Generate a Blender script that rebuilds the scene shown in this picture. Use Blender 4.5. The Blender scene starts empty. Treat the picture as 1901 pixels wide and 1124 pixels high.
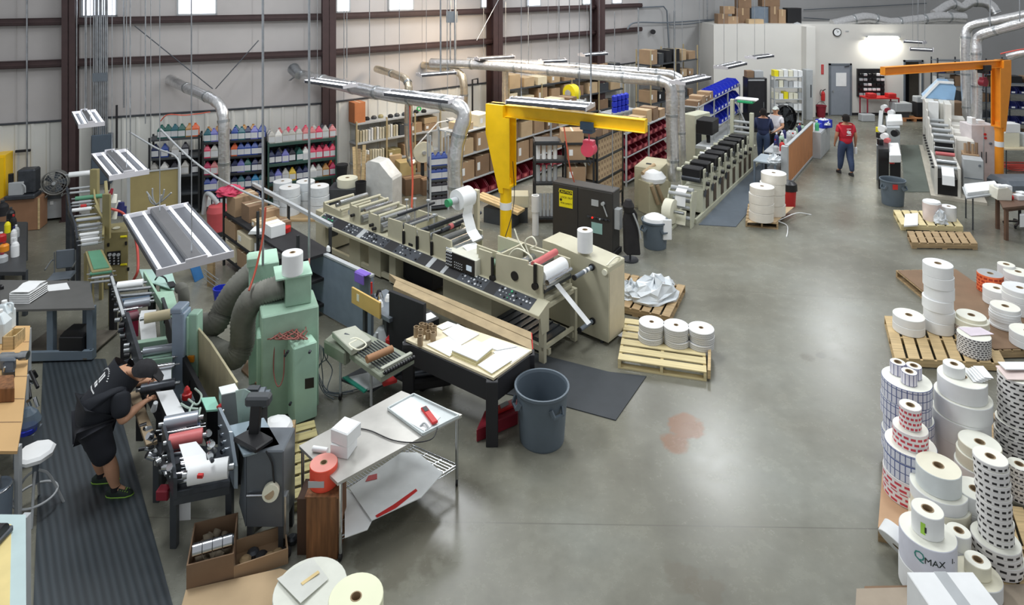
import bpy,math,random
from math import sin,cos,pi,radians,atan2,hypot
from mathutils import Vector,Matrix
random.seed(7)
C=bpy.context.scene.collection
SC=bpy.context.scene
# --- camera, world, light
H,FOC,CX,HOR=5.4,1200.0,950.5,-30.0
cam_data=bpy.data.cameras.new('camera')
cam_data.sensor_width=36.0
cam_data.lens=FOC/1901*36
cam_data.shift_y=-(562-HOR)/1901
cam_data.clip_end=200
cam=bpy.data.objects.new('camera',cam_data)
cam.location=(0,0,H);cam.rotation_euler=(pi/2,0,0)
C.objects.link(cam);SC.camera=cam
vs=SC.view_settings
vs.view_transform='Standard';vs.look='None';vs.gamma=1.0;vs.use_curve_mapping=False
vs.exposure=0.0
w=bpy.data.worlds.new('hall_ambience');SC.world=w;w.use_nodes=True
w.node_tree.nodes['Background'].inputs[0].default_value=(0.93,0.96,1.0,1)
w.node_tree.nodes['Background'].inputs[1].default_value=0.46
SC.cycles.use_denoising=True
SC.cycles.max_bounces=5;SC.cycles.diffuse_bounces=3;SC.cycles.glossy_bounces=3
def area(name,loc,sx,sy,power,color=(1,1,1),rot=(0,0,0)):
 d=bpy.data.lights.new(name,'AREA');d.shape='RECTANGLE';d.size=sx;d.size_y=sy
 d.energy=power;d.color=color
 o=bpy.data.objects.new(name,d);o.location=loc;o.rotation_euler=rot;C.objects.link(o);return o
for(x,y,p)in((-4.6,7.5,290),(0.3,10.5,250),(5.2,8,190),(-1.5,16.0,190),(5.5,17.5,240),(10.5,16,240),(3.5,22.5,220),(11.5,23,240),(-6,12.5,100)):
 area('roof_light',(x,y,7.6),1.1,2.6,p,(0.95,0.98,1.0))
area('warm_fill_light',(-0.2,17.6,4.9),1.0,2.0,160,(1.0,0.76,0.5),(0,radians(12),0))  # added fill without a fixture, warms the middle of the hall wall
# --- helpers
def G(px,py,z=0.0):
 """point of height z that the picture shows at (px, py)"""
 Y=FOC*(H-z)/(py-HOR)
 return Vector(((px-CX)*Y/FOC,Y,z))
def D(px,py,Y):
 """point at distance Y"""
 return Vector(((px-CX)*Y/FOC,Y,H-(py-HOR)*Y/FOC))
def ZY(py,Y):return H-(py-HOR)*Y/FOC
def lin(c):
 c=c/255.0
 return c/12.92 if c<=0.04045 else((c+0.055)/1.055)**2.4
class Fr:
 """local frame: origin at picture point a (height z), x axis towards picture point b"""
 def __init__(s,a,b,z=0.0):
  A,B=G(a[0],a[1],z),G(b[0],b[1],z);s.init(A,B)
 def init(s,A,B):
  s.o=Vector((A.x,A.y));v=Vector((B.x-A.x,B.y-A.y));s.L=v.length
  s.d=v/s.L;s.n=Vector((-s.d.y,s.d.x));s.rz=atan2(s.d.y,s.d.x);return s
 @staticmethod
 def W(ax,ay,bx,by):return Fr.__new__(Fr).init(Vector((ax,ay)),Vector((bx,by)))
 @property
 def loc(s):return(s.o.x,s.o.y,0)
 def xy(s,px,py,z=0.0):
  p=G(px,py,z);q=Vector((p.x,p.y))-s.o
  return q.dot(s.d),q.dot(s.n)
 def P(s,px,py,z=0.0):
  x,y=s.xy(px,py,z);return(x,y,z)
 def loc3(s,v):
  q=Vector((v[0],v[1]))-s.o
  return(q.dot(s.d),q.dot(s.n),v[2])
 def xat(s,px,y=0.0):
  k=(px-CX)/FOC
  return(k*(s.o.y+y*s.n.y)-(s.o.x+y*s.n.x))/(s.d.x-k*s.d.y)
 def yat(s,px,x=0.0):
  k=(px-CX)/FOC
  return(k*(s.o.y+x*s.d.y)-(s.o.x+x*s.d.x))/(s.n.x-k*s.n.y)
 def zat(s,x,y,py):
  Y=s.o.y+x*s.d.y+y*s.n.y
  return H-(py-HOR)*Y/FOC
 def on(s,px,py,y=0.0):
  x=s.xat(px,y);return(x,y,s.zat(x,y,py))
 def onx(s,px,py,x=0.0):
  y=s.yat(px,x);return(x,y,s.zat(x,y,py))
_M={}
def mat(key,rgb,rough=0.6,metal=0.0,var=0.06,scale=6.0,bump=0.0,emit=None,es=1.0,alpha=1.0,spec=None,stretch=None):
 if key in _M:return _M[key]
 m=bpy.data.materials.new(key);m.use_nodes=True;nt=m.node_tree;b=nt.nodes['Principled BSDF']
 col=(lin(rgb[0]),lin(rgb[1]),lin(rgb[2]),1)
 b.inputs['Roughness'].default_value=rough;b.inputs['Metallic'].default_value=metal
 b.inputs['Base Color'].default_value=col
 if spec is not None:b.inputs['Specular IOR Level'].default_value=spec
 if var>0 or bump>0:
  tc=nt.nodes.new('ShaderNodeTexCoord');mp=nt.nodes.new('ShaderNodeMapping')
  if stretch:mp.inputs['Scale'].default_value=stretch
  nz=nt.nodes.new('ShaderNodeTexNoise');nz.inputs['Scale'].default_value=scale;nz.inputs['Detail'].default_value=4
  nt.links.new(tc.outputs['Object'],mp.inputs[0]);nt.links.new(mp.outputs[0],nz.inputs['Vector'])
  if var>0:
   mr=nt.nodes.new('ShaderNodeMapRange');mr.inputs[1].default_value=0.25;mr.inputs[2].default_value=0.75
   mr.inputs[3].default_value=1-var*1.6;mr.inputs[4].default_value=1+var
   mx=nt.nodes.new('ShaderNodeMixRGB');mx.blend_type='MULTIPLY';mx.inputs[0].default_value=1;mx.inputs[1].default_value=col
   nt.links.new(nz.outputs['Fac'],mr.inputs[0]);nt.links.new(mr.outputs[0],mx.inputs[2]);nt.links.new(mx.outputs[0],b.inputs['Base Color'])
  if bump>0:
   bp=nt.nodes.new('ShaderNodeBump');bp.inputs['Strength'].default_value=bump;bp.inputs['Distance'].default_value=0.02
   nt.links.new(nz.outputs['Fac'],bp.inputs['Height']);nt.links.new(bp.outputs[0],b.inputs['Normal'])
 if emit:
  b.inputs['Emission Color'].default_value=(lin(emit[0]),lin(emit[1]),lin(emit[2]),1);b.inputs['Emission Strength'].default_value=es
 if alpha<1:b.inputs['Alpha'].default_value=alpha
 _M[key]=m;return m
def wood(key,rgb,dark=0.72,rough=0.7,stretch=(1,14,14)):
 return mat(key,rgb,rough,var=1-dark,scale=2.2,stretch=stretch)
class MB:
 """collects shapes; build() links them as one mesh object"""
 def __init__(s):s.v=[];s.f=[];s.mi=[];s.sm=[]
 def add(s,vs,fs,mi=0,sm=False):
  k=len(s.v);s.v+=[tuple(v)for v in vs]
  for f in fs:s.f.append([i+k for i in f]);s.mi.append(mi);s.sm.append(sm)
  return s
 def box(s,x0,x1,y0,y1,z0,z1,mi=0,rz=0,c=None):
  vs=[(x,y,z)for z in(z0,z1)for(x,y)in((x0,y0),(x1,y0),(x1,y1),(x0,y1))]
  if rz:
   if c is None:c=((x0+x1)/2,(y0+y1)/2)
   vs=[(c[0]+(x-c[0])*cos(rz)-(y-c[1])*sin(rz),c[1]+(x-c[0])*sin(rz)+(y-c[1])*cos(rz),z)for x,y,z in vs]
  return s.add(vs,[(0,3,2,1),(4,5,6,7),(0,1,5,4),(1,2,6,5),(2,3,7,6),(3,0,4,7)],mi)
 def cb(s,c,sx,sy,sz,mi=0,rz=0):
  return s.box(c[0]-sx/2,c[0]+sx/2,c[1]-sy/2,c[1]+sy/2,c[2]-sz/2,c[2]+sz/2,mi,rz)
 def bar(s,a,b,w,h=None,mi=0,up=(0,0,1)):
  """rectangular bar from a to b"""
  h=h or w;a,b=Vector(a),Vector(b);d=(b-a).normalized();u=Vector(up)
  if abs(d.dot(u))>0.98:u=Vector((1,0,0))
  r=d.cross(u).normalized()*w/2;u=r.cross(d).normalized()*h/2
  vs=[a-r-u,a+r-u,a+r+u,a-r+u,b-r-u,b+r-u,b+r+u,b-r+u]
  return s.add(vs,[(0,1,2,3),(7,6,5,4),(0,4,5,1),(1,5,6,2),(2,6,7,3),(3,7,4,0)],mi)
 def cyl(s,a,b,r,n=14,mi=0,r2=None,cap=True,cm=None):
  a,b=Vector(a),Vector(b);d=(b-a).normalized();r2=r if r2 is None else r2
  u=d.cross(Vector((0,0,1)));
  if u.length<0.05:u=Vector((1,0,0))
  u.normalize();w_=d.cross(u)
  ring=lambda c,q:[c+(u*cos(t)+w_*sin(t))*q for t in[2*pi*i/n for i in range(n)]]
  A,B=ring(a,r),ring(b,r2)
  s.add(A+B,[(i,(i+1)%n,n+(i+1)%n,n+i)for i in range(n)],mi,True)
  if cap:
   c_=mi if cm is None else cm
   s.add(A,[tuple(range(n))[::-1]],c_);s.add(B,[tuple(range(n))],c_)
  return s
 def tube(s,pts,r,n=8,mi=0,cap=True,rr=None):
  pts=[Vector(p)for p in pts];N=len(pts);rings=[]
  prev=None
  for i,p in enumerate(pts):
   d=(pts[min(i+1,N-1)]-pts[max(i-1,0)]).normalized()
   if prev is None:
    u=d.cross(Vector((0,0,1)))
    if u.length<0.05:u=d.cross(Vector((1,0,0)))
   else:u=prev-d*prev.dot(d)
   u.normalize();prev=u;w_=d.cross(u);q=rr[i]if rr else r
   rings.append([p+(u*cos(t)+w_*sin(t))*q for t in[2*pi*k/n for k in range(n)]])
  vs=[v for R in rings for v in R]
  fs=[(i*n+k,i*n+(k+1)%n,(i+1)*n+(k+1)%n,(i+1)*n+k)for i in range(N-1)for k in range(n)]
  s.add(vs,fs,mi,True)
  if cap:s.add(rings[0],[tuple(range(n))[::-1]],mi);s.add(rings[-1],[tuple(range(n))],mi)
  return s
 def lathe(s,prof,c=(0,0,0),n=24,mi=0,sm=True,mis=None):
  """profile of (r, z) turned about the vertical through c"""
  for j in range(len(prof)-1):
   (r0,z0),(r1,z1)=prof[j],prof[j+1];m_=mis[j]if mis else mi
   A=[(c[0]+r0*cos(2*pi*i/n),c[1]+r0*sin(2*pi*i/n),c[2]+z0)for i in range(n)]
   B=[(c[0]+r1*cos(2*pi*i/n),c[1]+r1*sin(2*pi*i/n),c[2]+z1)for i in range(n)]
   if r0<1e-5:s.add([(c[0],c[1],c[2]+z0)]+B,[(0,1+i,1+(i+1)%n)for i in range(n)][::1],m_,sm)
   elif r1<1e-5:s.add(A+[(c[0],c[1],c[2]+z1)],[(i,(i+1)%n,n)for i in range(n)],m_,sm)
   else:s.add(A+B,[(i,(i+1)%n,n+(i+1)%n,n+i)for i in range(n)],m_,sm)
  return s
 def prism(s,poly,a,b,axis='z',mi=0):
  """polygon swept from a to b along an axis; polygon in the other two coordinates"""
  def V(p,t):return(p[0],p[1],t)if axis=='z'else((p[0],t,p[1])if axis=='y'else(t,p[0],p[1]))
  n=len(poly);A=[V(p,a)for p in poly];B=[V(p,b)for p in poly]
  s.add(A,[tuple(range(n))],mi);s.add(B,[tuple(range(n))[::-1]],mi)
  return s.add(A+B,[(i,(i+1)%n,n+(i+1)%n,n+i)for i in range(n)],mi)
 def quad(s,a,b,c,d,t=0.004,mi=0):
  """thin sheet through four points, thickness t downwards along its normal"""
  a,b,c,d=map(Vector,(a,b,c,d));nn=(b-a).cross(d-a).normalized()*t
  vs=[a,b,c,d,a-nn,b-nn,c-nn,d-nn]
  return s.add(vs,[(0,1,2,3),(7,6,5,4),(0,4,5,1),(1,5,6,2),(2,6,7,3),(3,7,4,0)],mi)
 def sheet(s,pts,across,t=0.003,mi=0):
  """a web: points along its run, swept by the vector across"""
  ac=Vector(across)
  for p,q in zip(pts[:-1],pts[1:]):
   p,q=Vector(p),Vector(q);s.quad(p,q,q+ac,p+ac,t,mi)
  return s
 def build(s,name,mats,parent=None,bevel=0.0,mesh_only=False):
  me=bpy.data.meshes.new(name);me.from_pydata(s.v,[],s.f)
  if not isinstance(mats,(list,tuple)):mats=[mats]
  for m in mats:me.materials.append(m)
  me.polygons.foreach_set('material_index',s.mi);me.polygons.foreach_set('use_smooth',s.sm)
  me.validate()
  o=bpy.data.objects.new(name,me);C.objects.link(o)
  if parent is not None:o.parent=parent
  if bevel>0:
   md=o.modifiers.new('edge','BEVEL');md.width=bevel;md.segments=1;md.limit_method='ANGLE';md.angle_limit=radians(50)
  return o
def tag(o,label,cat,group=None,kind=None):
 o['label']=label;o['category']=cat
 if group:o['group']=group
 if kind:o['kind']=kind
 return o
def thing(name,label,cat,loc=(0,0,0),rz=0,group=None):
 o=bpy.data.objects.new(name,None);o.empty_display_size=0.2;C.objects.link(o)
 o.location=loc;o.rotation_euler=(0,0,rz);return tag(o,label,cat,group)
def fthing(name,label,cat,fr,group=None):return thing(name,label,cat,fr.loc,fr.rz,group)
def struct(o):o['kind']='structure';return o
_kids={}
def dup(root,loc=None,rz=None,label=None,group=None,deep=True):
 def cp(o,par):
  c=o.copy();C.objects.link(c);c.parent=par
  if deep:
   for ch in o.children:cp(ch,c)
  return c
 r=cp(root,None)
 if loc is not None:r.location=loc
 if rz is not None:r.rotation_euler=(0,0,rz)
 if label:r['label']=label
 if group:r['group']=group
 return r
ORD='first second third fourth fifth sixth seventh eighth ninth tenth eleventh twelfth thirteenth fourteenth fifteenth sixteenth seventeenth eighteenth nineteenth twentieth twenty-first twenty-second twenty-third twenty-fourth twenty-fifth twenty-sixth twenty-seventh twenty-eighth twenty-ninth thirtieth'.split()
def arc(p0,p1,p2,n=6):
 """quadratic curve points"""
 p0,p1,p2=Vector(p0),Vector(p1),Vector(p2)
 return[p0*(1-t)**2+p1*2*t*(1-t)+p2*t*t for t in[i/n for i in range(n+1)]]
def spl(pts,n=5):
 """smooth path through points"""
 P=[Vector(p)for p in pts];out=[]
 for i in range(len(P)-1):
  a,b,c,d=P[max(i-1,0)],P[i],P[i+1],P[min(i+2,len(P)-1)]
  for k in range(n):
   t=k/n
   out.append(0.5*((2*b)+(c-a)*t+(2*a-5*b+4*c-d)*t*t+(3*b-a-3*c+d)*t**3))
 return out+[P[-1]]
def text(name,s,size,loc,rot,m,parent=None,ext=0.001,ax='CENTER'):
 cu=bpy.data.curves.new(name,'FONT');cu.body=s;cu.size=size;cu.extrude=ext;cu.align_x=ax;cu.align_y='CENTER';cu.resolution_u=2
 cu.materials.append(m);o=bpy.data.objects.new(name,cu);o.location=loc;o.rotation_euler=rot;C.objects.link(o)
 dg=bpy.context.evaluated_depsgraph_get();me=bpy.data.meshes.new_from_object(o.evaluated_get(dg));me.name=name
 bpy.data.objects.remove(o);o=bpy.data.objects.new(name,me);o.location=loc;o.rotation_euler=rot;C.objects.link(o)
 if parent is not None:o.parent=parent
 return o
def wb(m,name,mats,t,bevel=0.0):
 """build a mesh given in room coordinates as a part of t"""
 o=m.build(name,mats,None,bevel)
 r=t;mw=Matrix.Identity(4)
 while r is not None:
  mw=Matrix.Translation(r.location)@r.rotation_euler.to_matrix().to_4x4()@mw if r.parent is None else r.matrix_parent_inverse@Matrix.Translation(r.location)@r.rotation_euler.to_matrix().to_4x4()@mw
  r=r.parent
 o.parent=t;o.matrix_parent_inverse=mw.inverted();return o
def wtext(name,s,size,loc,rot,m,t,ext=0.001):
 """lettering given in room coordinates as a part of t"""
 o=text(name,s,size,(0,0,0),(0,0,0),m,None,ext)
 from mathutils import Euler
 o.data.transform(Matrix.Translation(Vector(loc))@Euler(rot).to_matrix().to_4x4())
 mw=Matrix.Translation(t.location)@t.rotation_euler.to_matrix().to_4x4()
 if t.parent is not None:mw=Matrix.Translation(t.parent.location)@t.parent.rotation_euler.to_matrix().to_4x4()@t.matrix_parent_inverse
 o.parent=t;o.matrix_parent_inverse=mw.inverted();return o
def roller(t,a,b,z,r,m,name='roller',ends=True,n=14,z2=None):
 """horizontal roller between two picture points at height z"""
 A,B=G(a[0],a[1],z),G(b[0],b[1],z if z2 is None else z2);q=MB().cyl(A,B,r,n)
 if ends:
  d=(B-A).normalized()*0.05;q.cyl(A-d,B+d,r*0.35,8,mi=1)
 return wb(q,name,[m,steel],t)
def web(t,pts,m=None,name='paper_web',th=0.003):
 """band of paper: list of (left point, right point, z)"""
 q=MB()
 P=[(G(*l,z),G(*r_,z))for l,r_,z in pts]
 vs=[]
 for A,B in P:vs+=[A,B,B-Vector((0,0,th)),A-Vector((0,0,th))]
 fs=[]
 for i in range(len(P)-1):
  k=4*i
  for j in range(4):fs.append((k+j,k+(j+1)%4,k+4+(j+1)%4,k+4+j))
 k=4*(len(P)-1);fs+=[(0,3,2,1),(k,k+1,k+2,k+3)]
 q.add(vs,fs);return wb(q,name,m or white,t)
 # --- materials
white=mat('white_paper',(236,238,238),0.55,var=0.03)
cream=mat('cream_paper',(232,230,208),0.6,var=0.03)
ivory=mat('ivory_paper',(243,243,230),0.6,var=0.02)
buff=mat('buff_paper',(226,214,184),0.7,var=0.04)
core_in=mat('core_hole',(70,60,48),0.9,var=0.1)
core_c=mat('core_card',(164,142,112),0.8,var=0.1)
card=mat('cardboard',(166,138,108),0.8,var=0.08,scale=3)
card2=mat('cardboard_dark',(134,108,84),0.8,var=0.1,scale=3)
card3=mat('cardboard_pale',(190,165,130),0.8,var=0.08,scale=3)
steel=mat('brushed_steel',(176,180,182),0.28,0.85,var=0.08,scale=20)
chrome=mat('chrome',(205,208,212),0.14,1.0,var=0.03)
galv=mat('galvanised_pipe',(168,172,176),0.35,0.8,var=0.15,scale=9)
dsteel=mat('dark_steel',(74,78,84),0.4,0.55,var=0.15,scale=12)
black=mat('black_plastic',(24,24,27),0.42,var=0.1)
blackm=mat('black_matt',(30,30,33),0.75,var=0.15)
grey=mat('grey_paint',(104,112,120),0.5,var=0.08)
lgrey=mat('light_grey_paint',(176,180,182),0.5,var=0.05)
bgrey=mat('blue_grey_paint',(116,129,143),0.45,var=0.08)
dgrey=mat('dark_grey_paint',(62,66,70),0.5,var=0.1)
beige=mat('beige_enamel',(190,186,162),0.4,var=0.06,scale=3)
beige_d=mat('beige_shelf_metal',(176,160,124),0.5,var=0.08,scale=3)
olive=mat('tan_enamel',(152,142,100),0.45,var=0.07,scale=3)
tan=mat('tan_board',(160,146,100),0.75,var=0.06,scale=4)
mint=mat('mint_enamel',(172,208,186),0.42,var=0.08,scale=3)
mintd=mat('mint_enamel_worn',(160,192,170),0.5,var=0.12,scale=4)
belt_g=mat('green_belt',(92,148,118),0.6,var=0.06)
pgreen=mat('pale_green_enamel',(196,197,176),0.4,var=0.05)
red=mat('red_plastic',(196,44,44),0.4,var=0.08)
dred=mat('dark_red_plastic',(140,34,50),0.5,var=0.12)
pink=mat('salmon_rubber',(200,104,104),0.5,var=0.08)
orange=mat('orange_enamel',(240,150,40),0.38,var=0.04)
yellow=mat('yellow_enamel',(252,204,20),0.36,var=0.04)
ylw=mat('sign_yellow',(240,226,30),0.5,var=0.03)
blue=mat('blue_plastic',(38,56,190),0.4,var=0.1)
navy=mat('navy_plastic',(36,42,100),0.5,var=0.1)
skyb=mat('sky_blue_hood',(150,190,226),0.35,var=0.04)
brownst=mat('brown_steel',(64,46,46),0.55,var=0.1)
pine=wood('pine_board',(204,178,132),0.8)
pine_y=wood('new_pine_board',(222,206,158),0.85)
pine_o=wood('old_pine_board',(176,150,112),0.72)
woodd=wood('brown_wood',(130,88,54),0.65,stretch=(12,12,1))
ply=wood('worn_plywood',(205,196,160),0.86,stretch=(3,3,1))
orwood=wood('orange_wood',(190,130,84),0.82,stretch=(8,8,1))
rubber=mat('duct_rubber',(124,124,116),0.85,var=0.12,scale=8)
binm=mat('bin_plastic',(94,106,116),0.5,var=0.05)
skin_=mat('skin',(206,156,124),0.6,var=0.05)
skin_d=mat('skin_tan',(186,134,104),0.6,var=0.05)
hair_=mat('dark_hair',(22,17,15),1.0,var=0.2,scale=60)
screen=mat('screen',(200,214,224),0.3,var=0.02,emit=(190,210,225),es=0.3)
redlamp=mat('red_lamp',(230,40,30),0.3,emit=(255,40,30),es=1.2)
foil=mat('duct_foil',(222,222,222),0.3,0.85,var=0.1,scale=16,bump=0.45)
foil_w=mat('duct_foil_warm_lit',(216,204,182),0.3,0.85,var=0.1,scale=16,bump=0.45)  # same foil, warm light of the mid hall tinted into its colour
film=mat('clear_film',(226,230,232),0.2,var=0.05,alpha=0.55)
# --- floor
def floor_mat():
 m=bpy.data.materials.new('sealed_concrete');m.use_nodes=True;nt=m.node_tree;b=nt.nodes['Principled BSDF'];L=nt.links.new;N=nt.nodes.new
 tc=N('ShaderNodeTexCoord');n1=N('ShaderNodeTexNoise');n1.inputs['Scale'].default_value=0.45;n1.inputs['Detail'].default_value=6
 n2=N('ShaderNodeTexNoise');n2.inputs['Scale'].default_value=3.5;n2.inputs['Detail'].default_value=8;n2.inputs['Roughness'].default_value=0.7
 L(tc.outputs['Object'],n1.inputs['Vector']);L(tc.outputs['Object'],n2.inputs['Vector'])
 cr=N('ShaderNodeValToRGB');e=cr.color_ramp.elements
 e[0].position=0.3;e[0].color=(lin(98),lin(96),lin(84),1);e[1].position=0.72;e[1].color=(lin(140),lin(142),lin(133),1)
 k=cr.color_ramp.elements.new(0.5);k.color=(lin(122),lin(121),lin(109),1)
 L(n1.outputs['Fac'],cr.inputs[0])
 mr=N('ShaderNodeMapRange');mr.inputs[1].default_value=0.3;mr.inputs[2].default_value=0.7;mr.inputs[3].default_value=0.86;mr.inputs[4].default_value=1.1
 L(n2.outputs['Fac'],mr.inputs[0])
 mx=N('ShaderNodeMixRGB');mx.blend_type='MULTIPLY';mx.inputs[0].default_value=1;L(cr.outputs[0],mx.inputs[1]);L(mr.outputs[0],mx.inputs[2])
 last=mx.outputs[0]
 sp=N('ShaderNodeSeparateXYZ');L(tc.outputs['Object'],sp.inputs[0])
 nd=N('ShaderNodeTexNoise');nd.inputs['Scale'].default_value=6;nd.inputs['Detail'].default_value=5;L(tc.outputs['Object'],nd.inputs['Vector'])
 def spot(p,r,col,amt,sx=1.0,rough=0.6):
  nonlocal last
  mp=N('ShaderNodeMapping');mp.vector_type='POINT';mp.inputs['Location'].default_value=(-p.x,-p.y,0);L(tc.outputs['Object'],mp.inputs[0])
  mp2=N('ShaderNodeMapping');mp2.inputs['Scale'].default_value=(sx,1,1);L(mp.outputs[0],mp2.inputs[0])
  ln=N('ShaderNodeVectorMath');ln.operation='LENGTH';L(mp2.outputs[0],ln.inputs[0])
  ad=N('ShaderNodeMath');ad.operation='MULTIPLY_ADD';ad.inputs[1].default_value=r*2.2*rough;L(nd.outputs['Fac'],ad.inputs[0]);L(ln.outputs['Value'],ad.inputs[2])
  mm=N('ShaderNodeMapRange');mm.inputs[1].default_value=r*(0.8+1.1*rough);mm.inputs[2].default_value=r*(0.95+1.25*rough);mm.inputs[3].default_value=amt;mm.inputs[4].default_value=0
  L(ad.outputs[0],mm.inputs[0])
  q=N('ShaderNodeMixRGB');q.inputs[2].default_value=(lin(col[0]),lin(col[1]),lin(col[2]),1);L(mm.outputs[0],q.inputs[0]);L(last,q.inputs[1]);last=q.outputs[0]
 spot(G(1272,790),0.24,(122,84,54),0.9);spot(G(1252,822),0.17,(122,84,54),0.85)
 spot(G(1500,665),0.1,(96,92,80),0.6,rough=0.9);spot(G(1310,1095),0.16,(104,98,84),0.6,rough=0.9);spot(G(1265,1070),0.16,(104,98,84),0.5,rough=0.9)
 spot(G(1525,660),0.08,(90,88,78),0.6,rough=0.9);spot(G(740,1010),0.45,(92,88,76),0.55,rough=0.9);spot(G(830,930),0.4,(92,88,76),0.4,rough=0.9)
 def line(a,b,wd=0.007,col=(92,90,82),amt=0.55):
  """control joint through two floor points"""
  nonlocal last
  d=Vector((b.x-a.x,b.y-a.y)).normalized();nx,ny=-d.y,d.x;c=nx*a.x+ny*a.y
  m1=N('ShaderNodeMath');m1.operation='MULTIPLY_ADD';m1.inputs[1].default_value=nx;m1.inputs[2].default_value=-c;L(sp.outputs[0],m1.inputs[0])
  m2=N('ShaderNodeMath');m2.operation='MULTIPLY_ADD';m2.inputs[1].default_value=ny;L(sp.outputs[1],m2.inputs[0]);L(m1.outputs[0],m2.inputs[2])
  m3=N('ShaderNodeMath');m3.operation='ABSOLUTE';L(m2.outputs[0],m3.inputs[0])
  m4=N('ShaderNodeMath');m4.operation='LESS_THAN';m4.inputs[1].default_value=wd;L(m3.outputs[0],m4.inputs[0])
  m5=N('ShaderNodeMath');m5.operation='MULTIPLY';m5.inputs[1].default_value=amt;L(m4.outputs[0],m5.inputs[0])
  q=N('ShaderNodeMixRGB');q.inputs[2].default_value=(lin(col[0]),lin(col[1]),lin(col[2]),1);L(m5.outputs[0],q.inputs[0]);L(last,q.inputs[1]);last=q.outputs[0]
 line(G(960,972),G(1150,975));line(G(1290,536),G(1420,544))
 L(last,b.inputs['Base Color'])
 rr=N('ShaderNodeMapRange');rr.inputs[3].default_value=0.2;rr.inputs[4].default_value=0.33;L(n2.outputs['Fac'],rr.inputs[0]);L(rr.outputs[0],b.inputs['Roughness'])
 return m
struct(MB().box(-17,40,3.2,38,-0.12,0).build('floor',floor_mat()))
# --- outer walls
vinyl=mat('wall_vinyl',(186,182,180),0.6,var=0.05,scale=1.2)
vinyl_b=mat('wall_paint_back',(178,178,178),0.7,var=0.04,scale=1)
liner=mat('liner_sheet',(214,214,208),0.45,var=0.05,scale=1)
offw=mat('office_paint',(216,214,208),0.7,var=0.03,scale=1)
glow=mat('daylight_panel',(235,240,250),0.6,var=0,emit=(236,242,255),es=2.2)
WL=[(-14.17,13.56),(-5.03,17.2),(-0.70,20.9),(5.14,26.3)]
GZ1,GZ2,LZ=4.54,3.575,2.21
nwin=0
for i in range(3):
 (ax,ay),(bx,by)=WL[i],WL[i+1]
 fr=Fr.W(ax,ay,bx,by);L_=fr.L
 root=struct(MB().box(-0.02,L_+0.02,0,0.12,0,7.0).build('wall_left'if i==0 else 'wall_left.%03d'%i,vinyl));root.location=fr.loc;root.rotation_euler=(0,0,fr.rz)
 m=MB();m.box(0,L_,-0.05,0,0,LZ)
 x=0.08
 while x<L_-0.1:
  m.prism([(x,-0.05),(x+0.03,-0.075),(x+0.07,-0.075),(x+0.1,-0.05)],0.05,LZ,'z');x+=0.3
 m.box(0,L_,-0.09,0,LZ,LZ+0.035,1)
 m.build('liner_panel',[liner,dsteel],root)
 m=MB()
 x=0.6
 while x<L_:m.box(x,x+0.015,-0.012,0,LZ,7.0);x+=1.25
 m.build('insulation_seam',vinyl,root)
 for z in(GZ1,GZ2):
  g=MB();g.box(0,L_,-0.2,-0.0,z-0.09,z-0.07);g.box(0,L_,-0.2,-0.185,z-0.09,z+0.07);g.box(0,L_,-0.2,0,z+0.055,z+0.075);g.box(0,L_,-0.22,-0.2,z-0.03,z+0.02)
  g.build('girt',brownst,root)
 spans={0:[(155,215),(332,400)],1:[(625,647),(722,765),(893,916)],2:[(978,1001),(1081,1097),(1136,1152)]}[i]
 for(p0,p1)in spans:
  x0,x1=fr.xat(p0,0),fr.xat(p1,0);nwin+=1
  wm=MB();wm.box(x0,x1,-0.03,0.0,4.66,6.4,0)
  for xx in(x0-0.04,x1):wm.box(xx,xx+0.04,-0.05,0.01,4.62,6.44,1)
  for zz in(4.62,6.4):wm.box(x0-0.04,x1+0.04,-0.05,0.01,zz,zz+0.04,1)
  o=struct(wm.build('window_%d'%nwin,[glow,lgrey]));o.location=fr.loc;o.rotation_euler=(0,0,fr.rz)
  o['label']='bright translucent daylight panel high in the side wall'
def column(px,seg,wd,dp=0.45):
 (ax,ay),(bx,by)=WL[seg],WL[seg+1];fr=Fr.W(ax,ay,bx,by)
 x=fr.xat(px,-0.25)
 m=MB()
 m.box(x-wd/2,x+wd/2,-dp,-dp+0.03,0,7);m.box(x-wd/2,x+wd/2,-0.1,-0.07,0,7);m.box(x-0.012,x+0.012,-dp,-0.07,0,7)
 m.box(x-wd/2-0.04,x+wd/2+0.04,-dp-0.04,-0.06,0,0.02)
 o=m.build('trim_%d'%(seg+1),brownst);o.location=fr.loc;o.rotation_euler=(0,0,fr.rz);struct(o);o.name='column';return fr,x
column(131,0,0.26);cf,cx_=column(610,0,0.34);column(918,1,0.38);column(1109,2,0.42)
t=thing('fire_sign','red vertical sign on the dark column beside the ink jug rack','sign',D(615,222,17.0),cf.rz)
MB().box(-0.05,0.05,-0.03,0,-0.22,0.22).build('plate',red,t)
# back wall and office block
def wallseg(name,a,b,h,m,z0=0.0,th=0.15):
 fr=Fr.W(a[0],a[1],b[0],b[1]);o=struct(MB().box(0,fr.L,0,th,z0,h).build(name,m));o.location=fr.loc;o.rotation_euler=(0,0,fr.rz);return fr,o
wallseg('wall_back',WL[3],(9.2,29.3),7.0,vinyl_b)
wallseg('wall_back.001',(9.2,29.3),(40,34.5),7.0,vinyl_b)
OY=26.56;OT=3.67
OX0,OX1=(1325-CX)*OY/FOC,(1805-CX)*OY/FOC
dx0,dx1=(1679-CX)*OY/FOC,(1711-CX)*OY/FOC
ddx0,ddx1=(1539-CX)*OY/FOC,(1579-CX)*OY/FOC
m=MB()
m.box(OX0,dx0,OY,OY+0.15,0,OT);m.box(dx1,OX1,OY,OY+0.15,0,OT);m.box(dx0,dx1,OY,OY+0.15,2.2,OT)
m.box(OX0,OX0+0.15,OY+0.15,OY+4.5,0,OT)
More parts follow.
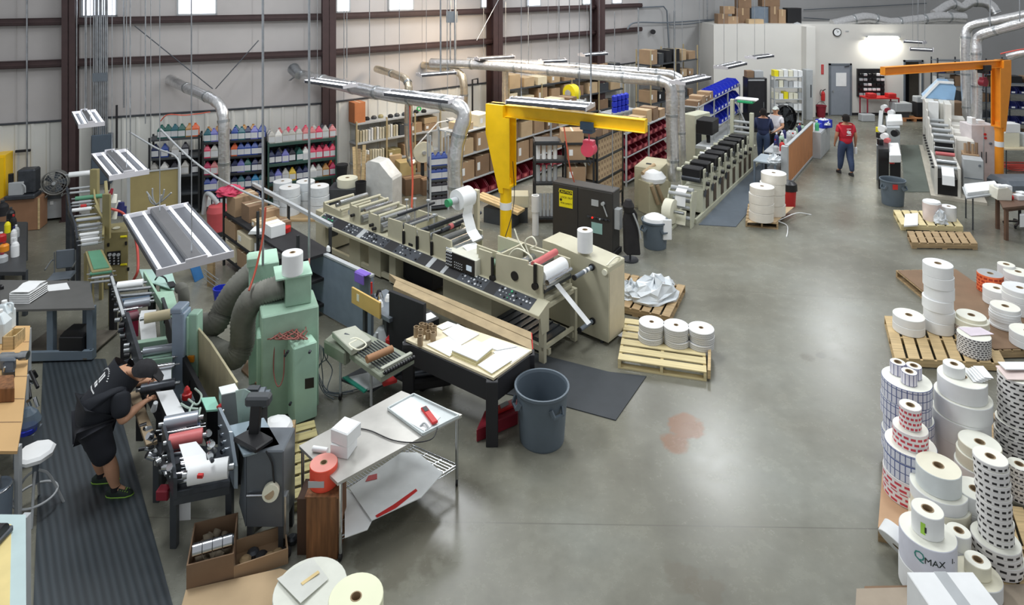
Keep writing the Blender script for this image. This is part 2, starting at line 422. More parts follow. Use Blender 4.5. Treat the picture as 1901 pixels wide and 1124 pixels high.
m.box(OX0,OX1,OY,OY+2.2,OT,OT+0.06)
struct(m.build('wall_office',offw))
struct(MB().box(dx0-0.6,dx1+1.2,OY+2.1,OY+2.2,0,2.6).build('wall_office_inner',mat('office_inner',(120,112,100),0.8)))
px0,px1=(1493-CX)*26.3/FOC,(1510-CX)*26.3/FOC
struct(MB().box(px0,px1,26.1,OY,0,OT).build('column_office',offw,bevel=0.01))
m=MB();m.box(OX0,ddx0-0.05,OY-0.02,OY,0,0.1);m.box(ddx1+0.05,dx0,OY-0.02,OY,0,0.1)
struct(m.build('baseboard_back',blackm))
# door in the office wall
d1=struct(MB().box(ddx0+0.05,ddx1-0.05,OY-0.05,OY-0.01,0.02,2.06).build('door_1',mat('door_grey',(140,147,156),0.5,var=0.03)))
m=MB();m.box(ddx0-0.02,ddx0+0.05,OY-0.07,OY,0,2.13);m.box(ddx1-0.05,ddx1+0.02,OY-0.07,OY,0,2.13);m.box(ddx0-0.02,ddx1+0.02,OY-0.07,OY,2.06,2.13)
m.build('door_frame',grey,d1)
MB().box(ddx0+0.26,ddx1-0.2,OY-0.058,OY-0.05,1.2,1.75).build('paper_notice',white,d1)
MB().cyl((ddx0+0.12,OY-0.1,1.0),(ddx0+0.12,OY-0.05,1.0),0.03).build('door_knob',chrome,d1)
m=MB();m.bar((ddx0+0.6,OY-0.08,2.0),(ddx1-0.1,OY-0.08,2.03),0.03);m.build('door_closer',dsteel,d1)
MB().box(ddx0+0.05,ddx1-0.05,OY-0.01,OY+0.004,0,0.02).build('threshold',blackm,d1)
# doorway further right: dark cupboards seen through it
t=struct(MB().box(dx0-0.05,dx0+0.02,OY-0.04,OY,0,2.27).box(dx1-0.02,dx1+0.05,OY-0.04,OY,0,2.27).box(dx0-0.05,dx1+0.05,OY-0.04,OY,2.2,2.27).build('door_2',grey))
t=thing('storage_cabinet','dark storage cabinet seen through the open doorway at the back','cabinet',(dx0+0.45,OY+0.9,0))
MB().box(-0.28,0.3,0,0.5,0,1.75).build('body',blackm,t,bevel=0.01);MB().box(-0.25,0.27,-0.03,0,0.05,1.7).build('door',black,t)
MB().box(-0.15,-0.12,-0.05,-0.03,0.8,1.0).build('handle',steel,t)
o=tag(MB().box(dx0+0.1,dx0+0.7,OY+0.95,OY+1.35,1.76,1.86).box(dx0+0.15,dx0+0.5,OY+0.95,OY+1.3,1.86,1.92,1).build('folded_sheet',[ylw,white]),'yellow and white sheets lying on top of the dark cabinet in the doorway','sheets')
t=thing('filing_cabinet','grey filing cabinet just inside the open doorway','cabinet',(dx0+0.02,OY+0.95,0))
MB().box(-0.3,0.12,0,0.5,0,1.25).build('body',lgrey,t,bevel=0.01)
for k in range(4):
 dr=MB().box(-0.28,0.10,-0.02,0,0.04+k*0.3,0.31+k*0.3).build('drawer',lgrey,t);MB().box(-0.14,-0.04,-0.04,-0.02,0.18+k*0.3,0.2+k*0.3).build('handle',dsteel,dr)
 # things on the office front
t=thing('wall_clock','round white clock with dark rim high on the office wall','clock',D(1554,60,OY-0.04))
MB().cyl((0,0.03,0),(0,-0.02,0),0.17,28).build('rim',black,t);MB().cyl((0,-0.02,0),(0,-0.026,0),0.14,28).build('face',white,t)
m=MB();m.bar((0,-0.03,0),(0.06,-0.03,0.05),0.012);m.bar((0,-0.03,0),(-0.03,-0.03,0.1),0.01);m.build('hand',black,t)
t=thing('wall_label','small pale label on the wall beside the round clock','label',D(1572,58,OY-0.02));MB().box(-0.05,0.08,0,0.015,-0.02,0.02).build('plate',lgrey,t)
t=thing('fire_extinguisher_sign','red upright sign on the wall between the pillar and the grey door','sign',D(1527,129,OY-0.02));MB().box(-0.05,0.05,0,0.015,-0.2,0.2).build('plate',red,t)
MB().box(-0.02,0.02,-0.004,0,-0.17,0.17).build('pale_print',pink,t)
t=thing('fire_extinguisher','red fire extinguisher hanging on the wall beside the grey door','fire extinguisher',D(1528,178,OY-0.12))
m=MB().lathe([(0,-0.2),(0.07,-0.2),(0.075,-0.18),(0.075,0.1),(0.05,0.16),(0.025,0.18),(0.025,0.2),(0,0.2)]);m.build('tank',red,t)
MB().tube(spl([(0,0,0.2),(-0.09,0,0.24),(-0.12,0,0.1),(-0.09,0,0)]),0.012,6).build('hose',black,t);MB().bar((0,0,0.22),(0.1,0,0.27),0.02,0.03).build('handle',black,t)
t=thing('red_tub','dark red plastic tub on the floor beside the pillar','tub',(G(1521,216).x,26.2,0.0))
MB().lathe([(0,0),(0.15,0),(0.2,0.45),(0.22,0.45),(0.22,0.47),(0.19,0.47),(0.14,0.02),(0,0.02)],n=20).build('body',dred,t)
MB().tube(arc((-0.2,0,0.46),(0,0,0.8),(0.2,0,0.46)),0.008,6).build('handle',dsteel,t)
# wall-mounted light and its lit tube
def strip(name,label,loc,rz,L_,w_,group=None,tubes=2,hang=None,es=6.0,tilt=0):
 t=thing(name,label,'light',loc,rz,group)
 m=MB();m.prism([(-w_/2,0.0),(-w_/2+0.015,0),(-0.05,0.09),(0.05,0.09),(w_/2-0.015,0.0),(w_/2,0.0),(0.06,0.11),(-0.06,0.11)],0,L_,'x');m.build('reflector',lgrey,t)
 tm=mat('lit_tube_%d'%int(es*10),(250,252,255),0.3,var=0,emit=(244,250,255),es=es)
 for k in range(tubes):
  y=(k-(tubes-1)/2)*w_/tubes
  MB().cyl((0.03,y,0.015),(L_-0.03,y,0.015),0.016,8).build('lamp_tube',tm,t)
 for x in(0,L_-0.02):
  MB().prism([(-w_/2,-0.01),(w_/2,-0.01),(0.07,0.12),(-0.07,0.12)],x,x+0.02,'x').build('end_cap',lgrey,t)
 if hang:
  for x in(0.15,L_-0.15):MB().cyl((x,0,0.11),(x,0,hang),0.006,5).build('hanging_wire',galv,t)
 return t
t=thing('wall_light','lit fluorescent wall light glaring over the red table','light',D(1607,68,OY))
MB().box(0,1.35,-0.16,0,-0.03,0.04).build('housing',lgrey,t)
MB().cyl((0.04,-0.1,-0.06),(1.31,-0.1,-0.06),0.03,10).build('lamp_tube',mat('lit_tube_strong',(255,255,245),0.3,var=0,emit=(255,250,225),es=14),t)
o=area('wall_light_glow',D(1640,77,OY-0.18),1.3,0.1,42,(1,0.97,0.86),(radians(20),0,0))
area('wall_light_up',D(1640,70,OY-0.2),1.2,0.1,6,(1,0.97,0.86),(radians(150),0,0))
# loft storage on the office roof
zl=OT+0.06
def crate(px0,px1,pyb,pyt,Y,label,m_=card,name='cardboard_box',cat='box',d=0.5,grp='boxes stored on the office roof',rz=0.0,flap=True):
 x0,x1=(px0-CX)*Y/FOC,(px1-CX)*Y/FOC;z0=ZY(pyb,Y);z1=ZY(pyt,Y)
 t=thing(name,label,cat,((x0+x1)/2,Y+d/2,z0),rz,grp);w_=(x1-x0)/2;h=z1-z0
 MB().box(-w_,w_,-d/2,d/2,0,h).build('body',m_,t,bevel=0.006)
 if flap:MB().box(-w_*0.98,w_*0.98,-0.03,0.03,h,h+0.004).box(-0.03,0.03,-d/2-0.003,-d/2,h*0.6,h).build('packing_tape',card3,t)
 return t
crate(1333,1352,48,26,27.0,'low brown box at the pillar end of the loft boxes',card2);crate(1352,1371,48,31,27.0,'small square carton beside the low brown loft box',card)
crate(1343,1364,26,12,27.2,'tan carton on top of the low loft boxes',card);crate(1366,1392,48,15,27.4,'tall brown loft carton under the highest carton',card2)
crate(1371,1395,15,-8,27.5,'highest carton of the loft pile, against the ceiling edge',card2);crate(1390,1418,50,36,27.0,'flat tan carton in front of the grey loft panel',card3)
crate(1395,1430,47,13,27.6,'grey blue panel case standing in the loft pile',bgrey,'panel_case','case',flap=False);crate(1430,1447,48,12,27.4,'narrow brown carton beside the grey loft case',card2)
crate(1415,1448,12,-8,27.6,'wide dark carton on top of the grey loft case',card2);crate(1446,1459,48,18,27.3,'tall thin tan carton near the black speaker',card)
crate(1462,1488,46,15,27.3,'black cabinet speaker at the end of the loft boxes',black,'loudspeaker','speaker',flap=False)
o=tag(MB().lathe([(0.3,0),(0.26,0.06),(0.12,0.14),(0.0,0.19)],n=9).build('plastic_heap',film),'crumpled white plastic in front of the black loft cabinet','plastic');o.location=D(1480,49,26.9)
# pipes along the back walls
def pipe(name,label,pts,r,m_=galv,cat='pipe',n=8,grp=None):
 o=MB().tube(pts,r,n).build(name,m_);return tag(o,label,cat,grp)
pipe('conduit','thin dark conduit running above the loft boxes on the back wall',[D(1186,14,26.1),D(1232,12,26.95),D(1238,20,27.05),D(1243,108,27.15)],0.03,grey)
pipe('conduit','long horizontal conduit along the back wall towards the loft boxes',spl([D(1165,54,25.1),D(1180,42,25.7),D(1240,42,27.1),D(1326,36,28.8)]),0.03,grey)
pipe('conduit','second long conduit just below the one towards the loft boxes',[D(1243,46,27.1),D(1275,45,27.7),D(1322,38,28.6)],0.025,grey)
pipe('conduit','upright double conduit at the right of the room corner',[D(1252,20,27.3),D(1252,110,27.3)],0.035,grey)
pipe('conduit','short upright pipe on the back wall left of the loft',[D(1313,-20,28.6),D(1313,60,28.6)],0.03,galv)
pipe('conduit','upper thin line along the wall behind the foil duct',[D(1492,18,29.85),D(1650,10,30.6),D(1720,6,30.9)],0.02,grey)
pipe('conduit','lower thin line along the wall behind the foil duct',[D(1492,33,29.8),D(1540,36,30.0)],0.02,grey)
t=thing('wall_speaker','small dark round speaker on the back wall near the corner','speaker',D(1212,59,26.62));MB().cyl((0,0.05,0),(0,-0.08,0),0.1,14).build('body',black,t)
t=thing('wall_switch_box','small white box at the top left of the side wall','switch box',D(97,33,15.1),0.38)
MB().box(-0.06,0.06,-0.08,0,-0.06,0.06).build('body',white,t,bevel=0.006);MB().cyl((0,-0.03,-0.06),(0,-0.03,-0.8),0.01,6).build('conduit',galv,t)
# --- long beige label press in the middle
fp=Fr((585,410),(1000,588),0.75)
fp.o=fp.o-fp.n*0.15
T=fthing('label_press','long beige label press with a sloping black control ledge, in the middle of the hall','printing press',fp)
PL=fp.L
def pl(name,px,y,t_=0.03,zb=None,m=beige,T=T,bev=0.004):
 pts=[fp.on(a,b,y)for a,b in px];poly=[(p[0],p[2])for p in pts]
 if zb is not None:poly+=[(poly[-1][0],zb),(poly[0][0],zb)]
 return MB().prism(poly,y,y+t_,'y').build(name,m,T,bevel=bev)
 # ledge
MB().prism([(0.15,0.70),(0.15,0.75),(0.37,0.86),(0.42,0.86),(0.42,0.78)],0,PL,'x').build('control_ledge',beige,T,bevel=0.006)
nz=(0.30,0.15)
def ledge_pt(x,t):return(x,0.17+0.18*t,0.76+0.09*t+0.006)
secs=[(0.05,0.5,1),(0.5,0.85,0),(0.85,1.3,1),(1.3,1.42,2),(1.42,2.1,1),(2.1,2.35,0),(2.35,2.95,1),(2.95,3.2,0),(3.2,3.3,2),(3.3,3.55,0),(3.55,3.63,2),(3.63,3.93,0),(3.93,4.5,1),(4.5,4.72,0),(4.72,5.4,1)]
kk=mat('panel_mark',(196,200,204),0.4,var=0.05);gk=mat('panel_green',(70,170,120),0.4,var=0.05)
for(x0,x1,k)in secs:
 q=MB();a,b=ledge_pt(x0,0),ledge_pt(x1,0);c,d=ledge_pt(x1,1),ledge_pt(x0,1)
 q.quad(a,b,c,d,0.01)
 sec=q.build('control_panel',dsteel if k==1 else(black if k==0 else lgrey),T)
 if k==1:
  q=MB();x=x0+0.05;j=0
  while x<x1-0.03:
   for t_ in(0.2,0.5,0.8):
    if random.random()<0.72:
     p=ledge_pt(x,t_);mi=1 if(j%7==3 and x0>4)or x0<0.1 and t_<.6 else(2 if random.random()<.3 else 0)
     q.cyl(p,(p[0],p[1]-0.008,p[2]+0.016),random.choice((0.009,0.014,0.018)),8,mi=mi)
   x+=0.065;j+=1
  q.build('button',[kk,gk,black],sec)
  # body panels under the ledge
for(a,b)in((586,604),(648,668),(684,706),(722,734),(822,912)):
 x0,x1=fp.xat(a,0.42),fp.xat(b,0.42);MB().box(x0,x1,0.42,1.12,0.04,0.8).build('base_cabinet',beige,T,bevel=0.006)
m=MB();m.box(0.05,PL-0.05,0.44,0.5,0.06,0.14);m.build('base_rail',beige,T);MB().box(0.05,PL-0.05,1.04,1.1,0.06,0.14).build('base_rail',beige,T)
MB().box(0.05,PL-0.1,0.41,1.1,0.76,0.85).build('bed',beige,T,bevel=0.006)
MB().box(fp.xat(738,.8),fp.xat(818,.8),0.6,1.05,0.1,0.7).build('drive_housing',blackm,T,bevel=0.01)
x0,x1=fp.xat(606,.7),fp.xat(645,.7)
for k in range(3):MB().box(x0+k*0.16,x0+k*0.16+0.1,0.5,0.7,0.3,0.75).build('valve_block',lgrey if k%2 else dgrey,T,bevel=0.006)
xa=fp.xat(915,.5);xb=PL-0.15
q=MB()
for k in range(8):q.box(xa+k*(xb-xa)/8,xa+k*(xb-xa)/8+0.02,0.5,1.0,0.2,0.22)
q.build('tray_grating',dsteel,T);MB().box(xa,xb,0.5,1.0,0.12,0.2).build('tray',dgrey,T)
xe=PL-0.02
for y in(0.3,1.06):MB().box(xe-0.1,xe,y,y+0.06,0,0.8).build('leg',beige,T,bevel=0.004)
for z in(0.18,0.74):MB().box(xe-0.06,xe-0.02,0.3,1.1,z,z+0.05).build('cross_rail',beige,T)
MB().prism([(0.2,0.7),(0.4,0.85),(0.4,0.45),(0.24,0.45)],xe-0.02,xe+0.01,'x').build('end_plate',beige,T)
# side plates (near side)
pl('side_plate',[(600,378),(634,394),(634,415)],0.40,zb=0.8)
pl('side_plate',[(649,380),(667,387),(667,433)],0.40,zb=0.8)
pl('side_plate',[(684,395),(704,402),(704,450)],0.40,zb=0.8)
pl('side_plate',[(720,405),(745,413),(748,455)],0.40,zb=0.8)
pl('side_plate',[(750,415),(771,423),(773,465)],0.40,zb=0.8)
pl('side_plate',[(775,426),(796,432),(800,480)],0.40,zb=0.8)
pl('side_plate',[(803,434),(837,448),(838,461),(842,463),(842,500)],0.40,zb=0.8)
pl('side_plate',[(888,462),(912,470),(914,520)],0.40,zb=0.8)
pl('side_plate',[(920,471),(979,485),(980,492),(990,495),(991,489),(1007,495),(1007,545)],0.40,zb=0.8)
# far side plates and front faces of the first units
for(a,b,t_)in((600,634,378),(649,667,380),(684,704,395)):
 x0,x1=fp.xat(a,0.4),fp.xat(b,0.4);z=fp.zat(x0,0.4,t_)
 MB().box(x0,x1,1.07,1.10,0.8,z).build('side_plate',beige,T,bevel=0.004)
 for xx in(x0+0.03,x1-0.03):
  zz=fp.zat(x0,0.4,t_)+(0.012 if xx<x1-.1 else 0.0)
  MB().cyl((xx,0.4,zz),(xx,1.1,zz),0.028,10).build('tie_bar',beige,T)
for(a,b,py)in((720,748,405),(750,773,415),(775,800,426),(803,842,434)):
 x0,x1=fp.xat(a,0.4),fp.xat(b,0.4);z=fp.zat(x0,0.4,py)-0.02
 MB().box(x0,x1,1.07,1.10,0.8,z).build('side_plate',beige,T,bevel=0.004)
x0,x1=fp.xat(888,.4),fp.xat(1007,.4);MB().box(x0,x1,1.07,1.10,0.8,fp.zat(x0,.4,462)-0.02).build('side_plate',beige,T,bevel=0.004)
# rollers in the bed
rl=[(0.30,1.15,.04,steel),(0.42,1.25,.05,steel),(0.75,1.1,.06,lgrey),(0.95,1.2,.045,steel),(1.12,1.05,.07,steel),(1.22,1.3,.03,chrome),(1.55,1.15,.07,lgrey),(1.70,1.02,.08,steel),(1.80,1.28,.03,steel),(2.30,1.25,.05,dsteel),(2.5,1.35,.03,steel),(2.62,1.15,.07,steel),(2.78,1.3,.04,dsteel),(2.95,1.2,.06,steel),(3.1,1.32,.03,black),(3.3,1.28,.05,steel),(3.42,1.15,.07,lgrey),(3.52,1.3,.04,steel),(3.62,1.2,.05,steel),(4.25,1.1,.06,steel),(4.45,1.2,.05,mintd),(4.75,1.15,.07,steel),(4.95,1.2,.05,steel),(5.12,1.28,.04,steel),(5.28,1.12,.06,lgrey),(5.45,1.05,.05,dsteel)]
for(x,z,r,m_)in[(a_,0.88+(b_-0.93)*0.75,c_,d_)for a_,b_,c_,d_ in rl]:MB().cyl((x,0.43,z),(x,1.07,z),r,12).build('roller',m_,T)
q=fp.on(944,0,0)
for px,py in((744,398),(797,425),(801,420)):
 x,_,z=fp.on(px,py,0.36);MB().box(x-0.02,x+0.02,0.3,1.15,z-0.02,z+0.02).build('cross_bar',dsteel,T)
for px,py in((748,462),(773,472),(800,483),(913,515),(992,530)):
 x,_,z=fp.on(px,py,0.36);h=MB();h.cyl((x,0.40,z-0.02),(x,0.35,z-0.02),0.05,14);h.box(x-0.02,x+0.02,0.36,0.39,z,z+0.3);h.build('adjuster',black,T)
x,_,z=fp.on(955,513,0.39);MB().cyl((x,0.41,z),(x,0.385,z),0.07,18).build('hole_cover',black,T)
x,_,z=fp.on(762,458,0.39);MB().box(x-0.05,x+0.05,0.385,0.4,z-0.05,z+0.05).build('counter',black,T)
for px,py in((655,400),(690,418),(695,425),(630,410)):
 x,_,z=fp.on(px,py,0.37);MB().cyl((x,0.4,z),(x,0.33,z),0.03,8).build('knob',black,T)
for px,py,py2 in((755,372,405),(770,370,425),(795,373,400),(806,400,430)):
 x,_,z=fp.on(px,py,0.7);z2=fp.zat(x,0.7,py2);q=MB().cyl((x,.7,z2-.1),(x,.7,z),0.008,6);q.cyl((x,.7,z),(x,.7,z+.02),0.035,8);q.build('lamp_post',lgrey,T)
 # red-collared roller held above the bed
A=fp.on(820,428,0.35);q=MB();q.cyl(A,(A[0]+0.03,1.25,A[2]+0.06),0.028,10);q.build('web_guide',dsteel,T)
q=MB();q.cyl((A[0]+.01,.52,A[2]+.012),(A[0]+.012,.58,A[2]+.02),0.045,12);q.build('collar',pink,T)
# control console
x0,x1=fp.xat(828,.3),fp.xat(882,.3);zt,zb=fp.zat(x0,.3,463),fp.zat(x1,.3,515)
con=MB().box(x0,x1+0.02,0.3,0.7,zb,zt).build('console',mat('console_white',(214,214,200),0.4),T,bevel=0.006)
MB().box(x0+0.01,x1-0.01,0.285,0.3,zb+0.01,zt-0.01).build('console_face',black,con)
MB().box(x1-0.17,x1-0.06,0.275,0.285,zt-0.19,zt-0.11).build('screen',screen,con)
q=MB()
for i in range(4):
 for j in range(6):q.cyl((x0+0.04+i*0.035,0.285,zb+0.05+j*0.05),(x0+0.04+i*0.035,0.265,zb+0.05+j*0.05),0.011,6)
for i in range(5):
 for j in range(3):q.cyl((x0+0.22+i*0.04,0.285,zb+0.04+j*0.04),(x0+0.22+i*0.04,0.275,zb+0.04+j*0.04),0.009,6)
q.build('button',kk,con)
# rewind post with a white roll and printed web
x=fp.xat(885,1.08);z1=fp.zat(x,1.08,352)
MB().box(x-0.05,x+0.05,1.05,1.11,0.9,z1).build('roll_post',mat('post_cream',(206,196,168),0.5),T,bevel=0.004)
cxr,_,cz=fp.on(858,368,0.75)
q=MB().cyl((cxr,0.62,cz),(cxr,0.92,cz),0.17,24,mi=0);q.cyl((cxr,0.45,cz),(cxr,1.1,cz),0.06,14,mi=1);q.build('paper_reel',[white,lgrey],T)
MB().cyl((cxr,0.40,cz),(cxr,0.47,cz),0.065,14).build('reel_cap',mat('green_cap',(60,150,100),0.5),T)
MB().sheet([(cxr+0.16,0.66,cz),(cxr+0.1,0.66,cz-0.25),(cxr+0.2,0.66,cz-0.5),(cxr+0.34,0.66,cz-0.62)],(0,0.22,0),0.003).build('printed_web',white,T)
a=fp.on(862,455,0.55);MB().sheet([(a[0],.5,a[2]),(a[0]+0.3,.45,a[2]-0.08)],(0.05,0.25,0),0.003).build('printed_web',white,T)
# open tray beyond the console, hoses, salmon roller, web to the rewinder
x0,x1=fp.xat(893,.6),fp.xat(940,.6)
q=MB();z=fp.zat(x0,.5,455)
q.box(x0,x1,0.5,0.53,z-0.25,z);q.box(x0,x1,1.0,1.03,z-0.25,z);q.box(x1-0.03,x1,0.5,1.03,z-0.25,z+0.01);q.box(x0,x1,0.5,1.0,z-0.27,z-0.25,1);q.build('open_tray',[beige,mintd],T)
for k,pts in enumerate(([(950,508),(945,478),(960,462),(985,476),(990,495)],[(985,480),(975,450),(988,440),(996,455),(985,462),(1010,470)],[(955,425),(963,448),(975,466)])):
 MB().tube(spl([fp.on(p[0],p[1],0.6+0.12*k)for p in pts]),0.012,6).build('hose',cream,T)
a=fp.on(990,492,.45);MB().cyl(a,(a[0],1.0,a[2]+0.02),0.05,14).build('rubber_roller',pink,T)
a=fp.on(1015,505,.6);MB().cyl((a[0],.45,a[2]-.02),(a[0],1.0,a[2]-.02),0.11,18).build('paper_reel',white,T)
a=fp.on(1022,522,.5);MB().cyl((a[0],.42,a[2]),(a[0],1.0,a[2]),0.04,12).build('roller',chrome,T)
a=fp.on(1010,535,.4);MB().cyl((a[0],.42,a[2]),(a[0],1.0,a[2]),0.035,12).build('roller',steel,T)
w0=fp.on(1030,530,.62);w1=fp.on(1090,604,.78)
MB().sheet([w0,w1],(0.0,0.1,0.0),0.003).build('waste_web',white,T)
# beige rewind cabinet at the right end
fc=Fr.W(1.436-.757*1.25,9.6+.653*1.25,1.436,9.6);CL=fc.L
T2=fthing('rewind_cabinet','beige steel rewind cabinet at the right end of the long press','machine cabinet',fc)
MB().prism([(0,0.06),(CL,0.06),(CL,1.18),(0.25,1.27),(0,1.27)],0,0.45,'y').build('body',beige,T2,bevel=0.01)
MB().box(CL,CL+0.004,0.02,0.43,0.1,1.1).build('end_panel',mat('beige_panel',(206,196,170),0.45),T2)
for x in(0.1,CL-0.15):
 for y in(0.05,0.36):MB().cyl((x,y,0),(x,y,0.06),0.03,8).build('foot',dsteel,T2)
for(px,py,L_)in((1101,495,0.48),(1102,595,0.36)):
 a=fc.on(px,py,0.0);q=MB();q.cyl(a,(a[0],-L_,a[2]),0.032,12,mi=1);q.cyl((a[0],-0.02,a[2]),(a[0],-0.05,a[2]),0.05,12,mi=2)
 if L_>.4:q.cyl((a[0],-0.13,a[2]),(a[0],-0.17,a[2]),0.034,12,mi=0);q.cyl((a[0],-0.22,a[2]),(a[0],-0.26,a[2]),0.034,12,mi=0)
 q.cyl((a[0],-L_,a[2]),(a[0],-L_-0.02,a[2]),0.04,12,mi=2);q.build('spindle',[white,grey,black],T2)
q=MB();q.tube(spl([(CL-0.05,0.02,1.19),(CL-.02,0.2,1.26),(CL-.05,.4,1.2)]),0.012,6);q.cyl((CL-0.06,-0.03,1.1),(CL-.06,0,1.1),0.045,12);q.build('web_arm',cream,T2)
# --- right-hand cream flexographic press with black ink units
fq=Fr((1293,416),(1402,313))
R_=fthing('flexographic_press','long pale green press with a row of black ink units beyond the black cabinet','printing press',fq)
W_=0.55
MB().box(0.0,5.6,0.0,0.05,0.0,0.1).build('base_rail',pgreen,R_);MB().box(0.0,5.6,W_-0.05,W_,0.0,0.1).build('base_rail',pgreen,R_)
tops=[(1309,307),(1323,296),(1337,287),(1348,280),(1359,271),(1371,263),(1380,257),(1389,251)]
slot=mat('press_window',(84,72,58),0.6,var=0.2)
xs=[fq.xat(p[0],0)for p in tops]
for i,(p,x)in enumerate(zip(tops,xs)):
 nx=xs[i+1]if i<7 else x+0.62;w=nx-x
 bx=MB().box(x-0.1,x+w-0.12,0.02,W_-0.02,0.08,0.62).build('unit_base',pgreen,R_,bevel=0.004)
 MB().box(x+0.12,x+0.32,0.005,0.02,0.14,0.55).build('window',slot,bx)
 zt=1.08
 for y in(0.0,W_-0.03):
  q=MB();q.prism([(x-0.06,0.6),(x+0.2,0.6),(x+0.2,0.8),(x+0.08,0.86),(x+0.07,zt),(x-0.06,zt)],y,y+0.03,'y');o=q.build('unit_plate',pgreen,R_,bevel=0.003)
  MB().box(x-0.02,x+0.03,y-0.004,y+0.034,zt-0.2,zt-0.08).build('slot',blackm,o)
 MB().box(x-0.2,x+0.1,0.06,W_-0.06,0.86,zt+0.03).build('ink_unit',black,R_,bevel=0.02)
 MB().cyl((x-0.14,0.06,0.86),(x-0.14,W_-0.06,0.86),0.08,12).build('ink_roller',dsteel,R_)
 MB().cyl((x+0.2,0.06,0.84),(x+0.2,W_-0.06,0.84),0.045,12).build('roller',dsteel,R_)
 MB().cyl((x+0.1,0.02,0.72),(x+0.1,-0.07,0.72),0.05,10).build('handwheel',black,R_)
 MB().cyl((x-.05,W_-.02,1.0),(x-0.05,W_+0.1,1.0),0.05,12).build('motor',white if i in(3,4)else pgreen,R_)
 q=MB();q.prism([(x-0.06-.05,0.5),(x-.06+.05,0.42),(x+.1,0.55),(x,0.63)],-0.012,-0.006,'y')
 if i<4:q.build('warning_plate',dsteel,R_)
 # infeed end
MB().prism([(-0.35,0),(-0.2,0),(0.05,0.55),(0.05,0.72),(-0.25,0.78),(-0.35,0.6)],0,0.03,'y').build('end_frame',pgreen,R_);MB().prism([(-0.35,0),(-0.2,0),(0.05,0.55),(0.05,0.72),(-0.25,0.78),(-0.35,0.6)],W_-0.03,W_,'y').build('end_frame',pgreen,R_)
for(x,z,r)in((-0.3,0.7,.04),(-0.15,0.78,.05),(-0.28,0.42,.035),(-0.05,0.5,.05),(-0.3,0.2,.04)):MB().cyl((x,0.02,z),(x,W_-0.02,z),r,12).build('roller',lgrey,R_)
MB().sheet([(-0.1,0.14,0.84),(-0.3,0.14,0.75),(-0.345,0.14,0.45)],(0,0.24,0)).build('paper_web',white,R_)
MB().sheet([(-0.32,0.12,0.36),(-0.40,0.12,0.06)],(0,0.26,0)).build('paper_web',cream,R_)
# printed reel on its arm at the infeed
cx0=fq.loc3(D(1245,392,14.35))
q=MB();q.cyl((cx0[0],cx0[1]-.08,cx0[2]),(cx0[0],cx0[1]+.12,cx0[2]),0.26,26,mi=0);q.cyl((cx0[0],cx0[1]-.3,cx0[2]),(cx0[0],cx0[1]+.13,cx0[2]),0.035,10,mi=1);q.build('unwind_reel',[cream,steel],R_)
MB().box(cx0[0]-.05,cx0[0]+.05,cx0[1]+.14,cx0[1]+.2,0,cx0[2]+.08).build('reel_stand',pgreen,R_)
MB().box(cx0[0]-.2,cx0[0]+.2,cx0[1]-.1,cx0[1]+.2,0,0.05).build('stand_foot',pgreen,R_)
# delivery tower at the far end
xt=fq.xat(1372,W_)
for y in(0.0,W_):MB().box(5.0,5.14,y,y+0.1,0,1.65+(0.35 if y else 0)).build('tower_post',pgreen,R_,bevel=0.005)
for z in(1.05,1.2,1.36):MB().cyl((5.07,0.05,z),(5.07,W_,z),0.04,10).build('roller',lgrey,R_)
MB().box(5.0,5.6,0.05,W_,0.5,0.62).build('delivery_table',pgreen,R_)
MB().box(5.0,5.3,-0.1,0.5,2.0,2.06).build('lamp_head',white,R_,bevel=0.02);MB().box(5.0,5.3,0.0,0.45,1.92,2.0).build('lamp_body',mat('green_lamp',(40,170,110),0.4),R_,bevel=0.02)
MB().bar((5.1,.5,1.95),(5.1,0.2,1.25),0.03).build('lamp_arm',lgrey,R_)
# black monitor cases on the operator side
MB().box(3.3,3.9,W_+.1,W_+.55,1.25,1.65,0).build('monitor_housing',black,R_,bevel=0.02);MB().cyl((3.6,W_+.3,0),(3.6,W_+.3,1.25),0.05,10).build('monitor_post',blackm,R_)
MB().box(3.1,3.9,W_+.05,W_+.5,0.9,0.98).build('sheet_tray',lgrey,R_)
# tall pale panel with a dark window, standing on the far side of the press
a=G(1307,326,0);fw=Fr.W(5.22,18.4,5.80,18.9)
t=fthing('control_tower','tall pale green machine panel with a dark rounded window behind the foil ducts','machine panel',fw)
z1=ZY(213,18.5)
MB().box(0,fw.L,0,0.4,0,z1).build('body',pgreen,t,bevel=0.02)
MB().box(0.02,0.3,-0.01,0,z1-0.85,z1-0.25).build('window',blackm,t,bevel=0.004)
for(x,z)in((.55,.95),(.6,.8),(.68,1.0),(.62,.6),(.5,.55),(.62,z1-.25),(.62,z1-.4)):MB().box(x,x+0.04,-0.006,0,z,z+0.08).build('slot',black,t)
# low beige cabinet between the tower and the black cabinet
fb=Fr.W(*G(1172,388).xy,*G(1215,398).xy)
fb=Fr.W(2.95,15.6,3.5,15.3)
t=fthing('beige_cabinet','plain beige steel cabinet beside the start of the pale green press','cabinet',fb)
MB().box(0,fb.L,0,1.0,0,1.0).build('body',mat('cabinet_beige',(186,180,152),0.45,var=0.04),t,bevel=0.01);MB().box(0.03,fb.L-0.03,-0.012,0,0.05,0.95).build('door',mat('cabinet_beige',0),t,bevel=0.004)
MB().box(0.2,0.32,0.3,0.36,1.0,1.02).build('lid_handle',dsteel,t)
t=thing('scrap_bin','small beige bin of white paper scraps at the start of the pale green press','bin',G(1213,392),0.5)
MB().box(-0.3,0.3,-0.2,0.2,0,0.75).build('body',mat('cabinet_beige',0),t,bevel=0.01)
q=MB();q.lathe([(0.28,0),(0.3,0.1),(0.2,0.22),(0,0.28)],(0.0,0,0.72),n=9);q.build('paper_scrap',white,t)
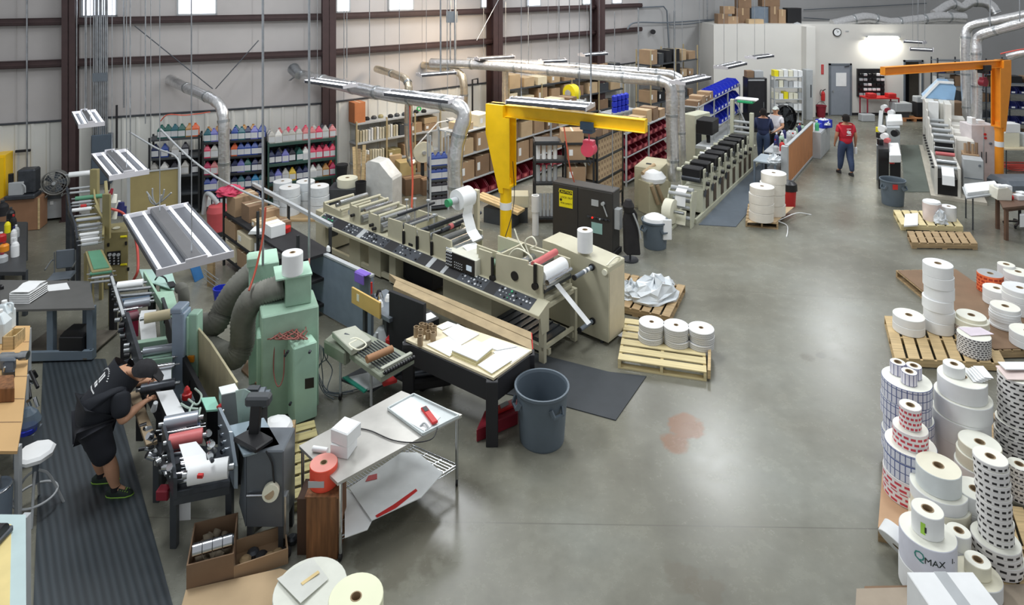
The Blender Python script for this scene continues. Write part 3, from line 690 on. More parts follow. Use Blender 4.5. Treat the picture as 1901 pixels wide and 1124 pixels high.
for k,(x,y)in enumerate(((-0.15,-0.22),(0.0,-0.24))):MB().cyl((x-0.1,y,0.7),(x+0.08,y-.03,0.25),0.045,10).build('card_core',core_c,t)
q=MB();q.cyl((-0.25,0.1,0.9),(0.2,0.2,1.02),0.05,10);q.build('paper_tube',card3,t)
# --- small tan press at the far left
t=thing('narrow_web_press','small tan press with many thin rollers and a green conveyor belt, by the side wall','printing press',G(205,560))
def gb(q,a,b,c,d,z0,z1,mi=0):
 """block between heights z0 and z1 whose top corners show at four picture points"""
 P=[G(*p,z1)for p in(a,b,c,d)]
 vs=[(p.x,p.y,z0)for p in P]+[(p.x,p.y,z1)for p in P]
 return q.add(vs,[(0,3,2,1),(4,5,6,7),(0,1,5,4),(1,2,6,5),(2,3,7,6),(3,0,4,7)],mi)
q=gb(MB(),(194,433),(238,429),(234,412),(193,417),0,1.0);cab=wb(q,'cabinet',olive,t,0.01)
fr=Fr((194,433),(238,429),1.0)
def onf(px,py,y=0.0):
 a=fr.on(px,py,y);w_=fr.o+fr.d*a[0]+fr.n*a[1];return Vector((w_.x,w_.y,a[2]))
A=onf(199,468,-.01);B=onf(224,466,-.01);z1,z0=A.z,A.z-0.24
q=MB();q.quad((A.x,A.y,z0),(B.x,B.y,z0),(B.x,B.y,z1),(A.x,A.y,z1),-0.012);wb(q,'gauge_panel',black,cab)
q=MB()
for k in range(3):
 p=onf(204+k*8,473,-.02);n_=Vector((fr.n.x,fr.n.y,0));q.cyl(p,p-n_*0.02,0.028,12)
 for j in range(3):p2=p-Vector((0,0,0.06+0.05*j));q.cyl(p2,p2-n_*0.01,0.014,8)
wb(q,'gauge_face',kk,cab)
for(a,b)in((229,440),(229,492)):p=onf(a,b,-.012);q=MB();q.cyl(p+Vector((-.05,0,0)),p+Vector((.05,0.02,0)),0.02,8);wb(q,'tape_mark',ylw,cab)
for(a,b)in((201,455),(234,452),(238,500)):p=onf(a,b,-.012);q=MB();q.cb((p.x,p.y,p.z),.03,.02,.06);wb(q,'latch',black,cab)
p=G(216,424,1.01);q=MB().cyl(p,p+Vector((0,0,.01)),0.06,16);wb(q,'cream_disc',cream,cab)
# conveyor
wb(gb(MB(),(170,505),(209,500),(190,463),(158,467),0.82,0.9),'conveyor_frame',olive,t,0.005)
wb(gb(MB(),(174,500),(203,496),(186,464),(163,467),0.9,0.912),'conveyor_belt',belt_g,t)
roller(t,(168,509),(208,504),0.86,0.03,belt_g);roller(t,(170,517),(210,512),0.82,0.018,lgrey)
roller(t,(168,525),(206,521),0.75,0.018,lgrey)
for(a,b)in((170,512),(206,508),(160,470),(188,467)):
 p=G(a,b,0.82);wb(MB().box(p.x-.025,p.x+.025,p.y-.025,p.y+.025,0,0.82),'leg',olive,t)
 # roller banks climbing away
O0=G(160,467,0.9);O1=G(188,463,0.9);du=(O1-O0).normalized();vv=Vector((-.55,.83,0));base=O0+Vector((-.02,0,0))
fr2=Fr.__new__(Fr);fr2.o=Vector((base.x,base.y));fr2.d=Vector((du.x,du.y));fr2.n=Vector((vv.x,vv.y))
def w2(px,py,y):
 a=fr2.on(px,py,y);w_=fr2.o+fr2.d*a[0]+fr2.n*a[1];return Vector((w_.x,w_.y,a[2]))
rows=[(152,455,182,451,.06,.03,lgrey),(150,447,185,442,.14,.022,white),(148,437,184,432,.25,.03,white),(146,428,182,424,.38,.022,steel),(146,420,187,416,.5,.03,lgrey),(142,410,190,404,.62,.028,lgrey),(138,402,178,398,.75,.022,steel),(134,391,170,387,.9,.034,white),(134,383,172,379,1.0,.02,steel),(134,377,170,374,1.1,.024,lgrey),(140,369,190,364,1.2,.04,belt_g),(130,359,172,354,1.35,.022,lgrey),(130,351,168,347,1.45,.02,lgrey),(128,326,168,320,1.55,.05,white)]
pts=[]
for(a,b,c,d,y,r,m_)in rows:
 A=w2(a,b,y);B=w2(c,d,y);B.z=A.z=(A.z+B.z)/2;q=MB().cyl(A,B,r,12);e=(B-A).normalized()*.06;q.cyl(A-e,B+e,r*.4,8,mi=1);wb(q,'roller',[m_,steel],t);pts.append((A,B))
for side in(0,1):
 for k in(1,4,6,9,11):
  A=pts[k][side];B=pts[min(k+3,12)][side];q=MB();e=(pts[k][1]-pts[k][0]).normalized()*(.05 if side else-.05)
  q.bar(A+e,B+e,0.03,0.12);wb(q,'side_frame',olive if side else dsteel,t)
for k in(1,5,9,12):
 A=pts[k][0];q=MB();q.box(A.x-.06,A.x-.02,A.y-.03,A.y+.03,0,A.z);wb(q,'leg',dsteel,t)
web(t,[((152,450),(184,446),.98),((148,436),(180,432),1.06)],white)
p=w2(150,383,1.0);q=MB();q.cyl(p,p+du*.09,0.035,12);wb(q,'collar',red,t)
p=w2(160,408,.66);q=MB();q.bar(p+du*-.16,p+du*.35,0.1,0.07);wb(q,'cross_beam',olive,t,.005)
# upright plates
p=w2(198,425,.35);pz=w2(198,360,.35).z
q=MB();q.bar((p.x,p.y,.95),(p.x,p.y,pz),0.13,0.05,up=(0,1,0));wb(q,'side_plate',olive,t,.006)
q=MB();q.bar((p.x,p.y,pz-.05),(p.x+vv.x*.6,p.y+vv.y*.6,pz+.03),0.05,0.1);wb(q,'side_arm',olive,t,.006)
p=w2(174,366,1.35);pz=w2(174,314,1.35).z
q=MB();q.box(p.x-.05,p.x+.09,p.y-.04,p.y+.04,.9,pz);wb(q,'side_plate',olive,t,.006)
for(a,b,y,m_,s_)in((198,345,.9,black,.07),(205,356,.9,dred,.05),(211,369,.8,ivory,.07),(218,380,.7,ivory,.06),(222,388,.6,navy,.11),(212,400,.5,ivory,.06),(228,392,.7,navy,.08)):
 p=w2(a,b,y);q=MB();q.cyl(p-Vector((0,0,s_)),p+Vector((0.02,0.02,s_)),s_*.7,9,r2=s_*.45);wb(q,'motor_unit',m_,t,.004)
pp=w2(206,395,.5);o=tag(MB().tube(spl([w2(206,388,.5),w2(228,396,.55),w2(243,420,.5),w2(254,455,.4),G(256,500,.5),G(248,520,.3)]),0.022,8).build('air_hose',mat('red_hose',(206,84,74),0.5)),'thick red hose hanging down behind the tan press','hose')
# --- foreground label press on the left
t=thing('letterpress_line','green and steel label press the bending worker leans over','printing press',G(330,1000))
Z=0.85
# long dark side rails
def rail(a,b,z,w_,h,m_,name='side_rail',z2=None):
 A,B=G(*a,z),G(*b,z if z2 is None else z2);q=MB().bar(A,B,w_,h);return wb(q,name,m_,t,.003)
rail((206,516),(236,600),.86,.03,.16,dsteel);rail((207,514),(229,586),.95,.035,.03,lgrey,'rail_cap')
rail((236,600),(262,690),.84,.04,.3,dsteel);rail((262,690),(318,800),.74,.05,.3,blackm);rail((318,800),(330,880),.7,.05,.2,dsteel)
rail((248,730),(282,826),.72,.1,.04,mat('worn_table',(150,132,106),.7),'side_shelf')
rail((268,512),(302,572),.86,.03,.14,mintd)
rail((302,572),(330,660),.8,.04,.3,dgrey);rail((330,660),(395,790),.72,.05,.3,blackm)
for(a,b)in((210,522),(232,592),(262,690),(300,760)):
 p=G(a,b,.8);wb(MB().box(p.x-.04,p.x+.04,p.y-.04,p.y+.04,0,.78),'leg',blackm,t)
for(a,b)in((282,520),(312,590),(360,700)):
 p=G(a,b,.8);wb(MB().box(p.x-.04,p.x+.04,p.y-.04,p.y+.04,0,.78),'leg',blackm,t)
 # gears and knobs along the operator side
q=[]
for k in range(17):
 f=k/16;a=214+34*f+random.uniform(-6,2);b=528+150*f;z=random.uniform(.6,.92)
 p=G(a,b,z);r=random.choice((.02,.028,.035));qq=MB();qq.cyl(p,p+Vector((-.06,-.02,0)),r,10);wb(qq,'hand_knob',random.choice((steel,black,dsteel)),t)
rows=[((218,531),(266,525),.95,.055,white),((215,541),(280,534),.92,.024,steel),((219,551),(282,545),.9,.024,steel),((224,560),(278,553),.86,.035,mat('dark_blue_roller',(64,84,104),.4)),((231,567),(279,560),.92,.062,mat('zinc_roller',(158,164,172),.35,.4)),((228,577),(257,572),.94,.022,chrome),((240,590),(258,586),.9,.06,mat('maroon_roller',(130,84,92),.5)),((268,592),(316,583),1.05,.065,mat('cream_roller',(220,206,170),.45)),((266,654),(325,645),.95,.05,mat('zinc_roller',0)),((264,672),(325,663),.88,.022,chrome),((264,686),(325,677),.92,.03,chrome),((262,724),(325,712),.9,.055,dsteel),((305,788),(368,776),.92,.07,mat('zinc_roller',0)),((300,799),(372,788),.86,.022,mat('blue_steel',(130,140,170),.3,.6)),((306,806),(372,794),.86,.022,chrome),((314,822),(376,809),.9,.068,pink),((312,846),(344,841),.8,.035,chrome),((316,858),(346,853),.76,.03,chrome),((320,868),(348,864),.74,.03,chrome),((326,884),(350,880),.7,.035,chrome),((328,894),(352,890),.66,.03,chrome)]
for(a,b,z,r,m_)in rows:roller(t,a,b,z,r,m_)
big=roller(t,(350,882),(424,868),.8,.088,white,'rewind_roll',n=22)
p=G(372,884,.86);wb(MB().cb((p.x,p.y,p.z),.05,.03,.03),'red_sticker',red,big)
p=G(349,896,.7)
# red box, webs, mint plates
wb(gb(MB(),(229,593),(257,592),(256,575),(228,578),.55,.8),'ink_box',mat('crimson_box',(172,40,74),.5),t,.01)
web(t,[((262,577),(290,575),.98),((258,592),(288,590),.96),((262,632),(291,628),.82)])
web(t,[((284,684),(318,680),.88),((283,716),(318,712),.9)],mat('shaded_web',(232,236,240),.6))
web(t,[((290,728),(321,724),.9),((311,776),(345,770),.9)])
web(t,[((312,794),(344,790),.9),((318,806),(350,801),.86)])
web(t,[((332,826),(364,820),.93),((340,850),(382,842),.88),((346,874),(386,866),.86)])
for(a,b,c,d,z0,z1,m_,nm)in(((256,638),(310,630),(308,624),(255,632),.8,.9,mintd,'doctor_blade'),((258,672),(320,664),(316,653),(256,660),.75,.9,mint,'inking_block'),((266,520),(330,540),(318,500),(258,500),.78,.8,mat('pale_mint_plate',(170,200,190),.4),'feed_table'),((300,577),(332,577),(322,540),(290,542),.76,.78,mintd,'feed_table')):
 wb(gb(MB(),a,b,c,d,z0,z1),nm,m_,t,.004)
wb(gb(MB(),(302,600),(330,640),(322,540),(296,520),.1,.74),'machine_base',mintd,t,.01)
wb(gb(MB(),(316,533),(328,530),(322,522),(310,524),.8,.83),'black_opening',black,t)
wb(MB().tube(spl([G(288,520,.85),G(295,512,.95),G(306,516,.9),G(310,524,.82)]),.012,6),'cable',dsteel,t)
# blue-grey arm
p=G(332,680,.75);zt=ZY(576,p.y)
q=MB();q.box(p.x-.075,p.x+.075,p.y-.03,p.y+.16,.35,zt-.03);q.box(p.x-.09,p.x+.05,p.y-.04,p.y+.17,zt-.03,zt+.03)
wb(q,'press_arm',mat('arm_paint',(150,166,184),.4),t,.012)
q=MB();q.box(p.x+.08,p.x+.2,p.y+.05,p.y+.2,.4,zt-.08);q.box(p.x+.07,p.x+.1,p.y+.02,p.y+.22,.3,zt-.1);wb(q,'arm_cover',mint,t,.01)
q=MB();q.cb((p.x+.13,p.y+.03,.82),.08,.03,.07);wb(q,'warning_sticker',orange,t)
# front print module
def plate(pts,th,m_,nm='side_plate',bev=.004):
 """upright plate: list of (px, py, z) for its outline, thickened to the side"""
 P=[G(a,b,z)for a,b,z in pts];q=MB();e=Vector((th,0,0));n=len(P)
 q.add(P,[tuple(range(n))]);q.add([p+e for p in P],[tuple(range(n))[::-1]]);q.add(P+[p+e for p in P],[(i,(i+1)%n,n+(i+1)%n,n+i)for i in range(n)])
 return wb(q,nm,m_,t,bev)
A,B=G(300,806,.85),G(322,898,.75)
for(dx,m_,top)in((0,dsteel,.95),(.5,mat('plate_steel',(150,162,172),.3,.5),1.02)):
 a=Vector((A.x+dx,A.y+dx*.3,0));b=Vector((B.x+dx,B.y+dx*.3,0));q=MB()
 e=Vector((.035,0,0));P=[Vector((a.x,a.y,.58)),Vector((b.x,b.y,.58)),Vector((b.x,b.y,.8)),Vector((a.x*.3+b.x*.7,a.y*.3+b.y*.7,top)),Vector((a.x,a.y,top))]
 q.add(P,[(0,1,2,3,4)]);q.add([p+e for p in P],[(4,3,2,1,0)]);q.add(P+[p+e for p in P],[(i,(i+1)%5,5+(i+1)%5,5+i)for i in range(5)]);wb(q,'side_plate',m_,t,.004)
for k in range(22):
 a=272+random.uniform(0,40);b=786+(a-272)*1.6+random.uniform(0,50);z=random.uniform(.66,.9);p=G(a,b,z)
 qq=MB();r=random.choice((.018,.026,.034));qq.cyl(p,p+Vector((random.uniform(-.07,.07),-.03,random.uniform(-.02,.05))),r,9);wb(qq,'gear_knob',random.choice((chrome,steel,chrome,black)),t)
for k in range(12):
 a=386+random.uniform(0,16);b=770+(a-386)*3+random.uniform(0,70);z=random.uniform(.7,.95);p=G(a,b,z)
 qq=MB();qq.cyl(p,p+Vector((.03,-.04,.01)),random.choice((.018,.028)),9);wb(qq,'gear_knob',random.choice((chrome,steel,dsteel)),t)
q=MB();q.cyl(G(285,762,.9),G(289,748,1.0),.03,10,r2=.022);wb(q,'oil_bottle',lgrey,t)
# pneumatic box with red emergency bell, mint lid
wb(gb(MB(),(336,745),(362,742),(356,728),(332,732),.7,.85),'junction_box',grey,t,.01)
p=G(347,738,.86);q=MB().lathe([(.05,0),(.05,.05),(.035,.06),(.03,.1),(.012,.13),(0,.14)],(p.x,p.y,.85),n=14);wb(q,'red_bell',red,t)
wb(gb(MB(),(384,762),(408,760),(398,738),(374,740),.55,.92),'motor_box',black,t);wb(gb(MB(),(383,762),(409,760),(399,737),(373,739),.92,.94),'motor_box_lid',mat('mint_lid',(150,208,186),.35),t)
for pts in([(350,742),(366,752),(374,735),(362,722)],[(360,748),(352,765),(366,775),(372,758)],[(336,750),(350,758),(368,760)]):
 wb(MB().tube(spl([G(a,b,.92)for a,b in pts]),.012,6),'air_line',mat('pale_hose',(170,188,176),.5),t)
 # stand table
zt=.6
wb(gb(MB(),(322,915),(428,893),(408,830),(288,820),zt-.06,zt),'bed_plate',dsteel,t,.006)
for(a,b)in((321,915),(424,895),(289,838)):
 p=G(a,b,zt-.06);wb(MB().box(p.x-.03,p.x+.03,p.y-.0,p.y+.06,0,zt-.05),'leg',dgrey,t)
wb(gb(MB(),(322,918),(426,897),(425,893),(321,913),zt-.13,zt-.02),'front_rail',dgrey,t)
p=G(305,915,.45);wb(MB().cb((p.x,p.y,p.z),.12,.1,.1),'red_label_roll',dred,t,.01)
o=tag(gb(MB(),(326,922),(354,920),(353,914),(325,916),.18,.42).build('white_box',white),'white box standing on the floor beneath the press stand','box')
o.name='white_box'
# plywood splash guard
A=G(344,583,1.2);B=G(438,711,.98);q=MB()
P=[Vector((A.x,A.y,1.2)),Vector((A.x+.02,A.y,.42)),Vector((B.x-.05,B.y,.45)),Vector((B.x,B.y,.98)),Vector(((A.x+B.x)/2+.01,(A.y+B.y)/2,1.13))]
e=Vector((.02,.012,0));q.add(P,[(0,1,2,3,4)]);q.add([p+e for p in P],[(4,3,2,1,0)]);q.add(P+[p+e for p in P],[(i,(i+1)%5,5+(i+1)%5,5+i)for i in range(5)])
wb(q,'plywood_guard',ply,t)
# --- dark grey rewinder stand with the monitor foot on it
t=thing('rewinder_stand','dark grey steel rewinder stand beside the front of the green press','machine stand',G(490,1040))
p=G(490,1030)
Yb=6.15;x0,x1=(456-CX)*Yb/FOC,(526-CX)*Yb/FOC;ztop=ZY(838,Yb)
q=MB();q.box(x0,x1,Yb,Yb+.34,.22,ztop-.0);wb(q,'body',mat('stand_grey',(96,102,108),.4,.2),t,.012)
q=MB();q.add([(x0-.17,Yb+.25,.25),(x0,Yb,.22),(x0,Yb,ztop),(x0-.12,Yb+.3,ztop-.0),(x0-.17,Yb+.6,.25),(x0,Yb+.34,.22),(x0,Yb+.34,ztop),(x0-.12,Yb+.62,ztop)],[(0,1,2,3),(7,6,5,4),(0,4,5,1),(1,5,6,2),(2,6,7,3),(3,7,4,0)])
wb(q,'side_wing',grey,t,.006)
wb(gb(MB(),(452,845),(520,826),(490,775),(425,790),ztop-.03,ztop),'top_plate',mat('top_blue_grey',(152,168,178),.3,.4),t,.006)
for(a,b)in((x0+.03,Yb+.04),(x1-.03,Yb+.04),(x0+.03,Yb+.3),(x1-.03,Yb+.3)):wb(MB().box(a-.025,a+.025,b-.025,b+.025,0,.24),'leg',dgrey,t)
q=MB();q.cyl((x0+.02,Yb-.02,ZY(918,Yb)),(x0+.24,Yb-.03,ZY(915,Yb)),.012,8);wb(q,'spindle',chrome,t)
q=MB();c_=D(502,915,Yb-.05);q.cyl(c_+Vector((0,.03,0)),c_+Vector((.01,-.03,.012)),.075,18);q.cyl(c_+Vector((0,-.03,.01)),c_+Vector((.0,-.034,.012)),.045,14,mi=1);wb(q,'tape_reel',[cream,core_c],t)
wb(MB().tube(spl([D(494,838,Yb-.01),D(505,860,Yb-.02),D(508,890,Yb-.02),D(512,905,Yb-.02)]),.008,6),'cable',black,t)
wb(MB().box(x1-.01,x1+.02,Yb+.02,Yb+.1,.1,.5),'side_bar',steel,t)
t2=thing('control_box','pale steel control box with a dark side, standing behind the rewinder','control box',G(425,795,.6))
wb(gb(MB(),(411,733),(444,726),(436,712),(406,719),.62,1.08),'body',mat('box_steel',(150,158,160),.35,.3),t2,.006)
wb(gb(MB(),(411,733),(444,726),(436,712),(406,719),1.08,1.09),'lid',mat('lid_white',(226,232,230),.35),t2)
for k,(a,b)in enumerate(((411,753),(414,762),(412,790),(416,805),(417,820),(418,835))):
 p=G(a,b,.95-.04*k);qq=MB().cyl(p,p+Vector((-.02,-.04,0)),.022,9);wb(qq,'control_knob',red if k==0 else chrome,t2)
p=G(424,800,.6);wb(MB().box(p.x-.1,p.x+.1,p.y,p.y+.2,0,.62),'pedestal',dgrey,t2)
t3=thing('clear_guard','bent clear plastic guard standing beside the pale control box','guard',G(448,775,.9))
q=MB();A=G(437,726,1.2);P=[A,A+Vector((.1,-.02,.03)),A+Vector((.16,.0,-.02)),A+Vector((.19,0,-.45)),A+Vector((.06,-.03,-.5))]
e=Vector((.004,.01,0));q.add(P,[(0,1,2,3,4)]);q.add([p+e for p in P],[(4,3,2,1,0)]);q.add(P+[p+e for p in P],[(i,(i+1)%5,5+(i+1)%5,5+i)for i in range(5)]);wb(q,'panel',mat('green_film',(190,214,204),.15,alpha=.6),t3)
t4=thing('monitor_stand','black monitor stand with a wedge foot on top of the grey rewinder','monitor stand',G(470,815,ztop))
zt=ztop+.01
q=gb(MB(),(432,812),(474,835),(508,812),(470,792),zt,zt+.05);wb(q,'base',black,t4,.012)
p=G(472,812,zt);
q=MB();q.bar((p.x,p.y,zt+.03),(p.x+.01,p.y+.04,zt+.32),.1,.07,up=(0,1,0));wb(q,'neck',black,t4,.01)
q=MB();q.bar((p.x-.1,p.y+.06,zt+.33),(p.x+.14,p.y+.06,zt+.33),.1,.12,up=(0,1,0));wb(q,'mount',dgrey,t4,.02)
t5=thing('motor','grey electric motor lying behind the black monitor stand','motor',G(472,745,.8))
q=MB();A,B=G(450,742,.88),G(492,738,.88);q.cyl(A,B,.1,16);q.cyl(B,B+(B-A).normalized()*.05,.07,14);wb(q,'housing',grey,t5);p=(A+B)/2;wb(MB().cb((p.x,p.y,p.z+.1),.12,.08,.04),'terminal_box',dgrey,t5);wb(MB().box(p.x-.12,p.x+.12,p.y-.08,p.y+.08,.0,.8),'plinth',blackm,t5)
# --- mint cabinet machine with fat flexible ducts
t=thing('extraction_cabinet','mint green extraction cabinet with a coiled red cable on its front column','machine cabinet',G(560,795))
def gbf(q,a,b,z0,z1,dpt,ang=None):
 A,B=G(*a,z1),G(*b,z1);n=Vector((-(B-A).y,(B-A).x,0)).normalized()*dpt
 vs=[(p.x,p.y,z)for z in(z0,z1)for p in(A,B,B+n,A+n)]
 return q.add(vs,[(0,3,2,1),(4,5,6,7),(0,1,5,4),(1,2,6,5),(2,3,7,6),(3,0,4,7)])
c=wb(gbf(MB(),(545,648),(589,634),0.02,.96,.34),'front_column',mint,t,.015)
wb(gbf(MB(),(486,590),(592,568),0.02,1.3,.5),'body',mintd,t,.015)
wb(gbf(MB(),(476,628),(532,618),0.02,1.0,.3),'lower_body',mint,t,.015)
wb(gbf(MB(),(530,516),(578,508),1.3,1.68,.3),'upper_box',mintd,t,.01);wb(gbf(MB(),(512,520),(580,508),1.68,1.7,.42),'top_plate',mint,t)
p=G(571,715,.52);q=MB();A=G(566,722,.5);d_=Vector((.1,.032,0));q.quad(A,A+d_,A+d_+Vector((0,0,.12)),A+Vector((0,0,.12)),-.012);wb(q,'vent_opening',black,c)
for(a,b,z)in((576,652,.9),(535,652,.9),(531,658,.85),(540,748,.3)):
 p=G(a,b,z);wb(MB().cyl(p,p+Vector((0,-.04,0)),.016,8),'bolt',dsteel,c)
q=MB()
pts=[]
for k in range(150):
 a=k*.55;pts.append(G(532+31*cos(a)*(1-.3*sin(k*.13)),614+17*sin(a*1.07),1.03+.04*sin(k*.7)))
o=tag(MB().tube(pts,.007,5).build('coiled_cable',mat('brown_red_cable',(150,90,82),.6)),'tangled red brown cable coiled on the mint cabinet','cable')
o=tag(MB().tube(spl([G(510,632,.98),G(508,690,.62),G(516,718,.5),G(526,700,.58),G(528,650,.88)]),.008,6).build('hanging_cable',mat('brown_red_cable',0)),'loop of cable hanging down the mint cabinet front','cable')
t=thing('duct_housing','second mint green housing behind the cabinet, where the rear grey duct starts','machine housing',G(490,620))
wb(gbf(MB(),(462,495),(518,486),0.0,1.6,.5),'body',mint,t,.01);p=G(452,480,1.72);wb(gbf(MB(),(458,482),(478,479),1.6,1.72,.2),'cap',mintd,t,.01)
def flex(name,label,pts,r,grp=None):
 P=spl(pts,14);rr=[r*(1.02 if i%2 else.89)for i in range(len(P))]
 return tag(MB().tube(P,r,16,rr=rr).build(name,rubber),label,'duct',grp)
flex('flexible_duct','fat grey corrugated duct bending down from the mint cabinet',[G(528,532,1.45),G(500,540,1.42),G(468,556,1.32),G(452,590,1.05),G(450,635,.72),G(436,662,.55),G(405,655,.5),G(372,635,.5)],.155)
flex('flexible_duct','fat grey duct behind the nearer one, rising to the rear mint housing',[G(472,505,1.4),G(440,535,1.2),G(415,575,.9),G(400,600,.75),G(370,605,.65)],.16)
flex('flexible_duct','short stubby grey duct beside the mint feed table',[G(341,600,.55),G(342,560,.95),G(339,538,1.12),G(334,535,1.1)],.075)
for(a,b,z,lab)in((525,533,1.45,'x'),(474,503,1.4,'y')):
 pass
t=thing('paper_roll','white paper roll standing on top of the mint cabinet','roll',G(543,508,1.7))
MB().lathe([(.04,0),(.125,0),(.13,.01),(.13,.26),(.125,.27),(.04,.27)],n=26).build('paper',white,t);MB().lathe([(.04,.0),(.04,.272),(.028,.272),(.028,0)],n=18).build('core',core_c,t)
# --- floor mats
def slab(name,label,cat,pts,h,m,z0=0.0,kind=None,group=None):
 P=[G(a,b,z0)for a,b in pts];q=MB();n=len(P);e=Vector((0,0,h))
 q.add(P,[tuple(range(n))[::-1]]);q.add([p+e for p in P],[tuple(range(n))]);q.add(P+[p+e for p in P],[(i,(i+1)%n,n+(i+1)%n,n+i)for i in range(n)])
 return tag(q.build(name,m),label,cat,group,kind)
def ribbed():
 m=bpy.data.materials.new('ribbed_rubber');m.use_nodes=True;nt=m.node_tree;b=nt.nodes['Principled BSDF']
 tc=nt.nodes.new('ShaderNodeTexCoord');mp=nt.nodes.new('ShaderNodeMapping');mp.inputs['Rotation'].default_value=(0,0,radians(-40));wv=nt.nodes.new('ShaderNodeTexWave');wv.inputs['Scale'].default_value=5.2
 nt.links.new(tc.outputs['Object'],mp.inputs[0]);nt.links.new(mp.outputs[0],wv.inputs['Vector']);bp=nt.nodes.new('ShaderNodeBump');bp.inputs['Strength'].default_value=.35;bp.inputs['Distance'].default_value=.006
 nt.links.new(wv.outputs['Fac'],bp.inputs['Height']);nt.links.new(bp.outputs[0],b.inputs['Normal'])
 mr=nt.nodes.new('ShaderNodeValToRGB');mr.color_ramp.elements[0].color=(lin(48),lin(54),lin(58),1);mr.color_ramp.elements[1].color=(lin(62),lin(69),lin(74),1);nt.links.new(wv.outputs['Fac'],mr.inputs[0]);nt.links.new(mr.outputs[0],b.inputs['Base Color'])
 b.inputs['Roughness'].default_value=.38;return m
slab('ribbed_mat','long black ribbed rubber mat under the bending worker','floor mat',[(62,1130),(322,1130),(240,830),(196,668),(80,668)],.012,ribbed())
matm=mat('rubber_mat',(58,62,66),.7,var=.06)
slab('rubber_mat','black rubber mat on the floor beside the big grey waste bin','floor mat',[(1048,756),(1143,782),(1200,700),(1130,692),(985,655),(900,640),(880,720)],.012,mat('rubber_mat',0))
slab('rubber_mat','long dark mat on the floor along the pale green press','floor mat',[(1297,418),(1366,422),(1398,384),(1455,300),(1405,306)],.012,mat('rubber_mat_blue',(84,94,104),.6,var=.05))
slab('rubber_mat','grey green mat between the desk row and the white press','floor mat',[(1680,357),(1730,357),(1712,270),(1672,270)],.012,mat('rubber_mat_green',(98,106,98),.7,var=.05))
# --- grey work table far left
t=thing('work_table','grey steel work table with a dark top and open lower frame','table',G(120,660))
zt=.78
def gtop(t,name,pts,z,th,m,bev=.004):
 P=[G(a,b,z)for a,b in pts];q=MB();n=len(P);e=Vector((0,0,-th))
 q.add(P,[tuple(range(n))]);q.add([p+e for p in P],[tuple(range(n))[::-1]]);q.add(P+[p+e for p in P],[(i,(i+1)%n,n+(i+1)%n,n+i)for i in range(n)])
 return wb(q,name,m,t,bev)
gtop(t,'tabletop',[(0,576),(176,572),(166,522),(0,520)],zt,.03,mat('table_dark',(92,92,90),.5,var=.06))
ft=mat('table_frame',(110,124,136),.5,var=.04)
def legat(t,a,b,z,w_=.1,m=None,name='leg',z0=0):
 p=G(a,b,z);wb(MB().box(p.x-w_/2,p.x+w_/2,p.y,p.y+w_,z0,z),name,m or dgrey,t,.004);return p
a=legat(t,20,576,zt-.03,.09,ft);b=legat(t,92,574,zt-.03,.09,ft);c=legat(t,166,572,zt-.03,.09,ft);d=legat(t,158,530,zt-.03,.09,ft);legat(t,8,530,zt-.03,.09,ft)
q=MB();q.bar((a.x-.1,a.y-.03,.1),(c.x+.07,c.y-.03,.1),.05,.13);wb(q,'front_rail',ft,t,.004)
q=MB();q.bar((c.x+.05,c.y-.03,.1),(d.x+.05,d.y,.1),.05,.13);wb(q,'side_rail',ft,t,.004)
wb(MB().box(a.x,c.x,a.y,d.y,.04,.06),'lower_shelf',mat('shelf_dirty',(104,98,88),.7,var=.2),t)
o=tag(MB().box(-.17,.17,-.12,.12,0,.3).prism([(-.17,.3),(.17,.3),(.1,.38),(-.1,.38)],-.1,.1,'y').build('tool_case',black,bevel=.01),'black tool case on the lower shelf of the grey table','case');o.location=(b.x+.32,a.y+.12,.06)
o=tag(MB().tube([(.16*cos(k/3),.07*sin(k/3),.01)for k in range(16)],.008,6).build('cable',black),'loop of dark cable on the lower shelf of the grey table','cable');o.location=(a.x+.3,a.y+.1,.06)
t=thing('paper_tray','stack of white paper trays standing on the dark table','paper tray',G(36,565,zt))
for k in range(5):
 q=MB();q.box(-.15,.15,0,.36,k*.03,k*.03+.02);q.box(-.15,-.14,0,.36,k*.03,k*.03+.035);q.box(.14,.15,0,.36,k*.03,k*.03+.035);q.build('tray',white,t,bevel=.004)
q=MB();q.sheet([(-.13,.0,.17),(-.13,.12,.16),(-.13,.24,.19),(-.13,.36,.17)],(.26,0,0));q.build('paper',white,t)
gm=gb(MB(),(90,541),(130,537),(124,525),(84,530),zt+.001,zt+.004);tag(gm.build('paper_sheet',white),'single white sheet lying on the dark table','paper sheet')
# --- dark bench in the far left corner with bottles
t=thing('tool_bench','dark steel bench at the left edge crowded with bottles','bench',G(20,560))
gtop(t,'top',[(-40,505),(48,505),(50,412),(-40,412)],.8,.06,mat('bench_dark',(58,60,62),.45,var=.08))
for a_,b_ in((44,503),(45,415),(0,503)):legat(t,a_,b_,.74,.06,dgrey)
wb(gb(MB(),(-40,503),(40,503),(44,440),(-40,440),.25,.3),'shelf',dgrey,t)
def bottle(name,label,cat,loc,h,r,m_body,m_cap,grp=None,spray=False):
 t=thing(name,label,cat,loc,random.uniform(-.5,.5),grp)
 MB().lathe([(0,0),(r,0),(r,h*.6),(r*.75,h*.75),(r*.3,h*.84),(r*.3,h*.9),(0,h*.9)],n=14).build('body',m_body,t)
 if spray:q=MB();q.cyl((0,0,h*.88),(0,0,h),r*.35,8);q.box(-r*.9,r*.3,-r*.25,r*.25,h*.96,h*1.06);q.bar((-r*.4,0,h*.95),(-r*.7,0,h*.82),r*.2);q.build('trigger',m_cap,t)
 else:MB().cyl((0,0,h*.88),(0,0,h),r*.36,10).build('cap',m_cap,t)
 return t
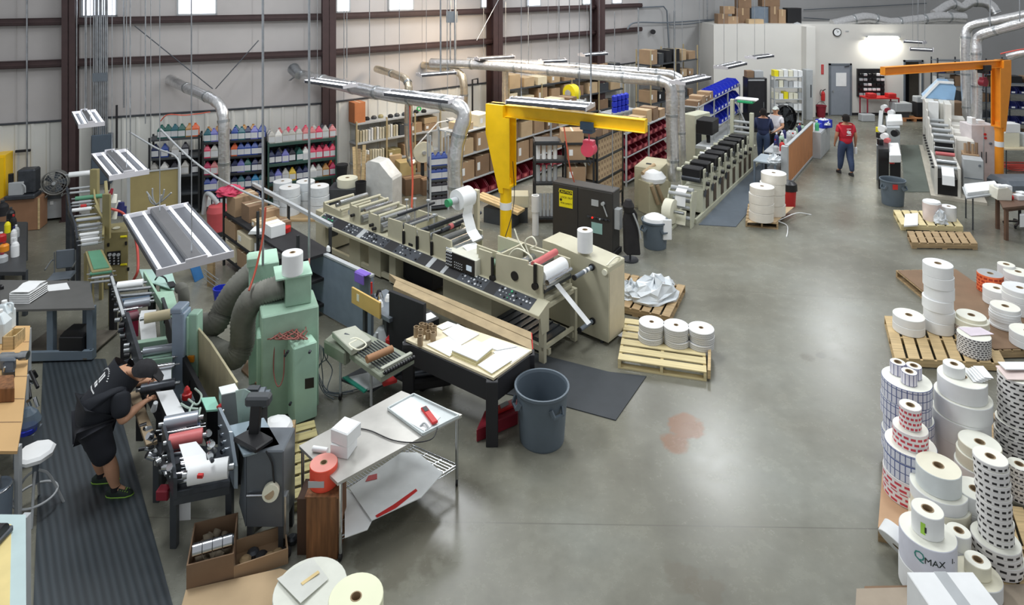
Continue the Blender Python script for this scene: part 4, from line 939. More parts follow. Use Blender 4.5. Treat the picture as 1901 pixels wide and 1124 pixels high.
bs=[('white spray bottle with a white trigger near the bench edge','spray_bottle',28,476,.3,.06,white,white,True),('white bottle with a purple and red cap behind the spray bottle','bottle',26,452,.3,.05,white,navy,False),('black bottle with a red band at the back of the bench','bottle',25,428,.3,.05,blackm,red,False),('yellow squeeze bottle on the dark bench','bottle',14,432,.24,.05,ylw,black,False),('black can at the far back edge of the bench','can',20,410,.26,.07,black,dgrey,False),('round dark tin standing at the left frame edge','tin',5,400,.3,.1,blackm,dsteel,False),('clear bottle next to the yellow squeeze bottle','bottle',30,440,.22,.05,lgrey,white,False),('red can at the left edge of the bench','can',2,448,.16,.08,red,white,False),('small yellow and red pot in the middle of the bench','pot',8,466,.15,.07,orange,dred,False),('small grey box of tools on the bench corner','pot',4,486,.14,.08,lgrey,dred,False)]
for(lb,nm,a,b,h,r,m1,m2,sp)in bs:bottle(nm,lb,'bottle'if 'bottle'in nm else 'container',G(a,b,.8),h,r,m1,m2,'bottles and cans on the dark bench',sp)
t=thing('swivel_chair','dark blue seat back at the left edge below the bench','chair',G(-4,590))
wb(gb(MB(),(-30,575),(12,575),(10,520),(-30,520),.55,.62),'seat',mat('navy_seat',(44,58,78),.6),t,.03);p=G(-5,570,.5);wb(MB().cyl((p.x,p.y,0),(p.x,p.y,.55),.04,10),'post',black,t)
q=MB();q.box(p.x-.25,p.x+.12,p.y-.05,p.y,.55,.85);wb(q,'backrest',black,t,.03)
t=thing('shop_chair','grey metal chair with a tube back beside the far left press','chair',G(115,560),.3)
MB().box(-.18,.18,-.16,.16,.42,.45).build('seat',grey,t,bevel=.01);MB().box(-.14,.14,.15,.18,.5,.82,0).build('backrest',grey,t,bevel=.02)
for x in(-.16,.16):
 for y in(-.14,.15):MB().cyl((x,y,0),(x,y,.43 if y<0 else.8),.013,8).build('leg',steel,t)
MB().tube(spl([(-.2,-.14,.62),(-.2,.1,.66),(-.18,.17,.66)]),.014,8).build('armrest',steel,t);MB().tube(spl([(.2,-.14,.62),(.2,.1,.66),(.18,.17,.66)]),.014,8).build('armrest',steel,t)
t=thing('yellow_cabinet','bright yellow cabinet edge against the side wall at the far left','cabinet',G(-2,425),.3)
MB().box(-.6,.12,0,.5,.0,1.62).build('body',yellow,t,bevel=.01);MB().box(-.56,.1,-.02,0,.05,1.57).build('door',yellow,t)
t=thing('brown_case','tan hardboard case standing on the floor by the corner fan','case',G(38,430),.25)
MB().box(-.42,.36,0,.4,0,.72).build('body',mat('hardboard',(150,112,84),.6),t,bevel=.015);MB().box(.33,.37,-.01,.0,.02,.7).build('edge_strip',pine,t)
t=thing('bench_machine','small dark bench machine on top of the tan case','machine',G(36,372,.72),.25)
MB().box(-.3,.28,.0,.36,0.0,.1).build('base',dsteel,t,bevel=.02);MB().box(-.1,.25,.1,.4,.1,.62).build('body',dsteel,t,bevel=.03);MB().box(-.22,.05,.02,.1,.1,.38).build('front_plate',lgrey,t,bevel=.01)
MB().cyl((-.2,.1,.1),(-.2,.1,.56),.05,12).build('column',black,t);MB().tube(spl([(.0,.05,.35),(.1,0,.3),(.1,.02,.15)]),.015,6).build('handle',lgrey,t)
t=thing('floor_cabinet','grey metal cabinet on legs carrying the round fan','cabinet',G(96,411),.35)
MB().box(-.29,.29,0,.5,.06,.62).build('body',lgrey,t,bevel=.01);MB().box(-.29,.29,-.012,0,.5,.61).build('top_panel',grey,t);MB().box(-.03,.03,-.014,0,.38,.46).build('label',white,t)
for x in(-.26,.26):
 for y in(.04,.46):MB().cyl((x,y,0),(x,y,.06),.02,6).build('foot',black,t)
MB().box(-.3,.3,-.02,.52,.62,.65).build('top',grey,t)
def fan(name,label,loc,R,rz,m_,tilt=0.0):
 t=thing(name,label,'fan',loc,rz)
 q=MB()
 for r in(R,R*.8,R*.6,R*.4,R*.2):q.tube([(r*cos(2*pi*k/24),-.06-.03*(1-r/R),r*sin(2*pi*k/24))for k in range(25)],.005 if r<R else.014,5)
 for k in range(16):a=2*pi*k/16;q.bar((0,-.1,0),(R*cos(a),-.06,R*sin(a)),.006)
 q.build('grille',m_,t)
 MB().cyl((0,-.05,0),(0,.1,0),R,28,cap=False).build('drum',m_,t)
 q=MB()
 for k in range(5):
  a=2*pi*k/5;c,s_=cos(a),sin(a);d_=.35
  q.add([(.05*c,0,.05*s_),(R*.88*cos(a-.3),-.02,R*.88*sin(a-.3)),(R*.9*cos(a+.35),.03,R*.9*sin(a+.35)),(.07*cos(a+.8),.02,.07*sin(a+.8))],[(0,1,2,3)])
 q.build('blade',grey if m_ is not black else dgrey,t)
 if m_ is black:MB().cyl((0,.09,0),(0,.11,0),R*.97,28).build('back_guard',blackm,t)
 MB().cyl((0,-.12,0),(0,.12,0),R*.14,14).build('hub',lgrey if m_ is not black else dgrey,t)
 q=MB();q.tube([(-R*.7,.05,-R*1.12),(R*.7,.05,-R*1.12)],.014,6);q.tube([(-R*.5,.05,-R*.85),(-R*.6,-.12,-R*1.12),(-R*.6,.15,-R*1.12)],.012,6);q.tube([(R*.5,.05,-R*.85),(R*.6,-.12,-R*1.12),(R*.6,.15,-R*1.12)],.012,6);q.build('stand',m_,t)
 return t
p=G(91,368,.65);fan('floor_fan','round grey fan standing on the grey cabinet by the wall',(p.x,p.y+.2,.65+.29),.26,.3,mat('fan_grey',(150,150,146),.4,.4))
# peg panel behind the hanging light
fr=Fr.W(*G(236,430).xy,*G(336,415).xy)
t=fthing('tan_partition','tan board partition between slotted posts behind the hanging light','partition',fr)
zz=fr.zat(fr.L*.5,0,318)
MB().box(.05,fr.L-.05,0,.04,.35,zz).build('board',tan,t);
for x in(0,fr.L-.06):MB().box(x,x+.06,-.03,.05,0,zz+.35 if x else zz+.1).build('slotted_post',lgrey,t)
MB().box(.0,fr.L,-.02,.05,zz,zz+.02).build('cap_rail',lgrey,t)
t=thing('cable_stand','white cable ends spread like antlers on a thin post before the tan board','cable bundle',G(290,400,1.0))
for k,(a,b,c,d)in enumerate(((290,372,272,356),(290,372,283,350),(290,372,305,352),(290,372,318,358),(290,372,300,362),(290,372,276,364))):p0,p1=D(a,b+8,12.5),D(c,d,12.4);mid=(p0+p1)/2+Vector((.05*(-1)**k,0,-.08));wb(MB().tube(arc(p0,mid,p1),.015,6),'cable_end',lgrey,t)
p=D(290,380,12.5);wb(MB().cyl((p.x,p.y,0),p,.02,6),'stem',dsteel,t)
# blue electrical cabinet on the wall with its conduits
(ax,ay),(bx,by)=WL[0],WL[1];fw=Fr.W(ax,ay,bx,by)
t=fthing('electrical_panel','blue grey electrical panel on the side wall below a bunch of conduits','electrical panel',fw)
x0,x1=fw.xat(169,-.3),fw.xat(207,-.3);za,zb2=fw.zat(x0,-.3,252),fw.zat(x0,-.3,345)
MB().box(x0,x1,-.3,-.1,zb2,za).build('cabinet',mat('panel_blue_grey',(84,96,108),.45),t,bevel=.01);MB().box(x0+.02,x1-.02,-.315,-.3,zb2+.02,za-.02).build('door',mat('panel_blue_grey',0),t)
MB().box(x0+.12,x1-.12,-.25,-.1,za,za+.25).build('wireway',bgrey,t)
for k,a in enumerate((174,178,181,185,188,192,196,199)):
 x=fw.xat(a,-.25);MB().cyl((x,-.25,za),(x,-.25,7.0),.018,6).build('conduit',galv,t)
zc=fw.zat(x0,-.25,140);MB().box(fw.xat(172,-.25),fw.xat(200,-.25),-.28,-.22,zc-.15,zc+.05).build('strut',grey,t)
for k,(a,b0,b1,lab)in enumerate(((50,0,330,'first conduit from the left corner on the side wall'),(142,0,220,'conduit right beside the first dark column'),(160,30,200,'faint conduit just left of the conduit bunch'),(230,0,200,'conduit to the right of the conduit bunch'))):
 x=fw.xat(a,-.26);z0_=fw.zat(x,-.26,b1);o=MB().cyl((x,-.26,z0_),(x,-.26,7),.018,6).build('conduit',galv);o.location=fw.loc;o.rotation_euler=(0,0,fw.rz);tag(o,lab,'conduit')
x=fw.xat(217,-.2);o=MB().box(x-.02,x+.02,-.24,-.2,fw.zat(x,-.2,275),fw.zat(x,-.2,195)).build('wall_bar',blackm);o.location=fw.loc;o.rotation_euler=(0,0,fw.rz);tag(o,'black upright bar on the side wall right of the electrical panel','bar')
x=fw.xat(40,-.2);o=MB().box(x-.12,x+.16,-.2,-.14,fw.zat(x,-.2,283),fw.zat(x,-.2,279)).build('wall_bracket',blackm);o.location=fw.loc;o.rotation_euler=(0,0,fw.rz);tag(o,'small black horizontal bracket on the side wall above the corner machine','bracket')
# --- cardboard covered bench at the left edge
t=thing('packing_bench','long bench covered with taped cardboard at the left edge','bench',G(10,900))
zt=.86
P1=[(-60,606),(56,605),(50,700),(42,780),(32,838),(-60,838)]
gtop(t,'cardboard_top',P1,zt,.03,mat('bench_card',(206,168,116),.75,var=.05,scale=2))
for(a,b,c,d)in((-40,637,54,635),(-40,700,50,699),(-40,740,45,741),(-40,785,40,784)):
 A,B=G(a,b,zt+.001),G(c,d,zt+.001);wb(MB().bar(A,B,.008,.004),'seam',card2,t)
for a,b in((50,612),(44,700),(30,830)):legat(t,a,b,zt-.03,.05,lgrey)
wb(gb(MB(),(-60,830),(28,830),(44,700),(-60,700),.3,.33),'shelf',lgrey,t)
t=thing('bench_vise','old grey steel vise with a wooden jaw on the cardboard covered bench','vise',G(18,665,zt))
q=MB();A,B=G(-6,664,zt+.12),G(52,660,zt+.12);q.cyl(A,B,.035,12);q.cyl(B-(B-A)*.25,B,.05,12);wb(q,'screw',steel,t)
wb(gb(MB(),(4,690),(28,688),(28,668),(5,670),zt,zt+.1),'jaw',dsteel,t,.02);wb(gb(MB(),(-2,668),(30,667),(30,652),(0,653),zt,zt+.13),'jaw',grey,t,.02);wb(MB().tube([G(8,690,zt+.1),G(9,682,zt+.2)],.01,6),'handle',steel,t)
o=tag(gb(MB(),(-10,722),(27,720),(26,695),(-8,697),zt,zt+.16).build('steel_block',woodd,bevel=.01),'dark brown wooden block in front of the vise','block')
t=thing('wooden_box','small open wooden box holding offcuts on the cardboard bench','box',G(15,650,zt),.1)
for(x0,x1,y0,y1)in((-.07,.07,0,.012),(-.07,.07,.2,.212),(-.07,-.058,0,.21),(.058,.07,0,.21)):MB().box(x0,x1,y0,y1,0,.16).build('side',pine,t)
MB().box(-.06,.06,.01,.2,0,.09).build('offcut',pine_y,t,bevel=.02)
def jug(name,label,loc,rz,h,body,cap,grp,lab=None,w_=.15,d_=.1,cat='jug'):
 """rectangular plastic jug with handle, screw cap and label"""
 t=thing(name,label,cat,loc,rz,grp);w2,d2=w_/2,d_/2
 q=MB();r0=[(-w2,-d2,0),(w2,-d2,0),(w2,d2,0),(-w2,d2,0)];R1=[(x,y,h*.62)for x,y,_ in r0];R2=[(x*.45,y*.6,h*.86)for x,y,_ in r0];R3=[(x*.3,y*.4,h*.92)for x,y,_ in r0]
 vs=r0+R1+R2+R3;fs=[(0,3,2,1),(12,13,14,15)]
 for k in range(3):
  for i in range(4):fs.append((k*4+i,k*4+(i+1)%4,k*4+4+(i+1)%4,k*4+4+i))
 q.add(vs,fs);q.build('body',body,t,bevel=.01 if lab is None else 0.006)
 MB().cyl((0,0,h*.9),(0,0,h),w_*.16,8).build('cap',cap,t)
 if lab is not None:MB().box(-w2*.86,w2*.86,-d2-.003,-d2,h*.1,h*.52).build('label',lab,t)
 return t
jm=mat('milky_plastic',(212,222,226),.35,var=.04)
j=jug('plastic_jug','milky white jug with a handle at the top left of the cardboard bench',G(8,612,zt),.1,.38,jm,white,None,None,.2,.16)
MB().tube(spl([(.04,0,.34),(.1,0,.33),(.1,0,.22)]),.014,6).build('handle',jm,j)
jug('plastic_jug','second milky jug cut by the left frame edge',G(0,634,zt),.1,.4,jm,white,None,None,.2,.16)
# things under and in front of the bench
t=thing('tool_bag','blue and clear plastic bag of rags beside the white stool','bag',G(52,800,.35),.2)
q=MB();q.lathe([(.0,0),(.11,.02),(.13,.1),(.09,.2),(.03,.26),(0,.27)],n=10);q.build('bag',mat('bag_film',(100,116,130),.3,alpha=.75),t);q=MB();q.lathe([(0,0),(.1,.01),(.11,.06),(0,.1)],(0,-.03,0),n=9);q.build('rag',blue,t)
MB().box(-.1,.1,-.1,.1,-.35,0).build('carton',grey,t)
t=thing('tool_cluster','black and chrome clamp tool hanging on the bench side above the blue bag','tool',G(60,720,.6))
for k,(a,b,c,d,m_)in enumerate(((50,700,56,740,black),(52,745,56,755,chrome),(64,738,70,756,chrome),(48,705,60,712,chrome),(62,690,68,700,black),(56,690,70,720,black))):wb(MB().tube([G(a,b,.6),G(c,d,.5)],.02,8),'tool_rod'if m_ is black else 'clamp',m_,t)
t=thing('round_drum','blue grey drum with a chrome hoop at the left edge','drum',G(-5,990))
p=G(-8,905,.5);wb(MB().lathe([(0,0),(.12,0),(.14,.5),(.12,.52),(.11,.5),(0,.48)],(p.x,p.y,0),n=24),'body',bgrey,t);wb(MB().tube([(p.x+.13*cos(k*pi/12),p.y+.13*sin(k*pi/12),.5)for k in range(25)],.012,6),'hoop',chrome,t)
wb(MB().cyl((p.x+.02,p.y,.5),(p.x+.04,p.y-.03,.62),.03,8),'nozzle',steel,t)
t=thing('light_table','pale blue table top with a yellow cutting sheet at the bottom left','table',G(20,1190))
zt2=.95
gtop(t,'tabletop',[(-60,955),(48,956),(49,1240),(-60,1240)],zt2,.03,mat('pale_blue_top',(186,206,206),.4,var=.04))
gtop(t,'cutting_sheet',[(-60,972),(21,974),(16,1240),(-60,1240)],zt2+.004,.004,mat('yellow_sheet',(226,206,140),.55,var=.05))
for a,b in((42,962),(42,1225)):legat(t,a,b,zt2-.03,.06,lgrey)
t=thing('tape_dispenser','black round tape dispenser on the yellow cutting sheet','tape dispenser',G(-1,1005,zt2+.004))
q=MB();q.cyl((-.03,0,.06),(.03,0,.06),.065,16);q.build('wheel',black,t);MB().box(-.04,.04,-.1,.1,0,.05).build('base',dsteel,t,bevel=.01)
# --- swivel stool
p=G(66,838,.62)
t=thing('swivel_stool','white padded swivel stool with a steel foot ring','stool',(p.x,p.y,0))
MB().lathe([(0,.56),(.15,.56),(.17,.575),(.175,.61),(.15,.635),(0,.645)],n=9).build('seat',white,t,bevel=.01)
q=MB();q.cyl((0,0,.3),(0,0,.56),.028,12);q.build('post',grey,t)
for k in range(4):
 a=k*pi/2+.5;c,s_=cos(a),sin(a);q=MB();q.tube(spl([(.02*c,.02*s_,.42),(.1*c,.1*s_,.36),(.17*c,.17*s_,.2),(.24*c,.24*s_,.0)]),.013,8);q.build('leg',lgrey,t)
MB().tube([(.185*cos(k*pi/14),.185*sin(k*pi/14),.17)for k in range(29)],.012,8).build('foot_ring',lgrey,t)
# --- cartons and rolls in the bottom left
def open_box(name,label,A,B,dpt,h,m_,grp=None,wall=.012,fold=True):
 """open-topped carton from front-left to front-right floor point"""
 fr=Fr.W(A.x,A.y,B.x,B.y);t=fthing(name,label,'box',fr,grp);t.location.z=A.z;L_=fr.L
 MB().box(0,L_,0,dpt,0,wall).build('base',m_,t)
 for(x0,x1,y0,y1)in((0,L_,0,wall),(0,L_,dpt-wall,dpt),(0,wall,wall,dpt-wall),(L_-wall,L_,wall,dpt-wall)):MB().box(x0,x1,y0,y1,wall,h).build('side',m_,t)
 return t,fr
A,B=G(346,1106),G(434,1082)
t,fb=open_box('cardboard_box','open cardboard box full of used card cores at the bottom left',A,B,.48,.26,card2)
i=0
for k in range(24):
 x=random.uniform(.08,fb.L-.08);y=random.uniform(.08,.4);z=.05+.05*(k//8)
 r=random.uniform(.032,.045);a=random.uniform(0,pi);v=Vector((cos(a),sin(a),random.uniform(-.3,.9))).normalized()*random.uniform(.025,.045)
 c=Vector((x,y,z+.02));q=MB();n=14
 u=v.normalized().cross(Vector((.2,.1,1))).normalized();w_=v.normalized().cross(u)
 rg=lambda cc,rr:[cc+(u*cos(2*pi*j/n)+w_*sin(2*pi*j/n))*rr for j in range(n)]
 R=rg(c-v,r)+rg(c+v,r)+rg(c+v,r*.7)+rg(c-v,r*.7)
 q.add(R,[(m*n+j,m*n+(j+1)%n,((m+1)%4)*n+(j+1)%n,((m+1)%4)*n+j)for m in range(4)for j in range(n)],0,True)
 o=q.build('card_core',mat('dusty_core',(150,138,118),.8,var=.2));o.location=fb.loc;o.rotation_euler=(0,0,fb.rz);tag(o,'short dusty card core among the cores in the open box','card core','cores in the open cardboard box')
t=thing('print_cylinder','segmented chrome print cylinder lying across the open box of cores','cylinder',G(395,1030,.3))
A,B=G(357,1023,.32),G(432,1002,.32);d_=(B-A);q=MB()
for k in range(4):q.cyl(A+d_*(k*.25+.01),A+d_*(k*.25+.24),.052,18)
wb(q,'sleeve',chrome,t);q=MB();q.cyl(A+d_*.02,B+d_*.03,.04,14);wb(q,'shaft',dsteel,t)
A,B=G(434,1082),G(535,1047)
t,fb2=open_box('cardboard_box','low cardboard box of dark parts under the grey rewinder',A,B,.3,.14,card)
for k in range(7):
 q=MB();q.lathe([(0,0),(.05,0),(.055,.04),(.03,.06),(0,.06)],n=10);o=q.build('machine_part',random.choice((dsteel,blackm,pine_o)));w_=fb2.o+fb2.d*(.1+.07*k)+fb2.n*random.uniform(.08,.22);o.location=(w_.x,w_.y,.014+.0*k);o.rotation_euler=(0,0,k);tag(o,'small machine part in the low box under the grey rewinder','machine part','parts in the low cardboard box')
slab('flattened_carton','flattened brown carton on the floor at the bottom edge','cardboard',[(336,1140),(345,1106),(520,1066),(560,1078),(640,1140)],.05,card3)
# big rolls at the bottom edge
def roll(label,loc,R,h,m_=white,hole=.045,mt=None,group=None,name='paper_roll',core=True,rz=0,n=32,band=None,cat='roll',tilt=None):
 """standing roll of labels: paper, card core"""
 t=thing(name,label,cat,loc,rz,group);mt=mt or m_
 q=MB();q.lathe([(hole,0),(R-.004,0),(R,.005),(R,h-.005),(R-.004,h)],n=n,mi=0);q.lathe([(R-.004,h),(hole,h)],n=n,mi=1);q.build('paper',[m_,mt],t)
 if core:MB().lathe([(hole,0),(hole,h+.002),(hole*.82,h+.002),(hole*.82,.0)],n=18).build('core',core_c,t);MB().lathe([(0,.004),(hole*.82,.004)],n=18).build('core_base',core_in,t)
 if tilt:t.rotation_euler=(tilt[0],tilt[1],rz)
 return t
p=G(576,1092,.32);roll('wide white roll under crinkled paper at the bottom edge',(p.x,p.y,.05),.30,.27,mat('milky_paper',(224,226,214),.6),.04,core=True)
t=thing('plastic_wrap','crinkled translucent sheet with faint orange print lying on the wide roll','wrap',(p.x,p.y,.33))
A=[G(514,1075,.34),G(580,1036,.35),G(610,1075,.335),G(558,1120,.35)];q=MB();q.quad(A[3],A[2],A[1],A[0],.004);wb(q,'sheet',mat('sheet_film',(228,230,222),.3,alpha=.8),t)
q=MB();q.bar(G(560,1085,.352),G(592,1062,.352),.03,.003);wb(q,'print',mat('faint_orange',(220,196,140),.6,var=.1),t)
p=G(661,1108,.62);roll('cream roll with an open core at the bottom edge of the picture',(p.x,p.y,.0),.21,.62,mat('cream_roll',(236,238,206),.6,var=.02),.045)
# --- wooden stand with the red roll, pallet behind
fr=Fr((572,1040),(625,1042),0)
A=G(568,1040);B=G(626,1044);zt=ZY(925,A.y)
t=thing('wooden_stand','tall brown wooden box stand carrying the red label roll','stand',(A.x,A.y,0))
q=MB();q.box(0,B.x-A.x,0,.32,0,zt);q.build('body',woodd,t,bevel=.006);MB().box(-.01,B.x-A.x+.01,-.01,.34,zt,zt+.015).build('top',woodd,t);MB().box(-.1,-.01,.05,.3,0,zt-.05).build('side_board',mat('dark_board',(70,48,34),.7),t)
roll('red and salmon label roll on top of the tall wooden stand',(A.x+.12,A.y+.16,zt+.015),.13,.2,mat('fluor_red',(238,84,60),.5,var=.05),.035,mt=mat('salmon_face',(226,150,138),.6))
o=tag(MB().box(A.x+.01,A.x+.16,A.y+.03,A.y+.034,zt+.07,zt+.13).build('roll_label',lgrey),'grey label on the front of the red roll','label')
def pallet(label,A,B,dpt,m_,h=.13,nb=7,group='wooden pallets',boards_along='x',mb=None,turn=0.0,shear=0.0):
 """pallet with top boards, three stringers and bottom boards; A to B is the front bottom edge"""
 v_=Vector((B.x-A.x,B.y-A.y));v_=Vector((v_.x*cos(turn)+v_.y*sin(turn),-v_.x*sin(turn)+v_.y*cos(turn)))
 fr=Fr.W(A.x,A.y,A.x+v_.x,A.y+v_.y);t=fthing('pallet',label,'pallet',fr,group);W=fr.L;mb=mb or m_
 if boards_along=='x':
  bw=dpt/nb*.78
  for k in range(nb):y=k*(dpt-bw)/(nb-1);MB().box(0,W,y,y+bw,h-.02,h).build('top_board',m_,t,bevel=.002)
  for x in(0,W/2-.02,W-.04):MB().box(x,x+.04,0,dpt,.02,h-.02).build('stringer',mb,t)
  for y in(0,dpt/2-.05,dpt-.1):MB().box(0,W,y,y+.1,0,.02).build('bottom_board',mb,t)
 else:
  bw=W/nb*.82
  for k in range(nb):x=k*(W-bw)/(nb-1);MB().box(x,x+bw,0,dpt,h-.02,h).build('top_board',m_,t,bevel=.002)
  for y in(0,dpt/2-.02,dpt-.04):MB().box(0,W,y,y+.04,.02,h-.02).build('stringer',mb,t)
  for x in(0,W/2-.05,W-.1):MB().box(x,x+.1,0,dpt,0,.02).build('bottom_board',mb,t)
 if shear:
  for o in t.children:
   for v in o.data.vertices:v.co.x+=v.co.y*shear
  fr.n=fr.n+fr.d*shear
 return t,fr
pallet('olive stained pallet between the grey rewinder and the steel table',G(548,960),G(498,858),1.0,wood('green_pine',(170,160,112),.85),nb=8,boards_along='x')if False else None
t,f_=pallet('yellowish pallet between the grey rewinder and the steel table',G(520,960),G(612,930),1.15,wood('green_pine',(166,156,108),.82),nb=7,h=.14)
t=thing('plastic_tub','white plastic lump on a board between the mint cabinet and the monitor stand','plastic tub',G(512,800,.3),.2)
MB().lathe([(0,0),(.16,0),(.19,.03),(.16,.08),(.06,.13),(0,.14)],n=12).build('body',white,t);MB().box(-.1,-.03,-.1,-.05,.08,.1).build('label',tan,t);MB().box(-.2,.2,-.15,.15,-.3,0).build('board',pine_o,t)
slab('flattened_carton','flattened carton on the floor under the fat grey ducts','cardboard',[(448,690),(490,730),(500,700),(460,672)],.03,card2)
# --- stainless wire-shelf table in front
zt=.745
t=thing('steel_table','stainless steel table on castors with a lower wire shelf','table',G(632,1040))
gtop(t,'tabletop',[(627,897),(858,770),(745,726),(555,828)],zt,.03,mat('table_steel',(196,194,188),.36,.5,var=.12,scale=3),.006)
C4=[G(632,893,zt),G(848,773,zt),G(746,732,zt),G(562,829,zt)]
for p in C4:
 q=MB();q.cyl((p.x,p.y,.07),(p.x,p.y,zt-.02),.017,10);l=wb(q,'leg',chrome,t)
 q=MB();q.cyl((p.x-.012,p.y,.035),(p.x+.012,p.y,.035),.035,14);wb(q,'caster',black,l)
def wire_shelf(t,C4,z,nw=26,m=chrome,name='wire_shelf'):
 q=MB();c=[Vector((p.x,p.y,z))for p in C4]
 for i in range(4):q.cyl(c[i],c[(i+1)%4],.008,6);q.cyl(c[i]-Vector((0,0,.03)),c[(i+1)%4]-Vector((0,0,.03)),.005,5)
 for k in range(1,nw):
  f=k/nw;q.bar(c[0].lerp(c[1],f),c[3].lerp(c[2],f),.005)
 for f in(.25,.5,.75):q.bar(c[0].lerp(c[3],f)-Vector((0,0,.006)),c[1].lerp(c[2],f)-Vector((0,0,.006)),.007)
 return wb(q,name,m,t)
wire_shelf(t,C4,.22,34)
def sheetpile(name,label,pts,z,th,m,cat='paper',grp=None,bev=0):
 P=[G(a,b,z)for a,b in pts];n=len(P);q=MB();e=Vector((0,0,th));q.add(P,[tuple(range(n))[::-1]]);q.add([p+e for p in P],[tuple(range(n))]);q.add(P+[p+e for p in P],[(i,(i+1)%n,n+(i+1)%n,n+i)for i in range(n)])
 return tag(q.build(name,m,bevel=bev),label,cat,grp)
sheetpile('white_card','curled white sheet at the near end of the wire shelf',[(640,908),(700,950),(682,985),(640,1000)],.235,.008,white)
sheetpile('white_card','large pale sheet with a red printed edge on the wire shelf',[(648,908),(690,968),(782,925),(822,880),(775,842),(745,842)],.25,.01,mat('pale_sheet',(236,240,240),.5))
sheetpile('red_print','red printed band along the front edge of the pale sheet',[(700,962),(735,944),(775,912),(772,908),(730,938),(697,958)],.262,.002,red,'print');sheetpile('red_print','small red print on the back sheet of the wire shelf',[(678,895),(700,890),(700,880),(684,884)],.262,.002,red,'print')
t=thing('plastic_tray','shallow white plastic tray at the far end of the steel table','tray',G(760,770,zt+.002))
P=[(785,807),(852,773),(768,733),(720,759)];gtop(t,'base',P,zt+.012,.01,mat('tray_white',(206,214,214),.4))
for i in range(4):q=MB();q.bar(G(*P[i],zt+.02),G(*P[(i+1)%4],zt+.02),.012,.03);wb(q,'rim',mat('tray_white',0),t)
sheetpile('paper_sheet','white sheet lying in the plastic tray',[(790,803),(818,775),(762,737),(720,762)],zt+.014,.004,white)
t=thing('test_meter','red hand held test meter lying in the white tray','meter',G(796,770,zt+.02))
A,B=G(786,757,zt+.035),G(808,786,zt+.035);q=MB();q.bar(A,B,.07,.03);wb(q,'body',red,t,.008);q=MB();q.bar(A+(B-A)*.06+Vector((0,0,.017)),A+(B-A)*.32+Vector((0,0,.017)),.045,.004);wb(q,'display',dgrey,t)
q=MB();q.tube(spl([G(780,792,zt+.02),G(788,786,zt+.04),G(796,796,zt+.03),G(790,800,zt+.03)]),.01,6);wb(q,'probe',lgrey,t)
tag(MB().tube(spl([G(668,796,zt+.01),G(690,801,zt+.01),G(730,818,zt+.01),G(770,822,zt+.01),G(802,815,zt+.01),G(812,795,zt+.02)]),.006,6).build('black_cable',black),'thin black cable snaking over the steel table','cable')
A,B=G(651,780,zt+.02),G(666,798,zt+.02);tag(MB().cyl(A,B,.014,10).build('probe_wand',black),'short black probe wand on the back edge of the steel table','probe')
def gbox(name,label,p,w_,d_,h,m,rz=0,cat='box',grp=None,tape=False,bev=.005):
 t=thing(name,label,cat,p,rz,grp);MB().box(-w_/2,w_/2,0,d_,0,h).build('body',m,t,bevel=bev)
 if tape:MB().box(-w_/2*.9,w_/2*.9,d_/2-.02,d_/2+.02,h,h+.003).build('packing_tape',card3,t)
 else:MB().box(-w_/2+.01,w_/2-.01,.01,d_-.01,h,h+.004).build('lid',m,t)
 return t
p=G(629,851,zt);gbox('white_carton','lower white carton on the near end of the steel table',p,.19,.2,.12,white,-.25)
gbox('white_carton','upper white carton, tilted, on top of the other',(p.x,p.y,zt+.126),.21,.21,.13,white,-.45)
A,B=G(581,833,zt+.03),G(608,837,zt+.03);tag(MB().cyl(A,B,.026,12).build('white_tube',white),'short white tube lying beside the two white cartons','tube')
# --- black work bench with papers
zt=.79
t=thing('inspection_bench','heavy black bench covered with cream envelopes and white paper','bench',G(905,825))
TP=[(916,702),(988,650),(830,597),(753,630)]
gtop(t,'tabletop',TP,zt,.03,buff,.004)
P=[G(a,b,zt)for a,b in TP]
q=MB()
for i in range(4):q.bar(P[i]-Vector((0,0,.16)),P[(i+1)%4]-Vector((0,0,.16)),.04,.26)
wb(q,'apron',mat('bench_black',(38,38,42),.55),t,.004)
ctr=sum(P,Vector())/4
for i,p in enumerate(P):
 c=p+(ctr-p)*.05;q=MB();q.box(c.x-.07,c.x+.07,c.y-.07,c.y+.07,0,zt-.03);wb(q,'leg',mat('bench_black',0),t,.006)
q=MB();q.box(P[0].x-.01,P[0].x+.012,P[0].y-.16,P[0].y-.13,.2,.56);
envm=mat('envelope',(226,216,170),.7,var=.03)
def pile(label,pts,n,m,z0=zt,th=.012,nm='envelope_stack',cat='papers'):
 t=None;P=[G(a,b,z0)for a,b in pts];c=sum(P,Vector())/len(P);t=thing(nm,label,cat,(c.x,c.y,z0))
 for k in range(n):
  dx,dy=random.uniform(-.008,.008),random.uniform(-.008,.008);q=MB();v=[Vector((p.x+dx,p.y+dy,z0+k*th))for p in P];e=Vector((0,0,th*.8));q.add(v,[(3,2,1,0)]);q.add([a+e for a in v],[(0,1,2,3)]);q.add(v+[a+e for a in v],[(i,(i+1)%4,4+(i+1)%4,4+i)for i in range(4)])
  wb(q,'sheet',m if k<n-1 or m is white else white,t)
 return t
zt+=.001
pile('thickest stack of cream papers in the middle of the black bench',[(884,680),(914,655),(880,640),(838,660)],5,envm,zt,.014)
pile('flat cream sheets left of the thick stack, by the card cores',[(834,664),(858,645),(832,627),(792,642)],3,envm,zt,.006)
pile('white sheets at the back of the black bench',[(856,642),(890,622),(850,603),(822,617)],2,white,zt,.008)
pile('white sheets on the right rear of the black bench',[(922,652),(960,645),(912,628),(888,640)],2,white,zt,.008)
pile('yellowish sheets at the front corner of the black bench',[(912,697),(950,672),(918,660),(886,681)],3,envm,zt,.008)
pile('white sheet hanging over the right end of the black bench',[(950,676),(985,652),(948,640),(916,655)],1,white,zt,.006)
